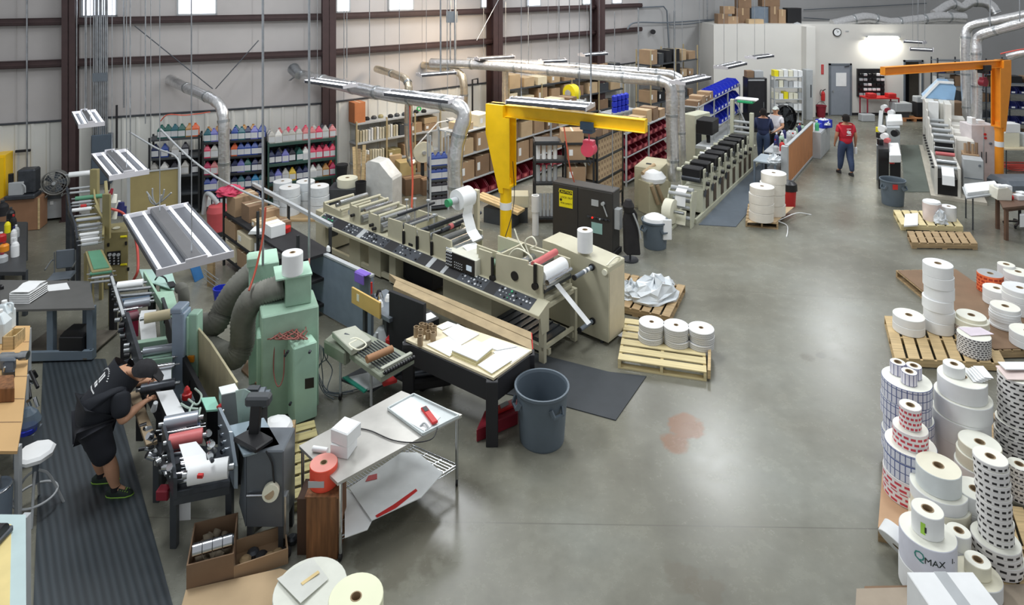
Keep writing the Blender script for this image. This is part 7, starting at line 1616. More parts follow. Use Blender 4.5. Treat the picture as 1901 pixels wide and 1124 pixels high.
MB().cyl((.1,0,.3),(-.25,-.35,0),.015,6).build('diagonal_strut',dgrey,tw)
for(x,y,w_,h,lb)in((.05,.05,.12,.18,'white'),(.25,.1,.2,.1,'wide white')):o=MB().box(0,w_,0,.2,0,h).build('small_device',white,bevel=.01);o.location=(G(1803,340).x+x,Yp+y,zt);tag(o,lb+' device on top of the pinkish white cabinet','device')
# --- pallets in the right aisle with white tubs
yp2=pine_y
A,B=G(1673,428),G(1778,426);t,f1=pallet('new yellow pallet carrying white tubs in the right aisle',A,B,.95,yp2,nb=7,boards_along='y',turn=radians(8),shear=.3)
A,B=G(1693,462),G(1806,459);t,f2=pallet('worn empty pallet in front of the yellow one',A,B,.62,pine_o,nb=8,boards_along='y',turn=radians(6),shear=.4)
slab('white_tray','flat white tray lying on the left of the yellow pallet','tray',[(1678,422),(1704,420),(1704,398),(1680,400)],.03,white,z0=.13)
p=G(1730,408,.13);t=thing('white_drum','pinkish white drum wrapped in film on the yellow pallet','drum',(p.x,p.y,.13));MB().lathe([(0,0),(.18,0),(.19,.38),(0,.38)],n=8).build('body',mat('pink_film',(226,210,204),.4,var=.08),t);MB().lathe([(0,.38),(.19,.38),(.17,.42),(0,.42)],n=8).build('lid',white,t)
p=G(1761,408,.13);roll('white roll on the yellow pallet beside the pinkish drum',(p.x,p.y,.13),.15,.3,white,.04);p=G(1745,414,.13);t=thing('white_sack','small white sack between the drum and the roll on the yellow pallet','sack',(p.x,p.y,.13));crumple(.14,.26,seed=31).build('sack',sackm,t)
# roll pallet by the partition
A,B=G(1384,421),G(1441,421);t,f3=pallet('pallet of tall white wrapped rolls in front of the orange partition',A,B,1.2,pine_o,nb=6,turn=radians(14),shear=.15)
slab('pallet_sheet','cardboard sheet on the pallet of wrapped rolls','cardboard',[(1386,414),(1440,414),(1474,385),(1425,385)],.01,card3,z0=.135)
for nm,a,b,R,hs in(('front',1414,408,.27,(.2,.19,.2,.16)),('rear',1435,397,.27,(.24,.24,.24,.22))):
 p=G(a,b,.14);z=.146
 for j,h in enumerate(hs):roll('%s roll of the %s wrapped stack before the partition'%(ORD[j],nm),(p.x+random.uniform(-.02,.02),p.y,z),R*random.uniform(.96,1.02),h-.005,mat('warm_paper',(232,226,214),.5,var=.05),.045,mt=white,group='wrapped rolls on the pallet before the partition',n=24);z+=h
tag(MB().tube(spl([G(1440,412,.1),G(1478,396,.1),G(1500,398,.01),G(1506,399,.01)]),.012,5).build('plastic_strap',white),'white plastic strap trailing right from the wrapped roll pallet','strap')
tag(MB().tube(spl([G(1441,410,.1),G(1460,418,.01),G(1462,430,.01),G(1460,440,.01)]),.012,5).build('plastic_strap',white),'white plastic strap trailing down from the wrapped roll pallet','strap')
# folding table and desk at the right edge
zt=.7
t=thing('folding_table','folding table stacked with large white sheets at the right edge','table',G(1800,425));TP=[(1792,362),(1852,352),(1842,338),(1785,345)]
zt=ZY(362,G(1806,427).y);gtop(t,'tabletop',[(1794,368),(1862,358),(1848,340),(1786,347)],zt,.03,lgrey)
for(a,b)in((1806,427),(1793,405),(1850,395)):p=G(a,b);wb(MB().cyl((p.x,p.y,0),(p.x,p.y,zt-.03),.015,8),'leg',dgrey,t)
pile('large white sheets stacked on the folding table',[(1796,364),(1858,356),(1846,341),(1790,347)],4,white,zt+.002,.018,'sheet_stack')
t=thing('wooden_desk','dark wooden desk with a printer at the right edge','desk',G(1868,445));zd=ZY(383,G(1868,446).y)
gtop(t,'tabletop',[(1862,386),(1960,376),(1940,352),(1850,360)],zd,.04,mat('desk_brown',(104,78,62),.5,var=.1))
for(a,b)in((1868,446),(1852,425),(1940,436)):p=G(a,b);wb(MB().box(p.x-.03,p.x+.03,p.y-.03,p.y+.03,0,zd-.04),'leg',mat('desk_brown',0),t)
q=MB();q.bar(G(1866,388,zd-.1),G(1950,378,zd-.1),.03,.12);wb(q,'apron',mat('desk_brown',0),t)
tag(gb(MB(),(1893,400),(1910,399),(1910,396),(1893,397),.3,.55).build('paper_ream',white),'white block under the wooden desk','paper')
p=G(1860,372,zd);t=thing('label_printer','cream label printer with a small red wheel on the wooden desk','printer',(p.x+.05,p.y,zd),-.1);MB().prism([(-.15,0),(.15,0),(.16,.2),(.08,.27),(-.12,.24)],0,.3,'y').build('body',mat('printer_cream',(224,222,208),.4),t,bevel=.015);MB().cyl((.17,.05,.05),(.2,.05,.05),.05,14).build('red_wheel',red,t);MB().box(-.1,.05,.02,.2,.24,.3).build('top_door',white,t,bevel=.01)
for k,(dx,dy,h)in enumerate(((.35,.25,.22),(.42,-.02,.1),(.58,.1,.12))):gbox('white_carton','%s white box right of the label printer on the wooden desk'%('tall','low front','small rear')[k],(p.x+dx,p.y+dy,zd),.16,.16,h,white,.1,grp='white boxes on the wooden desk')
t=thing('office_chair','black office chair base under the wooden desk','chair',G(1893,420))
for k in range(5):a=k*2*pi/5;MB().bar((0,0,.1),(.28*cos(a),.28*sin(a),.06),.04,.03).cyl((.28*cos(a)-.01,.28*sin(a),.03),(.28*cos(a)+.01,.28*sin(a),.03),.03,8).build('leg',black,t)
MB().cyl((0,0,.1),(0,0,.42),.03,8).build('post',black,t);MB().box(-.22,.22,-.2,.2,.42,.48).build('seat',blackm,t,bevel=.02)
t=thing('grey_hood','grey rounded cover at the right edge beyond the printer desk','cover',(G(1885,372).x+.1,G(1885,372).y,0));MB().box(-.3,1.0,0,.8,0,.45).build('body',grey,t,bevel=.1)
# shelves with blue bins and tables at the far right
Yr=21.5;cxr_=lambda px:(px-CX)*Yr/FOC
tU,fU=rack('bin_shelves','steel shelves of dark blue bins at the top right edge',(cxr_(1868),Yr),(cxr_(1960),Yr-.3),.5,[.3,.75,1.25,1.75,2.1],dsteel,grey,bays=2,top=2.4,beam=.03)
for j,z in enumerate((.75,1.25,1.75)):
 for i in range(5):obin('dark blue bin, %s from the left on the %s right-edge shelf'%(ORD[i],('low','middle','top')[j]),fU,.08+i*.3,.0,z,.26,.4,.2,navy,'dark blue bins at the top right edge')
for j,z in enumerate((.3,2.1)):
 for i in range(3):carton('%s dark box on the %s right-edge shelf'%(ORD[i],('lowest','highest')[j]),fU,.1+i*.5,.05,z,.4,.4,.22,random.choice((dgrey,card2,blackm)),'dark boxes on the right-edge shelves',tape=False)
t=thing('folding_table','pale tan table below the blue bin shelves at the right edge','table',G(1880,320));p=G(1880,312);zz=.72
MB().box(-.35,.9,-.2,.5,zz-.04,zz).build('tabletop',buff,t)
for x in(-.3,.8):
 for y in(-.15,.4):MB().cyl((x,y,0),(x,y,zz-.04),.015,6).build('leg',dgrey,t)
L0=t.location
for k,(x,w_,h,m,lb)in enumerate(((-.25,.45,.4,cream,'cream box stack piece on the tan table'),(-.2,.42,.25,white,'white box on top of the cream box on the tan table'),(.35,.4,.35,sackm,'white bag shaped carton on the tan table'))):gbox('white_carton',lb,(L0.x+x+w_/2,L0.y,zz+(.41 if k==1 else 0)),w_,.35,h,m,0)
tag(MB().tube([(.3*cos(k*.5)*(1+.03*k),.2*sin(k*.5),.04+.004*k)for k in range(50)],.02,6).build('red_hose',mat('coral_hose',(216,90,80),.5)),'coiled red hose on the floor under the tan table','hose').location=(L0.x+.3,L0.y+.1,0)
for k,(a,y,w_,h,z,m,lb)in enumerate(((1755,24.6,.5,.9,0,dgrey,'dark machine block left of the blue hood'),(1780,22.8,.6,1.2,0,card2,'brown stacked carton block behind the white press'),(1790,22.2,.5,.6,1.0,grey,'x'))):
 if lb!='x':gbox('storage_block',lb,((a-CX)*y/FOC,y,z),w_,.5,h,m,0,cat='box')
tT,fT_=rack('storage_rack','crowded dark rack behind the twin ducts on the right',((1740-CX)*25.3/FOC,25.3),((1865-CX)*25.3/FOC,25.0),.5,[.2,.8,1.4,1.9,2.4],dsteel,grey,bays=3,top=2.5,beam=.03)
for j,z in enumerate((.2,.8,1.4,1.9)):
 for i in range(8):carton('%s item from the left on the %s shelf of the crowded dark rack'%(ORD[i],('lowest','low','middle','top')[j]),fT_,.05+i*.32,.05,z,.26,.4,random.uniform(.18,.4),random.choice((dgrey,card2,lgrey,dred,navy,olive,grey)),'stored items on the crowded dark rack',name='storage_box',tape=False)
 # --- label rolls at the bottom right
cr=mat('roll_cream',(238,234,212),.6,var=.02);iv=ivory
grid=printed('blue_grid',(92,104,150),(222,224,234),sx=30,hgt=.085,gap=.1,offset=0,wr=.5)
redp=printed('red_print',(236,232,232),(206,70,84),sx=16,hgt=.05,gap=.5,offset=.5,wr=1.8)
blk=printed('black_marks',(232,230,228),(44,42,44),sx=15,hgt=.045,gap=.55,offset=.4,wr=1.5)
blk2=printed('black_marks_small',(226,224,222),(60,58,62),sx=26,hgt=.03,gap=.5,offset=.5,wr=1.4)
tick2=printed('brown_ticks',(236,232,216),(150,120,110),sx=34,hgt=.03,gap=.36)
GB='label rolls on the bottom right pallets'
def stack(px,pyb,items,zb=.135,grp=GB,lean=(0,0)):
 """pile of rolls standing at a picture point; items: (radius, height, side, top, label)"""
 p=G(px,pyb,zb);z=zb+.001
 for k,(R,h,m,mt,lb,*dx)in enumerate(items):
  ox,oy=(dx[0]if dx else(0,0));roll(lb,(p.x+ox+lean[0]*k,p.y+oy+lean[1]*k,z),R,h-.001,m,.05 if R>.12 else.042,mt=mt,group=grp,n=36);z+=h
 return p,z
 # upper pallets
A,B=G(1661,682),G(1842,672);pallet('light wooden pallet with the tall white column of rolls',A,B,1.2,pine,nb=8,boards_along='y',turn=radians(10),shear=.35)
stack(1687,614,[(.215,.12,white,iv,'lower white roll at the left corner of the light pallet'),(.213,.12,white,iv,'upper white roll at the left corner of the light pallet')])
stack(1742,612,[(.205,.17,white,white,'lowest roll of the tall white column'),(.205,.16,white,white,'second roll up the tall white column',(.01,0)),(.205,.17,white,white,'third roll up the tall white column',(-.01,0)),(.2,.17,white,white,'fourth roll up the tall white column',(.012,0)),(.205,.17,white,white,'fifth roll up the tall white column',(.0,0)),(.2,.17,white,white,'topmost roll of the tall white column',(-.008,0))])
p,z=stack(1803,622,[(.23,.09,blk2,iv,'lowest finely printed roll behind the pink paper stack'),(.23,.08,tick2,iv,'second roll behind the pink paper stack'),(.225,.08,cr,iv,'third roll behind the pink paper stack'),(.19,.05,cr,iv,'top cream roll behind the pink paper stack')])
p,z=stack(1808,655,[(.205,.09,blk2,iv,'lowest finely printed roll under the pink paper'),(.205,.09,blk2,iv,'middle finely printed roll under the pink paper'),(.205,.09,blk2,iv,'upper finely printed roll under the pink paper')])
t=thing('pink_paper','pink tinted paper lying on the finely printed roll stack','paper',(p.x,p.y,z));MB().quad((-.1,-.08,.012),(.25,-.05,.02),(.2,.15,.012),(-.12,.16,.008),.004).build('sheet',mat('pink_paper',(232,220,230),.6),t)
A,B=G(1846,668),G(1960,650);t,fz=pallet('brown board covered pallet at the right edge, upper group',A,B,2.6,pine_o,nb=8,boards_along='y',turn=radians(10),shear=.1)
P=[fz.o+fz.d*a+fz.n*b for a,b in((.01,.02),(fz.L,.02),(fz.L,2.56),(.01,2.56))];q=MB();v=[Vector((p.x,p.y,.132))for p in P];e=Vector((0,0,.01));q.add(v+[a+e for a in v],[(3,2,1,0),(4,5,6,7),(0,1,5,4),(1,2,6,5),(2,3,7,6),(3,0,4,7)]);tag(q.build('cardboard_sheet',card2),'brown cardboard sheet covering the right-edge pallet','cardboard')
ZB=.145
p,z=stack(1866,605,[(.2,.035,white,white,'%s thin white disc roll from below, over the brown sheet'%ORD[k],(random.uniform(-.012,.012),0))for k in range(7)]+[(.19,.06,white,iv,'cream topped roll over the thin discs on the brown sheet')],ZB)
stack(1850,562,[(.19,.12,white,iv,'lower white roll beside the orange labelled roll'),(.19,.12,white,iv,'upper white roll beside the orange labelled roll')],ZB)
orl=printed('orange_print',(240,120,70),(180,60,36),sx=16,hgt=.06,gap=.4)
stack(1838,540,[(.19,.16,orl,lgrey,'lower orange printed roll at the left of the upper right group'),(.19,.14,orl,lgrey,'upper orange printed roll at the left of the upper right group')],ZB)
stack(1868,520,[(.13,.14,white,iv,'lower small white roll at the back of the upper right group'),(.13,.14,white,iv,'upper small white roll at the back of the upper right group')],ZB)
stack(1890,530,[(.21,.12,white,iv,'lower wide white roll at the back right edge'),(.21,.12,white,iv,'upper wide white roll at the back right edge')],ZB)
stack(1893,578,[(.24,.1,white,iv,'lowest wide roll of the right-edge pile'),(.24,.1,white,iv,'second wide roll of the right-edge pile'),(.24,.1,white,iv,'third wide roll of the right-edge pile'),(.23,.08,white,white,'papered top roll of the right-edge pile')],ZB)
stack(1908,640,[(.22,.1,white,iv,'lower roll cut by the right edge on the brown sheet'),(.22,.1,white,iv,'upper roll cut by the right edge on the brown sheet')],ZB)
# lower pallets
A,B=G(1630,1006),G(1800,1010);t,fy=pallet('pallet with a pale brown board under the blue grid and red label rolls',A,B,1.45,card2,nb=7,boards_along='y',mb=pine_o,turn=radians(14),shear=.3)
P=[fy.o+fy.d*a+fy.n*b for a,b in((.0,.0),(fy.L,.0),(fy.L,1.44),(.0,1.44))];q=MB();v=[Vector((p.x,p.y,.132))for p in P];e=Vector((0,0,.008));q.add(v+[a+e for a in v],[(3,2,1,0),(4,5,6,7),(0,1,5,4),(1,2,6,5),(2,3,7,6),(3,0,4,7)]);tag(q.build('cardboard_sheet',mat('pale_brown_board',(196,160,126),.8)),'pale brown board on the pallet of blue grid rolls','cardboard')
ZB=.142
p,z=stack(1683,835,[(.25,.2,grid,iv,'lowest roll of the rear blue grid stack'),(.25,.2,grid,iv,'second roll of the rear blue grid stack',(.02,0)),(.25,.2,grid,iv,'third roll of the rear blue grid stack',(-.01,0)),(.25,.2,grid,iv,'wide top roll of the rear blue grid stack')],ZB)
for a,b,lb in((-.04,.1,'rear left small roll on top of the blue grid stack'),(.1,.03,'right small roll on top of the blue grid stack'),(-.02,-.08,'front small roll on top of the blue grid stack')):roll(lb,(p.x+a,p.y+b,z),.08,.13,printed('small_grid',(110,112,150),(232,230,240),sx=12,hgt=.13,gap=.08,offset=0,wr=.35),.042,mt=iv,group=GB,n=26)
stack(1690,918,[(.245,.13,redp,iv,'lowest red printed roll at the front left'),(.24,.12,redp,iv,'second red printed roll at the front left',(-.01,0)),(.24,.18,grid,iv,'blue grid roll in the front red and blue stack'),(.235,.1,grid,iv,'upper blue grid roll in the front red and blue stack'),(.16,.17,redp,iv,'medium red printed roll near the front stack top'),(.1,.1,redp,iv,'small red printed roll below the front stack top'),(.1,.12,redp,iv,'small red printed roll topping the front stack')],ZB)
A,B=G(1755,905),G(1960,905);t,fx_=pallet('pallet under the wide white rolls and black marked rolls',A,B,1.25,pine_o,turn=radians(12),shear=.2,nb=8,boards_along='y')
p,z=stack(1786,845,[(.275,.24,white,iv,'bottom white roll of the widest plain stack'),(.275,.24,white,iv,'middle white roll of the widest plain stack',(-.01,0)),(.275,.2,white,iv,'third white roll of the widest plain stack',(.01,0)),(.235,.2,white,iv,'white roll carrying papers on the widest plain stack')],.135)
roll('small white roll on top of the widest plain stack',(p.x-.07,p.y+.03,z),.105,.12,white,.04,mt=iv,group=GB)
t=thing('receipt_papers','crumpled white papers beside the small roll on the widest stack','paper',(p.x+.1,p.y-.02,z));q=MB()
for k in range(5):a=.3*k;q.quad((-.06+.03*k,-.1,.01+.012*k),(.03+.03*k,-.12,.012+.012*k),(.08+.025*k,.08,.03+.012*k),(-.02+.025*k,.1,.02+.012*k),.003)
q.build('sheet',white,t)
p,z=stack(1888,862,[(.2,.12,blk,iv,'%s black marked roll from below in the wide right-edge stack'%ORD[k],(random.uniform(-.015,.015),0))for k in range(4)]+[(.185,.1,blk,iv,'%s black marked roll from below in the wide right-edge stack'%ORD[k+4],(.01,0))for k in range(5)],.135)
t=thing('card_papers','white and pink cards on top of the black marked right-edge stack','papers',(p.x,p.y,z));MB().quad((-.2,-.12,.02),(.24,-.14,.03),(.24,.1,.05),(-.16,.1,.04),.01).build('card',mat('pinkish_card',(232,214,208),.6),t);MB().quad((-.14,-.02,.07),(.24,-.02,.07),(.24,.12,.07),(-.12,.12,.07),.01).build('paper',white,t)
p,z=stack(1817,902,[(.2,.12,white,iv,'lower plain roll left of the leaning marked tower'),(.2,.12,white,iv,'second plain roll left of the leaning marked tower',(-.02,0)),(.2,.12,cr,iv,'third plain roll left of the leaning marked tower'),(.19,.1,cr,iv,'top cream roll left of the leaning marked tower',(.01,0))],.135)
# black and white tower, cream towers, logo roll
A,B=G(1735,1100),G(1960,1100);t,fw_=pallet('pallet under the leaning black marked tower',A,B,1.0,pine,turn=radians(10),shear=.3,nb=8,boards_along='y')
p=G(1852,1048,.14);z=.136
for k in range(16):
 R=.19 if k<4 else.135;dx=(.0,.01,.0,-.01,.0)[k]if k<5 else.002*(k-4)*-2
 roll('%s roll from below in the leaning black marked tower'%ORD[k],(p.x+dx+random.uniform(-.006,.006),p.y+random.uniform(-.006,.006)+.002*k,z),R,.059,blk,.042,mt=iv,group='rolls of the leaning black marked tower',n=32);z+=.06
p,z=stack(1742,975,[(.25,.13,cr,iv,'lowest wide cream roll behind the logo roll'),(.25,.13,cr,iv,'second wide cream roll behind the logo roll',(.02,0)),(.24,.12,white,iv,'third wide roll behind the logo roll'),(.19,.2,mat('pale_blue_roll',(222,228,228),.5),cr,'tall cream topped roll behind the logo roll')],ZB)
stack(1810,985,[(.17,.12,white,iv,'lowest plain roll at the left foot of the leaning tower'),(.17,.12,white,iv,'middle plain roll at the left foot of the leaning tower'),(.165,.16,white,iv,'upper plain roll at the left foot of the leaning tower')],.135)
p,z=stack(1722,1088,[(.225,.22,white,white,'wide white roll under the one with the QMAX lettering'),(.222,.27,mat('lilac_white',(222,224,236),.5),iv,'wide white roll printed with a green and black QMAX logo'),(.125,.2,white,iv,'white roll with a green corner mark on top of the logo roll')],.02,lean=(0,0))
lg=thing('logo_print','QMAX lettering printed round the front of the wide logo roll','lettering',(p.x,p.y,.0))
def bend(txt,size,z,R,m,a0,parent,nm='lettering'):
 o=text(nm,txt,size,(0,0,0),(0,0,0),m,parent,.0015);
 for v in o.data.vertices:a=-pi/2+a0+v.co.x/R;r=R+.002+v.co.z;y_=v.co.y;v.co=Vector((r*cos(a),r*sin(a),z+y_))
 return o
dgn=mat('logo_dark',(40,52,50),.5);gn=mat('logo_teal',(60,140,130),.5)
bend('Q',.11,.415,.222,gn,-.85,lg);bend('MAX',.075,.40,.222,dgn,-.32,lg);bend('1.',.06,.42,.222,dgn,.4,lg)
gm_=thing('green_mark','lime corner mark with a black arrow on the white roll above the logo','mark',(p.x,p.y,.02+.49));q=MB()
for s,m_,a0,w_,h0,h1,nm in((0,mat('lime',(170,220,80),.5),-1.0,.3,.04,.14,'lime_patch'),(1,black,-.75,.12,.06,.11,'black_arrow')):
 q=MB();n_=6;vs=[(.1265*cos(-pi/2+a0+w_*i/n_),.1265*sin(-pi/2+a0+w_*i/n_),z_)for z_ in(h0,h1)for i in range(n_+1)];vs=[(x*(1+.006*s),y*(1+.006*s),zz_)for x,y,zz_ in vs]
 q.add(vs,[(i,i+1,n_+2+i,n_+1+i)for i in range(n_)]);q.build(nm,m_,gm_)
stack(1780,1042,[(.095,.14,white,iv,'lower small white roll right of the logo roll'),(.095,.14,white,iv,'upper small white roll right of the logo roll')],.135)
stack(1815,1095,[(.18,.14,white,cr,'wide cream topped roll in front of the leaning tower'),(.098,.12,cr,iv,'small cream roll on the wide one in front of the leaning tower')],.135)
stack(1892,925,[(.1,.07,blk,iv,'%s small black marked roll from below at the right edge'%ORD[k])for k in range(5)],.12)
t=roll('white roll leaning on its side at the left of the logo roll',(G(1668,1050).x-.02,G(1668,1050).y,.17),.17,.12,white,.035,mt=white,group=None);t.rotation_euler=(radians(-20),radians(52),0)
# board, white carton in the nearest corner
slab('cardboard_board','pale cardboard board across the bottom right corner','cardboard',[(1587,1150),(1590,1096),(1990,1085),(1990,1150)],.012,mat('greyish_board',(170,156,138),.8),z0=.12)
p0,p1=G(1683,1062,.62),G(1806,1062,.62);o=thing('white_carton','bright white carton at the bottom edge in front of the logo roll','box',((p0.x+p1.x)/2,p0.y-.5,.135));MB().box(-(p1.x-p0.x)/2,(p1.x-p0.x)/2,0,.5,0,.485).build('body',white,o,bevel=.006);MB().box(-.05,.05,0,.5,.483,.487).build('seam',lgrey,o)
slab('carton_support','low board pile under the bright white carton','cardboard',[(1600,1150),(1605,1110),(1850,1105),(1850,1150)],.1,card2,z0=.01)
# --- foil ducts
def duct(label,pts,r,m=foil,seam=True,name='foil_duct',parent_end=None):
 P=spl(pts,5);t=thing(name,label,'duct',P[0]);N_=len(P)
 rr=[r*random.uniform(.94,1.05)for _ in P];wb(MB().tube(P,r,14,rr=rr),'pipe',m,t)
 if seam:
  L_=0;last=0
  for i in range(1,N_):
   L_+=(P[i]-P[i-1]).length
   if L_-last>.9:last=L_;d=(P[i]-P[i-1]).normalized();wb(MB().cyl(P[i]-d*.03,P[i]+d*.03,r*1.09,14),'joint_band',steel,t)
 return t
duct('foil duct coming out of the side wall above the ink racks and turning down',[D(316,148,15.75),D(340,160,15.2),D(385,180,14.5),D(408,196,14.2),D(415,225,14.1),D(416,290,14.1),D(417,352,14.1)],.12)
duct('thickest foil duct running out over the long press and bending down',[D(560,139,16.6),D(600,150,15.8),D(700,172,14.2),D(800,188,12.9),D(846,196,12.6),D(862,214,12.5),D(853,250,12.5),D(845,300,12.5),D(847,372,12.5)],.145)
t=thing('duct_flap','grey flap and cap where the thickest foil duct meets the wall','duct cap',D(545,128,16.7));MB().cyl((0,0,0),(.25,-.3,-.12),.16,14,r2=.12).build('cap',galv,t);MB().bar((-.1,0,-.3),(.15,-.05,-.1),.12,.02).build('flap',galv,t)
duct('short warm lit foil duct left of the mid wall, dropping behind the beige shelves',[D(699,128,17.9),D(735,139,17.0),D(755,150,16.5),D(759,175,16.4),D(758,230,16.4),D(760,285,16.4),D(768,306,16.3)],.1,foil_w)
duct('short foil duct dropping just left of the yellow crane head',[D(785,121,19.2),D(830,128,18.8),D(855,138,18.5),D(861,160,18.4),D(861,200,18.4)],.11,foil_w)
duct('lower of the two long foil ducts across to the pale green press',[D(800,117,18.9),D(900,121,18.3),D(1050,134,17.2),D(1180,146,16.1),D(1232,152,15.7),D(1246,168,15.6),D(1247,230,15.6),D(1251,335,15.6)],.14)
duct('upper of the two long foil ducts across to the pale green press',[D(868,113,19.6),D(960,117,19.2),D(1100,127,18.1),D(1220,136,17.2),D(1254,142,16.9),D(1262,158,16.8),D(1263,230,16.8),D(1266,310,16.8)],.12)
duct('thin foil branch dropping behind the yellow crane head',[D(938,130,18.1),D(938,185,18.1),D(940,200,18.1)],.09,foil_w)
duct('left upright foil duct behind the orange crane, bending right at the top',[D(1915,24,18.6),D(1860,36,19.2),D(1815,44,19.7),D(1796,54,19.9),D(1792,80,19.9),D(1794,180,19.9),D(1800,262,19.9)],.13)
duct('right upright foil duct behind the orange crane, bending right at the top',[D(1915,38,17.8),D(1865,52,18.4),D(1830,62,18.8),D(1815,72,19.0),D(1812,100,19.0),D(1813,160,19.0),D(1813,232,19.0)],.14)
duct('foil duct lying crumpled along the office roof',[D(1545,46,26.9),D(1570,40,26.9),D(1610,33,26.9),D(1650,42,26.9),D(1700,38,26.9),D(1740,32,26.9),D(1790,33,26.9)],.22)
duct('foil duct arching high over the right end of the office roof',[D(1735,26,27.4),D(1765,8,27.4),D(1785,14,27.4),D(1805,4,27.4),D(1835,8,27.2),D(1850,26,27)],.2)
duct('short foil duct with a red hose at the top right edge',[D(1872,105,18.4),D(1890,100,18.2),D(1915,96,18)],.12)
tag(MB().tube(spl([D(1858,100,18.3),D(1870,97,18.1),D(1895,92,17.9),D(1915,90,17.8)]),.02,6).build('red_hose',mat('coral_hose',0)),'red hose lying along the short foil duct at the top right edge','hose')
# --- yellow jib crane
def jib(label,base,ztop,ang,L_,m,col_r,hoist_at,hoist_m,gus,bh=.24,colh=None,flip=1,collar=True):
 t=thing('jib_crane',label,'crane',base,ang);zc=colh
 MB().cyl((0,0,0),(0,0,zc),col_r,18).build('column',m,t);MB().cyl((0,0,0),(0,0,.03),col_r*2.0,18).build('base_plate',m,t)
 if collar:MB().cyl((0,0,zc*.62),(0,0,zc*.62+.14),col_r*1.03,18).build('white_collar',white,t)
 zb=ztop-bh;w_=col_r*1.25
 # mast head: boxed channel on the boom side, tapering plate behind
 q=MB();q.box(w_*.1,w_*.2,-w_,w_,zc-.1,zb);q.box(w_*.2,w_*1.1,-w_,-w_+.02,zc-.1,zb);q.box(w_*.2,w_*1.1,w_-.02,w_,zc-.1,zb);q.box(w_*.1,w_*1.1,-w_,w_,zc-.14,zc-.1);q.build('mast_channel',m,t)
 q=MB();q.prism([(w_*.1,zc-.25),(-w_*.5,zc-.25),(-gus,zc+(zb-zc)*.72),(-gus,ztop),(w_*.1,ztop)],-w_,w_,'y');q.build('mast_gusset',m,t)
 q=MB();q.box(-gus,L_,-.07,.07,ztop-.018,ztop);q.box(0,L_,-.07,.07,zb,zb+.018);q.box(-gus*.5,L_,-.009,.009,zb,ztop);q.box(L_-.012,L_,-.07,.07,zb,ztop);q.build('boom',m,t,bevel=.003)
 x=hoist_at;q=MB();q.box(x-.13,x+.13,-.13,-.075,zb-.05,zb+.1);q.box(x-.13,x+.13,.075,.13,zb-.05,zb+.1);q.box(x-.09,x+.09,-.1,.1,zb-.12,zb-.02);q.build('trolley',mat('trolley_blue',(66,84,104),.4,.3)if m is yellow else black,t,bevel=.01)
 return t,zb
A=G(939,478);ztop=3.02
bx,by=2.36-A.x,11.35-A.y;ang=atan2(by,bx);L_=hypot(bx,by)
tj,zb=jib('bright yellow jib crane standing behind the long press',(A.x,A.y,0),ztop,ang,L_,yellow,.115,L_*.62,None,.38,colh=1.55)
def hoist(label,base,ang,x,zb,drop,m,s=1.0):
 t=thing('chain_hoist',label,'hoist',(base[0]+cos(ang)*x,base[1]+sin(ang)*x,zb-drop),ang)
 MB().cyl((0,0,.1*s),(0,0,drop-.1),.012,6).build('chain',m,t)
 MB().cyl((0,-.09*s,0),(0,.09*s,0),.13*s,16).box(-.1*s,.1*s,-.07*s,.07*s,.02,.17*s).build('body',m,t,bevel=.01)
 MB().tube([(0,0,-.12*s),(0,0,-.2*s),(.04*s,0,-.26*s),(0,0,-.3*s),(-.03*s,0,-.26*s)],.012,6).build('hook',dsteel,t)
 return t
hoist('pinkish red chain hoist hanging from the yellow crane boom',A,ang,L_*.62,zb,.42,mat('hoist_pink',(226,76,100),.4,emit=None))
tag(MB().tube(spl([D(1047,236,12.0),D(1052,270,12.0),D(1058,310,12.3),D(1066,338,12.9)]),.012,6).build('orange_cable',mat('orange_cable',(236,108,84),.5)),'thin orange cable hanging from the yellow boom to the caution cabinet','cable')
tag(MB().tube(spl([D(938,440,12.3),D(950,400,12.5),D(955,360,12.7),D(952,300,12.6)]),.008,5).build('black_wire',black),'thin black wire hanging along the yellow crane column','wire')
tag(MB().tube(spl([D(760,170,13.4),D(762,260,13.4),D(766,330,13.4),D(764,392,13.3)]),.02,6).build('orange_hose',mat('orange_cable',0)),'orange hose dropping straight down beside the shrouded machine','hose')
tag(MB().tube(spl([D(758,168,13.3),D(759,290,13.3)]),.014,6).build('drop_pipe',galv),'thin grey pipe above the orange hose','pipe')
# orange crane
A2=G(1855,348);ang2=atan2(15.7-A2.y,9.0-A2.x);L2=hypot(15.7-A2.y,9.0-A2.x)
tj2,zb2=jib('orange jib crane at the right with its boom pointing left',(A2.x,A2.y,0),3.38,ang2,L2,orange,.1,.62,None,.28,bh=.2,colh=1.75,collar=True)
hoist('small dark red hoist under the orange crane boom',A2,ang2,.62,zb2,.36,dred,.8)
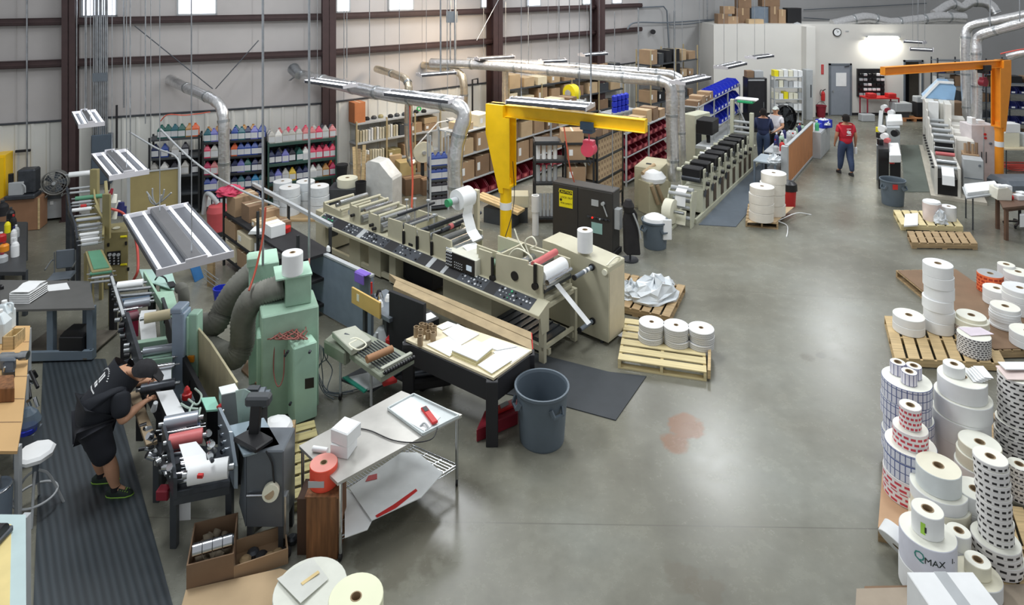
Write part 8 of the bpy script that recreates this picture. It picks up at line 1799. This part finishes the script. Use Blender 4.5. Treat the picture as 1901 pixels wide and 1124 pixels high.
# --- hanging fluorescent lights
def hlight(label,a,b,z,w_,n=2,wires=True,es=5,group='hanging fluorescent lights',flat=False):
 A,B=G(a[0],a[1],z),G(b[0],b[1],z);fr=Fr.W(A.x,A.y,B.x,B.y);L_=fr.L
 t=thing('fluorescent_light',label,'light',(A.x,A.y,z),fr.rz,group)
 lh=mat('light_housing',(196,194,198),.4,var=.03)
 q=MB();q.box(0,L_,-w_/2,w_/2,-.05,-.035);q.box(0,L_,-w_/2,-w_/2+.012,-.05,.01);q.box(0,L_,w_/2-.012,w_/2,-.05,.01);q.build('reflector',mat('light_inner',(70,72,78),.6),t)
 MB().box(0,L_,-w_*.1,w_*.1,-.035,.035).build('ballast_channel',mat('light_channel',(84,84,86),.55),t,bevel=.01)
 for x in(-.02,L_):MB().box(x,x+.02,-w_/2,w_/2,-.06,.02).box(x,x+.02,-w_*.14,w_*.14,.02,.05).build('end_cap',lh,t,bevel=.003)
 tm=mat('hall_tube_%d'%int(es*10),(250,252,255),.3,var=0,emit=(240,248,255),es=es)
 for s in(-1,1):
  for k in range(n):y=s*(w_*.2+(w_*.24)*(k/max(1,n-1))if n>1 else w_*.3);MB().cyl((.02,y,0),(L_-.02,y,0),.016,8).build('lamp_tube',tm,t)
 if wires:
  for x in(.2,L_-.2):MB().cyl((x,0,.03),(x,0,6.8-z),.006,5).build('hanging_wire',galv,t)
 return t
hlight('largest hanging light, over the feed end of the green press',(364,485),(291,390),2.3,.8,2,es=3)
hlight('hanging light over the small tan press',(240,322),(204,283),2.6,.52,2,es=3)
hlight('small hanging light high at the left in front of the dark column',(170,230),(156,207),2.9,.4,2)
hlight('hanging light left of the thickest foil duct',(579,148),(650,158),3.2,.4,2);hlight('hanging light over the middle of the thickest foil duct',(728,170),(846,184),3.15,.5,2)
hlight('large hanging light just above the yellow crane boom',(950,184),(1095,196),3.2,.5,2);hlight('hanging light at the top of the twin upright ducts',(1258,152),(1306,142),3.2,.4,2,es=1.5)
hlight('thin hanging light below the mid foil ducts near the wall',(778,138),(842,133),3.1,.35,1);hlight('thin hanging light above the start of the long foil ducts',(886,108),(950,104),3.3,.35,1)
hlight('thin hanging light above the middle of the long foil ducts',(1005,113),(1048,111),3.3,.35,1);hlight('thin hanging light beside the farthest brown column',(1080,101),(1122,98),3.3,.35,1)
hlight('nearer hanging light in front of the blank office wall',(1338,124),(1374,116),3.2,.4,1,es=1.3);hlight('farther hanging light in front of the blank office wall',(1394,106),(1426,102),3.2,.4,1,es=1.3)
hlight('left light of the pair hanging right of the glaring wall light',(1682,76),(1716,78),3.5,.4,2,es=1.2);hlight('right light of the pair hanging right of the glaring wall light',(1690,90),(1732,92),3.5,.4,2,es=1.2)
def drop(label,px,Y,py0,py1,r=.014,m=galv,name='drop_pipe',x2=None):
 a=D(px if x2 is None else x2,py1,Y);b=D(px,py0,Y);b.z=7.0 if py0<0 else b.z;return tag(MB().cyl(a,b,r,8).build(name,m),label,'pipe')
drop('tall grey drop pipe over the rear mint housing',488,8.75,-9,493,.017);drop('tall grey drop pipe just left of the white roll on the mint cabinet',574,8.9,-9,480,.017)
tag(MB().tube(spl([D(574,480,8.8),D(571,540,8.6),D(568,610,8.3)]),.012,6).build('pink_cable',mat('pink_cable',(190,120,110),.5)),'pinkish cable falling from the drop pipe onto the mint cabinet','cable')
tag(MB().tube(spl([D(493,385,8.7),D(488,440,8.6),D(475,500,8.4),D(462,540,8.2)]),.014,6).build('red_cable',mat('rust_cable',(170,70,50),.5)),'rust red cable hanging in front of the rear grey duct','cable')
for k,(px,Y,py0,py1,r,lb)in enumerate(((242,12.6,-9,290,.012,'left thin hanger wire above the tan board'),(270,12.8,-9,230,.012,'second thin hanger wire above the tan board'),(280,13.4,-9,300,.008,'faint chain hanger left of the ink racks'),(355,13.6,-9,210,.01,'chain hanger in front of the left foil duct'),(818,14.5,-9,135,.02,'pair leader pipe dropping to the mid hanging light'),(845,17.5,-9,118,.03,'thick pipe dropping to the mid foil duct'),(836,17.6,-9,116,.02,'thin pipe left of the thick middle pipe'),(1097,11.9,-9,200,.016,'pipe dropping past the big light above the yellow boom'),(1038,18,-9,112,.01,'hanger above the long foil ducts, middle'),(1057,18,-9,120,.012,'hanger right of the middle hanger above the long ducts'),(981,18,-9,118,.012,'hanger above the left part of the long ducts'),(1185,16.6,15,132,.02,'hanger pipe above the right part of the long ducts'),(1252,15.7,-9,150,.014,'hanger above the twin upright ducts'),(1141,17.6,22,130,.012,'thin hanger left of the right hanger pipe'),(644,15.5,20,145,.01,'thin wire right of the tall brown column'),(686,14.6,0,160,.01,'thin wire above the thickest foil duct'),(1838,17,-9,50,.012,'hanger above the right upright ducts'),(1893,16,-9,40,.012,'hanger nearest the top right corner'))):
 drop(lb,px,Y,py0,py1,r)
drop('chain cable dropping from the yellow boom light to the black cabinet',1137,12.6,215,350,.01)
tag(MB().tube(spl([D(240,245,13.4),D(290,275,13.1),D(330,295,12.8),D(334,350,12.6),D(334,420,12.4)]),.018,6).build('bent_conduit',lgrey),'bent pale conduit sloping down over the tan board','conduit')
tag(MB().tube(spl([D(298,240,13.4),D(360,300,13.0),D(430,345,12.4),D(520,385,11.8)]),.02,6).build('sloping_cable',lgrey),'long pale cable sloping from the ink rack to the angle rack','cable')
tag(MB().tube(spl([D(298,225,14.6),D(312,213,14.5),D(345,214,14.4),D(390,208,14.4)]),.012,6).build('orange_cable',mat('orange_cable',0)),'orange cable looped above the left ink rack','cable')
t=thing('ceiling_box','grey junction box on the pipes above the middle wall','junction box',D(839,28,17.6));MB().box(-.15,.15,-.1,.1,-.2,.1).build('body',grey,t)
# angled brace rods on the wall
for k,(a,b,lb)in enumerate(((D(250,48,14.9),D(395,165,15.2),'falling brace rod of the cross bracing behind the first light chains'),(D(480,75,16.2),D(400,165,15.4),'rising brace rod meeting the foil duct at the side wall'),(D(928,-5,19.5),D(885,75,19.0),'slanted silver rod left of the third brown column'))):tag(MB().cyl(a,b,.012,6).build('brace_rod',dsteel if k<2 else galv),lb,'rod')
t=thing('wall_pipework','black bent pipe fixed to the lower wall left of the third column','pipe',D(880,150,19.9));wb(MB().tube([D(877,210,19.9),D(877,148,19.9),D(887,146,20.0),D(887,156,20.0)],.03,6),'pipe',black,t)
# --- people
def skinmesh(name,J,bones,m,t,root,sub=2,flat=None):
 """one continuous surface grown round joints {name: (x, y, z, r[, ry])}"""
 names=list(J);idx={k:i for i,k in enumerate(names)}
 me=bpy.data.meshes.new(name);me.from_pydata([J[k][:3]for k in names],[(idx[a],idx[b])for a,b in bones],[]);me.materials.append(m)
 o=bpy.data.objects.new(name,me);C.objects.link(o)
 if t is not None:o.parent=t
 sk=o.modifiers.new('skin','SKIN');sk.use_smooth_shade=True
 if not me.skin_vertices:
  bpy.context.view_layer.objects.active=o;bpy.ops.mesh.customdata_skin_add()
 for k in names:
  d=me.skin_vertices[0].data[idx[k]];r=J[k][3];d.radius=(r,J[k][4]if len(J[k])>4 else r);d.use_root=(k==root)
 sb_=o.modifiers.new('sub','SUBSURF');sb_.levels=sub;sb_.render_levels=sub
 dg=bpy.context.evaluated_depsgraph_get();me2=bpy.data.meshes.new_from_object(o.evaluated_get(dg));me2.name=name
 o.modifiers.clear();o.data=me2
 return o
def hand(J,bones,w_,d,side,up,pre,s=1.0,curl=.5):
 """palm and five fingers from wrist w_ along d; side = thumb side, up = back of hand"""
 w_,d,side,up=Vector(w_),Vector(d).normalized(),Vector(side).normalized(),Vector(up).normalized()
 J[pre+'palm']=(*(w_+d*.055*s),.03*s,.016*s);bones.append((pre+'wrist',pre+'palm'))
 for k,(off,L_)in enumerate(((.028,.068),(.01,.076),(-.009,.07),(-.027,.055))):
  b=w_+d*.09*s+side*off*s;m_=b+d*L_*.5*s-up*.01*s*curl;e=m_+d*L_*.42*s-up*.04*s*curl
  J[pre+'f%d'%k]=(*b,.0095*s);J[pre+'g%d'%k]=(*m_,.0085*s);J[pre+'h%d'%k]=(*e,.007*s);bones+=[(pre+'palm',pre+'f%d'%k),(pre+'f%d'%k,pre+'g%d'%k),(pre+'g%d'%k,pre+'h%d'%k)]
 b=w_+d*.035*s+side*.035*s;e=b+d*.035*s+side*.03*s
 J[pre+'t0']=(*b,.011*s);J[pre+'t1']=(*e,.009*s);bones+=[(pre+'palm',pre+'t0'),(pre+'t0',pre+'t1')]
def shoe(t,ankle,d,m,sole,s=1.0,lace=None):
 a=Vector(ankle);d=Vector((d[0],d[1],0)).normalized();n=Vector((-d.y,d.x,0));q=MB();N_=12
 def ring(z,g,h):return[a.xy.to_3d()+d*((.085+.135*s*cos(u)*g)-.045)+n*(.046*s*sin(u)*g*(1.06 if cos(u)>0 else.85))+Vector((0,0,z+(h if cos(u)<0 else-h*.3*cos(u))))for u in[2*pi*i/N_ for i in range(N_)]]
 R=[ring(.0,.97,0),ring(.022,1.02,0)]
 q.add(R[0]+R[1],[(i,(i+1)%N_,N_+(i+1)%N_,N_+i)for i in range(N_)]+[tuple(range(N_))[::-1],tuple(range(N_,2*N_))],1,True)
 R=[ring(.022,.98,0),ring(.05,.95,.015),ring(.075,.62,.03)]
 vs=R[0]+R[1]+R[2];q.add(vs,[(k*N_+i,k*N_+(i+1)%N_,(k+1)*N_+(i+1)%N_,(k+1)*N_+i)for k in range(2)for i in range(N_)]+[tuple(range(2*N_,3*N_))],0,True)
 o=wb(q,'shoe',[m,sole],t)
 if lace:
  q=MB()
  for k in range(4):c=a.xy.to_3d()+d*(.06+.022*k)+Vector((0,0,.082-.008*k));q.bar(c-n*.03,c+n*.03,.008,.006)
  wb(q,'laces',lace,o)
 return o
def headof(t,c,fwd,s,hair,skinm,cap=None,beard=False,ears=True):
 """hair, ears, eyes, nose and mouth set onto the head at c, looking along fwd"""
 c=Vector(c);f=Vector(fwd).normalized();r_=f.cross(Vector((0,0,1)))
 if r_.length<.1:r_=Vector((1,0,0))
 r_.normalize();u=r_.cross(f)
 def P(a,b,h):return c+r_*a*s+f*b*s+u*h*s
 for sd in(-1,1):
  q=MB();q.cyl(P(.035*sd,.085,.01),P(.035*sd,.096,.01),.011*s,8);wb(q,'eye',black,t)
  q=MB();q.cyl(P(.083*sd,.0,-.01),P(.097*sd,-.01,-.005),.024*s,8);wb(q,'ear',skinm,t)
 q=MB();q.cyl(P(0,.088,.0),P(0,.115,-.03),.01*s,8,r2=.015*s);wb(q,'nose',skinm,t)
 q=MB();q.bar(P(-.024,.092,-.058),P(.024,.092,-.058),.008*s,.01*s);wb(q,'mouth',mat('lips',(160,90,84),.5),t)
 q=MB();N_=14;rings=[]
 for k in range(5):
  ph=k/4*pi/2;z=.0+.118*sin(ph);g=cos(ph)*.112+.002;rings.append([P(g*.95*cos(2*pi*i/N_),g*1.08*sin(2*pi*i/N_)-.012,z-(.03 if k==0 and sin(2*pi*i/N_)<-.2 else 0)+(.035 if k==0 and sin(2*pi*i/N_)>.4 else 0)-(.06 if k==0 and cap is None and sin(2*pi*i/N_)<.1 else 0))for i in range(N_)])
 vs=[v for R in rings for v in R];q.add(vs,[(k*N_+i,k*N_+(i+1)%N_,(k+1)*N_+(i+1)%N_,(k+1)*N_+i)for k in range(4)for i in range(N_)]+[tuple(range(4*N_,5*N_))],0,True)
 if cap is None:wb(q,'hair',hair,t)
 else:
  o=wb(q,'cap',cap,t);q=MB();q.add([P(-.07,.075,.05),P(.07,.075,.05),P(.055,.165,.03),P(0,.18,.028),P(-.055,.165,.03),P(-.07,.075,.062),P(.07,.075,.062),P(.055,.165,.04),P(0,.18,.04),P(-.055,.165,.04)],[(4,3,2,1,0),(5,6,7,8,9),(0,1,6,5),(1,2,7,6),(2,3,8,7),(3,4,9,8),(4,0,5,9)]);wb(q,'cap_brim',cap,o)
def standing(label,base,rz,s,shirt,pants,shoes,hair,skinm,name='person',stride=.0,arms=None,cap=None,longsleeve=False,head_turn=0,belly=0.0):
 t=thing(name,label,'person',base,rz)
 S=lambda*a:tuple(v*s for v in a)
 lf,rf=stride,-stride
 J={};B=[]
 def add(k,x,y,z,r,ry=None):J[k]=(x*s,y*s,z*s,r*s)+((ry*s,)if ry else())
 add('pelvis',0,0,.95,.16,.13);add('waist',0,.0,1.1,.155,.125);add('chest',0,0,1.3,.185,.135);add('upper',0,-.01,1.42,.13,.1);add('neck',0,0,1.52,.056);add('jaw',0,.015,1.58,.076,.082);add('head',0,.0,1.66,.09,.1);add('crown',0,-.005,1.73,.07,.08)
 B+=[('pelvis','waist'),('waist','chest'),('chest','upper'),('upper','neck'),('neck','jaw'),('jaw','head'),('head','crown')]
 arms=arms or{'L':((-.26,.02,1.14),(-.28,.08,.9)),'R':((.26,.02,1.14),(.28,.08,.9))}
 for sd,k,st in((-1,'L',lf),(1,'R',rf)):
  add(k+'sh',.2*sd,0,1.4,.07);e,w_=arms[k];add(k+'el',*e,.05);add(k+'fore',*(Vector(e).lerp(Vector(w_),.4)),.046);add(k+'wrist',*w_,.03)
  B+=[('upper',k+'sh'),(k+'sh',k+'el'),(k+'el',k+'fore'),(k+'fore',k+'wrist')]
  d=Vector(w_)-Vector(e);hand(J,B,Vector(w_)*s,d,(0,1,0)if abs(d.normalized().y)<.8 else(-sd,0,0),(sd,0,0),k,s)
  add(k+'hip',.1*sd,0,.86,.11);add(k+'knee',.1*sd,st*.45+.02,.5,.072);add(k+'calf',.1*sd,st*.7-.02,.34,.066);add(k+'ankle',.1*sd,st,.1,.038);add(k+'toe',.11*sd,st+.1,.05,.03)
  B+=[('pelvis',k+'hip'),(k+'hip',k+'knee'),(k+'knee',k+'calf'),(k+'calf',k+'ankle'),(k+'ankle',k+'toe')]
 skinmesh('body',J,B,skinm,t,'pelvis')
 def G_(k,dr,**kw):v=J[k];return(v[0],v[1],v[2],v[3]+dr*s)+((v[4]+dr*s,)if len(v)>4 else())
 K={k:G_(k,.035 if k!='upper'else.012)for k in('waist','chest','upper')};p=J['pelvis'];K['hem']=(p[0],p[1],p[2]-.1*s,p[3]+.045*s,p[4]+.055*s);bb=[('hem','waist'),('waist','chest'),('chest','upper'),('upper','collar')];K['collar']=(0,-.005*s,1.5*s,.075*s)
 for k in('L','R'):
  K[k+'sh']=G_(k+'sh',.018);a,b=Vector(J[k+'sh'][:3]),Vector(J[k+'el'][:3]);
  if longsleeve:K[k+'el']=G_(k+'el',.016);K[k+'wrist']=G_(k+'wrist',.014);bb+=[('upper',k+'sh'),(k+'sh',k+'el'),(k+'el',k+'wrist')]
  else:m_=a.lerp(b,.68);K[k+'slv']=(*m_,.062*s);bb+=[('upper',k+'sh'),(k+'sh',k+'slv')]
 skinmesh('shirt',K,bb,shirt,t,'chest')
 K={'pelvis':(p[0],p[1],p[2]+.04*s,p[3]+.025*s,p[4]+.025*s),'top':(0,0,1.1*s,.16*s,.13*s)};bb=[('top','pelvis')]
 for k in('L','R'):
  K[k+'hip']=G_(k+'hip',.022);K[k+'knee']=G_(k+'knee',.028);K[k+'calf']=G_(k+'calf',.022);a=J[k+'ankle'];K[k+'cuff']=(a[0],a[1],a[2]+.01*s,.06*s);bb+=[('pelvis',k+'hip'),(k+'hip',k+'knee'),(k+'knee',k+'calf'),(k+'calf',k+'cuff')]
 skinmesh('trousers',K,bb,pants,t,'pelvis')
 mw=Matrix.Translation(Vector(base))@Matrix.Rotation(rz,4,'Z');fw=mw.to_3x3()@Vector((sin(-head_turn),cos(head_turn),0))
 for k in('L','R'):shoe(t,mw@Vector(J[k+'ankle'][:3]),(mw.to_3x3()@Vector((0,1,0))),shoes,shoes,s)
 headof(t,mw@Vector(J['head'][:3]),fw,s,hair,skinm,cap)
 return t,mw,J
redsh=mat('red_shirt',(196,36,54),.8,var=.06);jean=mat('blue_jeans',(58,74,104),.85,var=.12,scale=30);navysh=mat('navy_shirt',(34,44,78),.8,var=.08);wsh=mat('white_tshirt',(226,224,228),.8,var=.04);blkp=mat('black_trousers',(30,30,36),.85,var=.1)
b0=G(1570,324);s0=.965
t,mw,J=standing('person in a red T-shirt and jeans walking away down the aisle, seen from behind',(b0.x,b0.y,0),.0,s0,redsh,jean,blackm,hair_,skin_d,stride=.16,arms={'L':((-.27,.0,1.14),(-.26,.1,.92)),'R':((.28,-.02,1.12),(.31,.05,.86))})
R0=.12
o=MB().box(-.06,.05,-.03,.03,0,.002).box(-.03,.07,-.055,-.035,0,.002).box(-.05,.0,.035,.05,0,.002).build('shirt_print',white);mm=mw@Matrix.Translation(Vector((0,-.185*s0,1.28*s0)))@Matrix.Rotation(pi/2,4,'X');o.data.transform(mm);o.parent=t;o.matrix_parent_inverse=(Matrix.Translation(t.location)@Matrix.Rotation(t.rotation_euler.z,4,'Z')).inverted()
for k,(w_,z)in enumerate(((.12,1.37),(.13,1.19))):q=MB();q.cb((0,-.18*s0,z*s0),w_,.004,.015);q.build('shirt_lettering',white,t)
hp=mw@Vector(J['Rpalm'][:3]);tag(MB().box(-.035,.035,-.03,.03,-.2,0).build('white_cloth',white,bevel=.01),'white cloth held in the right hand of the person in red','cloth').location=(hp.x+.01,hp.y-.0,hp.z-.02)
b1=G(1417,303);standing('person in a navy shirt and jeans beside the pale green press, back turned',(b1.x,b1.y,0),-.5,.93,navysh,jean,blackm,hair_,skin_d,longsleeve=True,stride=.05,arms={'L':((-.27,.02,1.16),(-.2,.24,1.05)),'R':((.27,.02,1.16),(.2,.24,1.05))},head_turn=.3)
b2=G(1440,298);standing('person in a white T-shirt and pale cap standing by the black drum fan',(b2.x,b2.y,0),2.2,.93,wsh,blkp,blackm,hair_,skin_,cap=mat('pale_cap',(190,196,190),.8),arms={'L':((-.27,.02,1.16),(-.14,.22,1.02)),'R':((.27,.02,1.16),(.14,.22,1.0))},head_turn=.3)
# worker bending over the green press
shb=mat('black_tee',(26,30,38),.8,var=.12);sht=mat('black_shorts',(30,32,40),.85,var=.1);shg=mat('shoe_dark_green',(36,50,42),.6,var=.2);lime=mat('lime_sole',(150,200,70),.5)
t=thing('person','person in a black T-shirt, shorts and cap bending over the green press','person',(-4.3,6.88,0))
J={'pelvis':(-4.42,6.82,.82,.15,.13),'waist':(-4.39,6.86,.93,.15,.13),'chest':(-4.31,6.94,1.06,.165,.13),'upper':(-4.24,7.0,1.14,.11,.1),'neck':(-4.13,7.0,1.185,.055),'head':(-3.99,6.99,1.2,.095,.1),'jaw':(-3.96,7.0,1.14,.07),'crown':(-3.93,6.98,1.235,.06)}
B=[('pelvis','waist'),('waist','chest'),('chest','upper'),('upper','neck'),('neck','head'),('head','crown'),('head','jaw')]
J.update({'Rsh':(-4.14,6.83,1.09,.06),'Rel':(-4.1,6.78,.8,.055),'Rfore':(-4.05,6.88,.84,.052),'Rwrist':(-3.98,7.02,.865,.026),'Lsh':(-4.36,7.16,1.1,.06),'Lel':(-4.24,7.28,.9,.045),'Lfore':(-4.16,7.32,.9,.04),'Lwrist':(-4.02,7.35,.88,.026)})
B+=[('upper','Rsh'),('Rsh','Rel'),('Rel','Rfore'),('Rfore','Rwrist'),('upper','Lsh'),('Lsh','Lel'),('Lel','Lfore'),('Lfore','Lwrist')]
hand(J,B,J['Rwrist'][:3],(.45,.75,-.1),(-.6,.3,.3),(.2,-.1,1),'R',.95,.7);hand(J,B,J['Lwrist'][:3],(.8,.3,-.1),(.2,-.6,.3),(0,0,1),'L',.95,.6)
J.update({'Rhip':(-4.34,6.73,.74,.1),'Rknee':(-4.22,6.77,.42,.065),'Rcalf':(-4.2,6.78,.3,.078),'Rankle':(-4.17,6.8,.1,.042),'Lhip':(-4.48,6.9,.74,.1),'Lknee':(-4.46,6.95,.42,.065),'Lcalf':(-4.46,6.96,.3,.078),'Lankle':(-4.44,6.99,.1,.042)})
for k in 'RL':J[k+'toe']=(J[k+'ankle'][0]+.09,J[k+'ankle'][1]+.02,.05,.03);B+=[('pelvis',k+'hip'),(k+'hip',k+'knee'),(k+'knee',k+'calf'),(k+'calf',k+'ankle'),(k+'ankle',k+'toe')]
L0=Vector(t.location)
def rel(D_):return{k:(v[0]-L0.x,v[1]-L0.y,v[2]-L0.z)+tuple(v[3:])for k,v in D_.items()}
skinmesh('body',rel(J),B,skin_,t,'pelvis')
def gw(k,dr):v=J[k];return v[:3]+tuple(r+dr for r in v[3:])
K={'hem':(-4.46,6.77,.7,.21,.19),'waist':gw('waist',.07),'chest':gw('chest',.065),'upper':gw('upper',.06),'Rsh':gw('Rsh',.05),'Rslv':(-4.09,6.77,.84,.095),'Lsh':gw('Lsh',.05),'Lslv':(-4.26,7.27,.93,.095)}
tee=skinmesh('t_shirt',rel(K),[('hem','waist'),('waist','chest'),('chest','upper'),('upper','Rsh'),('Rsh','Rslv'),('upper','Lsh'),('Lsh','Lslv')],shb,t,'chest')
K={'top':(-4.42,6.82,.84,.18,.16),'Rhip':gw('Rhip',.05),'Rhem':(-4.23,6.76,.38,.12),'Lhip':gw('Lhip',.05),'Lhem':(-4.46,6.95,.38,.12)}
shorts=skinmesh('shorts',rel(K),[('top','Rhip'),('Rhip','Rhem'),('top','Lhip'),('Lhip','Lhem')],sht,t,'top')
shoe(t,J['Rankle'][:3],(1,.12),shg,lime,1.05,lime);shoe(t,J['Lankle'][:3],(1,.2),shg,lime,1.05,lime)
for k in 'RL':a=J[k+'ankle'];wb(MB().cyl((a[0],a[1],.07),(a[0],a[1],.12),.047,12),'sock',blackm,t)
# cap pulled over the lowered head, ear and face features looking down at the web
hc=Vector(J['head'][:3]);fd=Vector((.72,.1,-.6)).normalized();headof(t,hc+Vector((.03,-.005,.0)),fd,1.08,hair_,skin_,cap=mat('black_cap',(34,34,38),.8,var=.2,scale=30))
# back print: find the shirt surface from outside along the back normal
import mathutils.bvhtree as bvt
bpy.context.view_layer.update();mt=tee.matrix_world;bv=bvt.BVHTree.FromPolygons([mt@v.co for v in tee.data.vertices],[tuple(p.vertices)for p in tee.data.polygons])
def onback(mesh_name,pts2,c,ux,uy,out):
 """lay flat shapes onto the back of the shirt"""
 q=MB()
 for poly in pts2:
  vs=[]
  for a,b in poly:
   o_=c+ux*a+uy*b;h=bv.ray_cast(o_+out*.4,-out);vs.append((h[0]if h[0]is not None else o_)+out*.004)
  n_=len(vs);q.add(vs+[v-out*.003 for v in vs],[tuple(range(n_)),tuple(range(n_,2*n_))[::-1]]+[(i,(i+1)%n_,n_+(i+1)%n_,n_+i)for i in range(n_)])
 return wb(q,mesh_name,white,t)
out=Vector((-.45,-.55,.7)).normalized();uy=Vector((.55,.45,.7));uy=(uy-out*uy.dot(out)).normalized();ux=uy.cross(out).normalized()
c0=Vector((-4.33,6.93,1.1))
onback('shirt_print',[[(-.035,-.0),(.03,-.01),(.035,.07),(-.03,.08)],[(-.06,-.05),(-.02,-.06),(-.015,-.02),(-.05,-.015)],[(0,-.055),(.03,-.06),(.03,-.03),(0,-.02)]],c0,ux,uy,out)
seg=[]
for k in range(12):
 a=radians(150-11*k);r=.115;da=.07;seg.append([(r*cos(a),r*sin(a)+.0),(r*cos(a-da),r*sin(a-da)+.0),((r+.014)*cos(a-da),(r+.014)*sin(a-da)),((r+.014)*cos(a),(r+.014)*sin(a))])
onback('arched_lettering',seg,c0,ux,uy,out)
seg=[[(x,-.1-.02*(k%2)*0),(x+.014,-.1),(x+.014,-.088),(x,-.088)]for k,x in enumerate([-.09+.02*i for i in range(9)])]
onback('lettering',seg,c0,ux,uy,out)
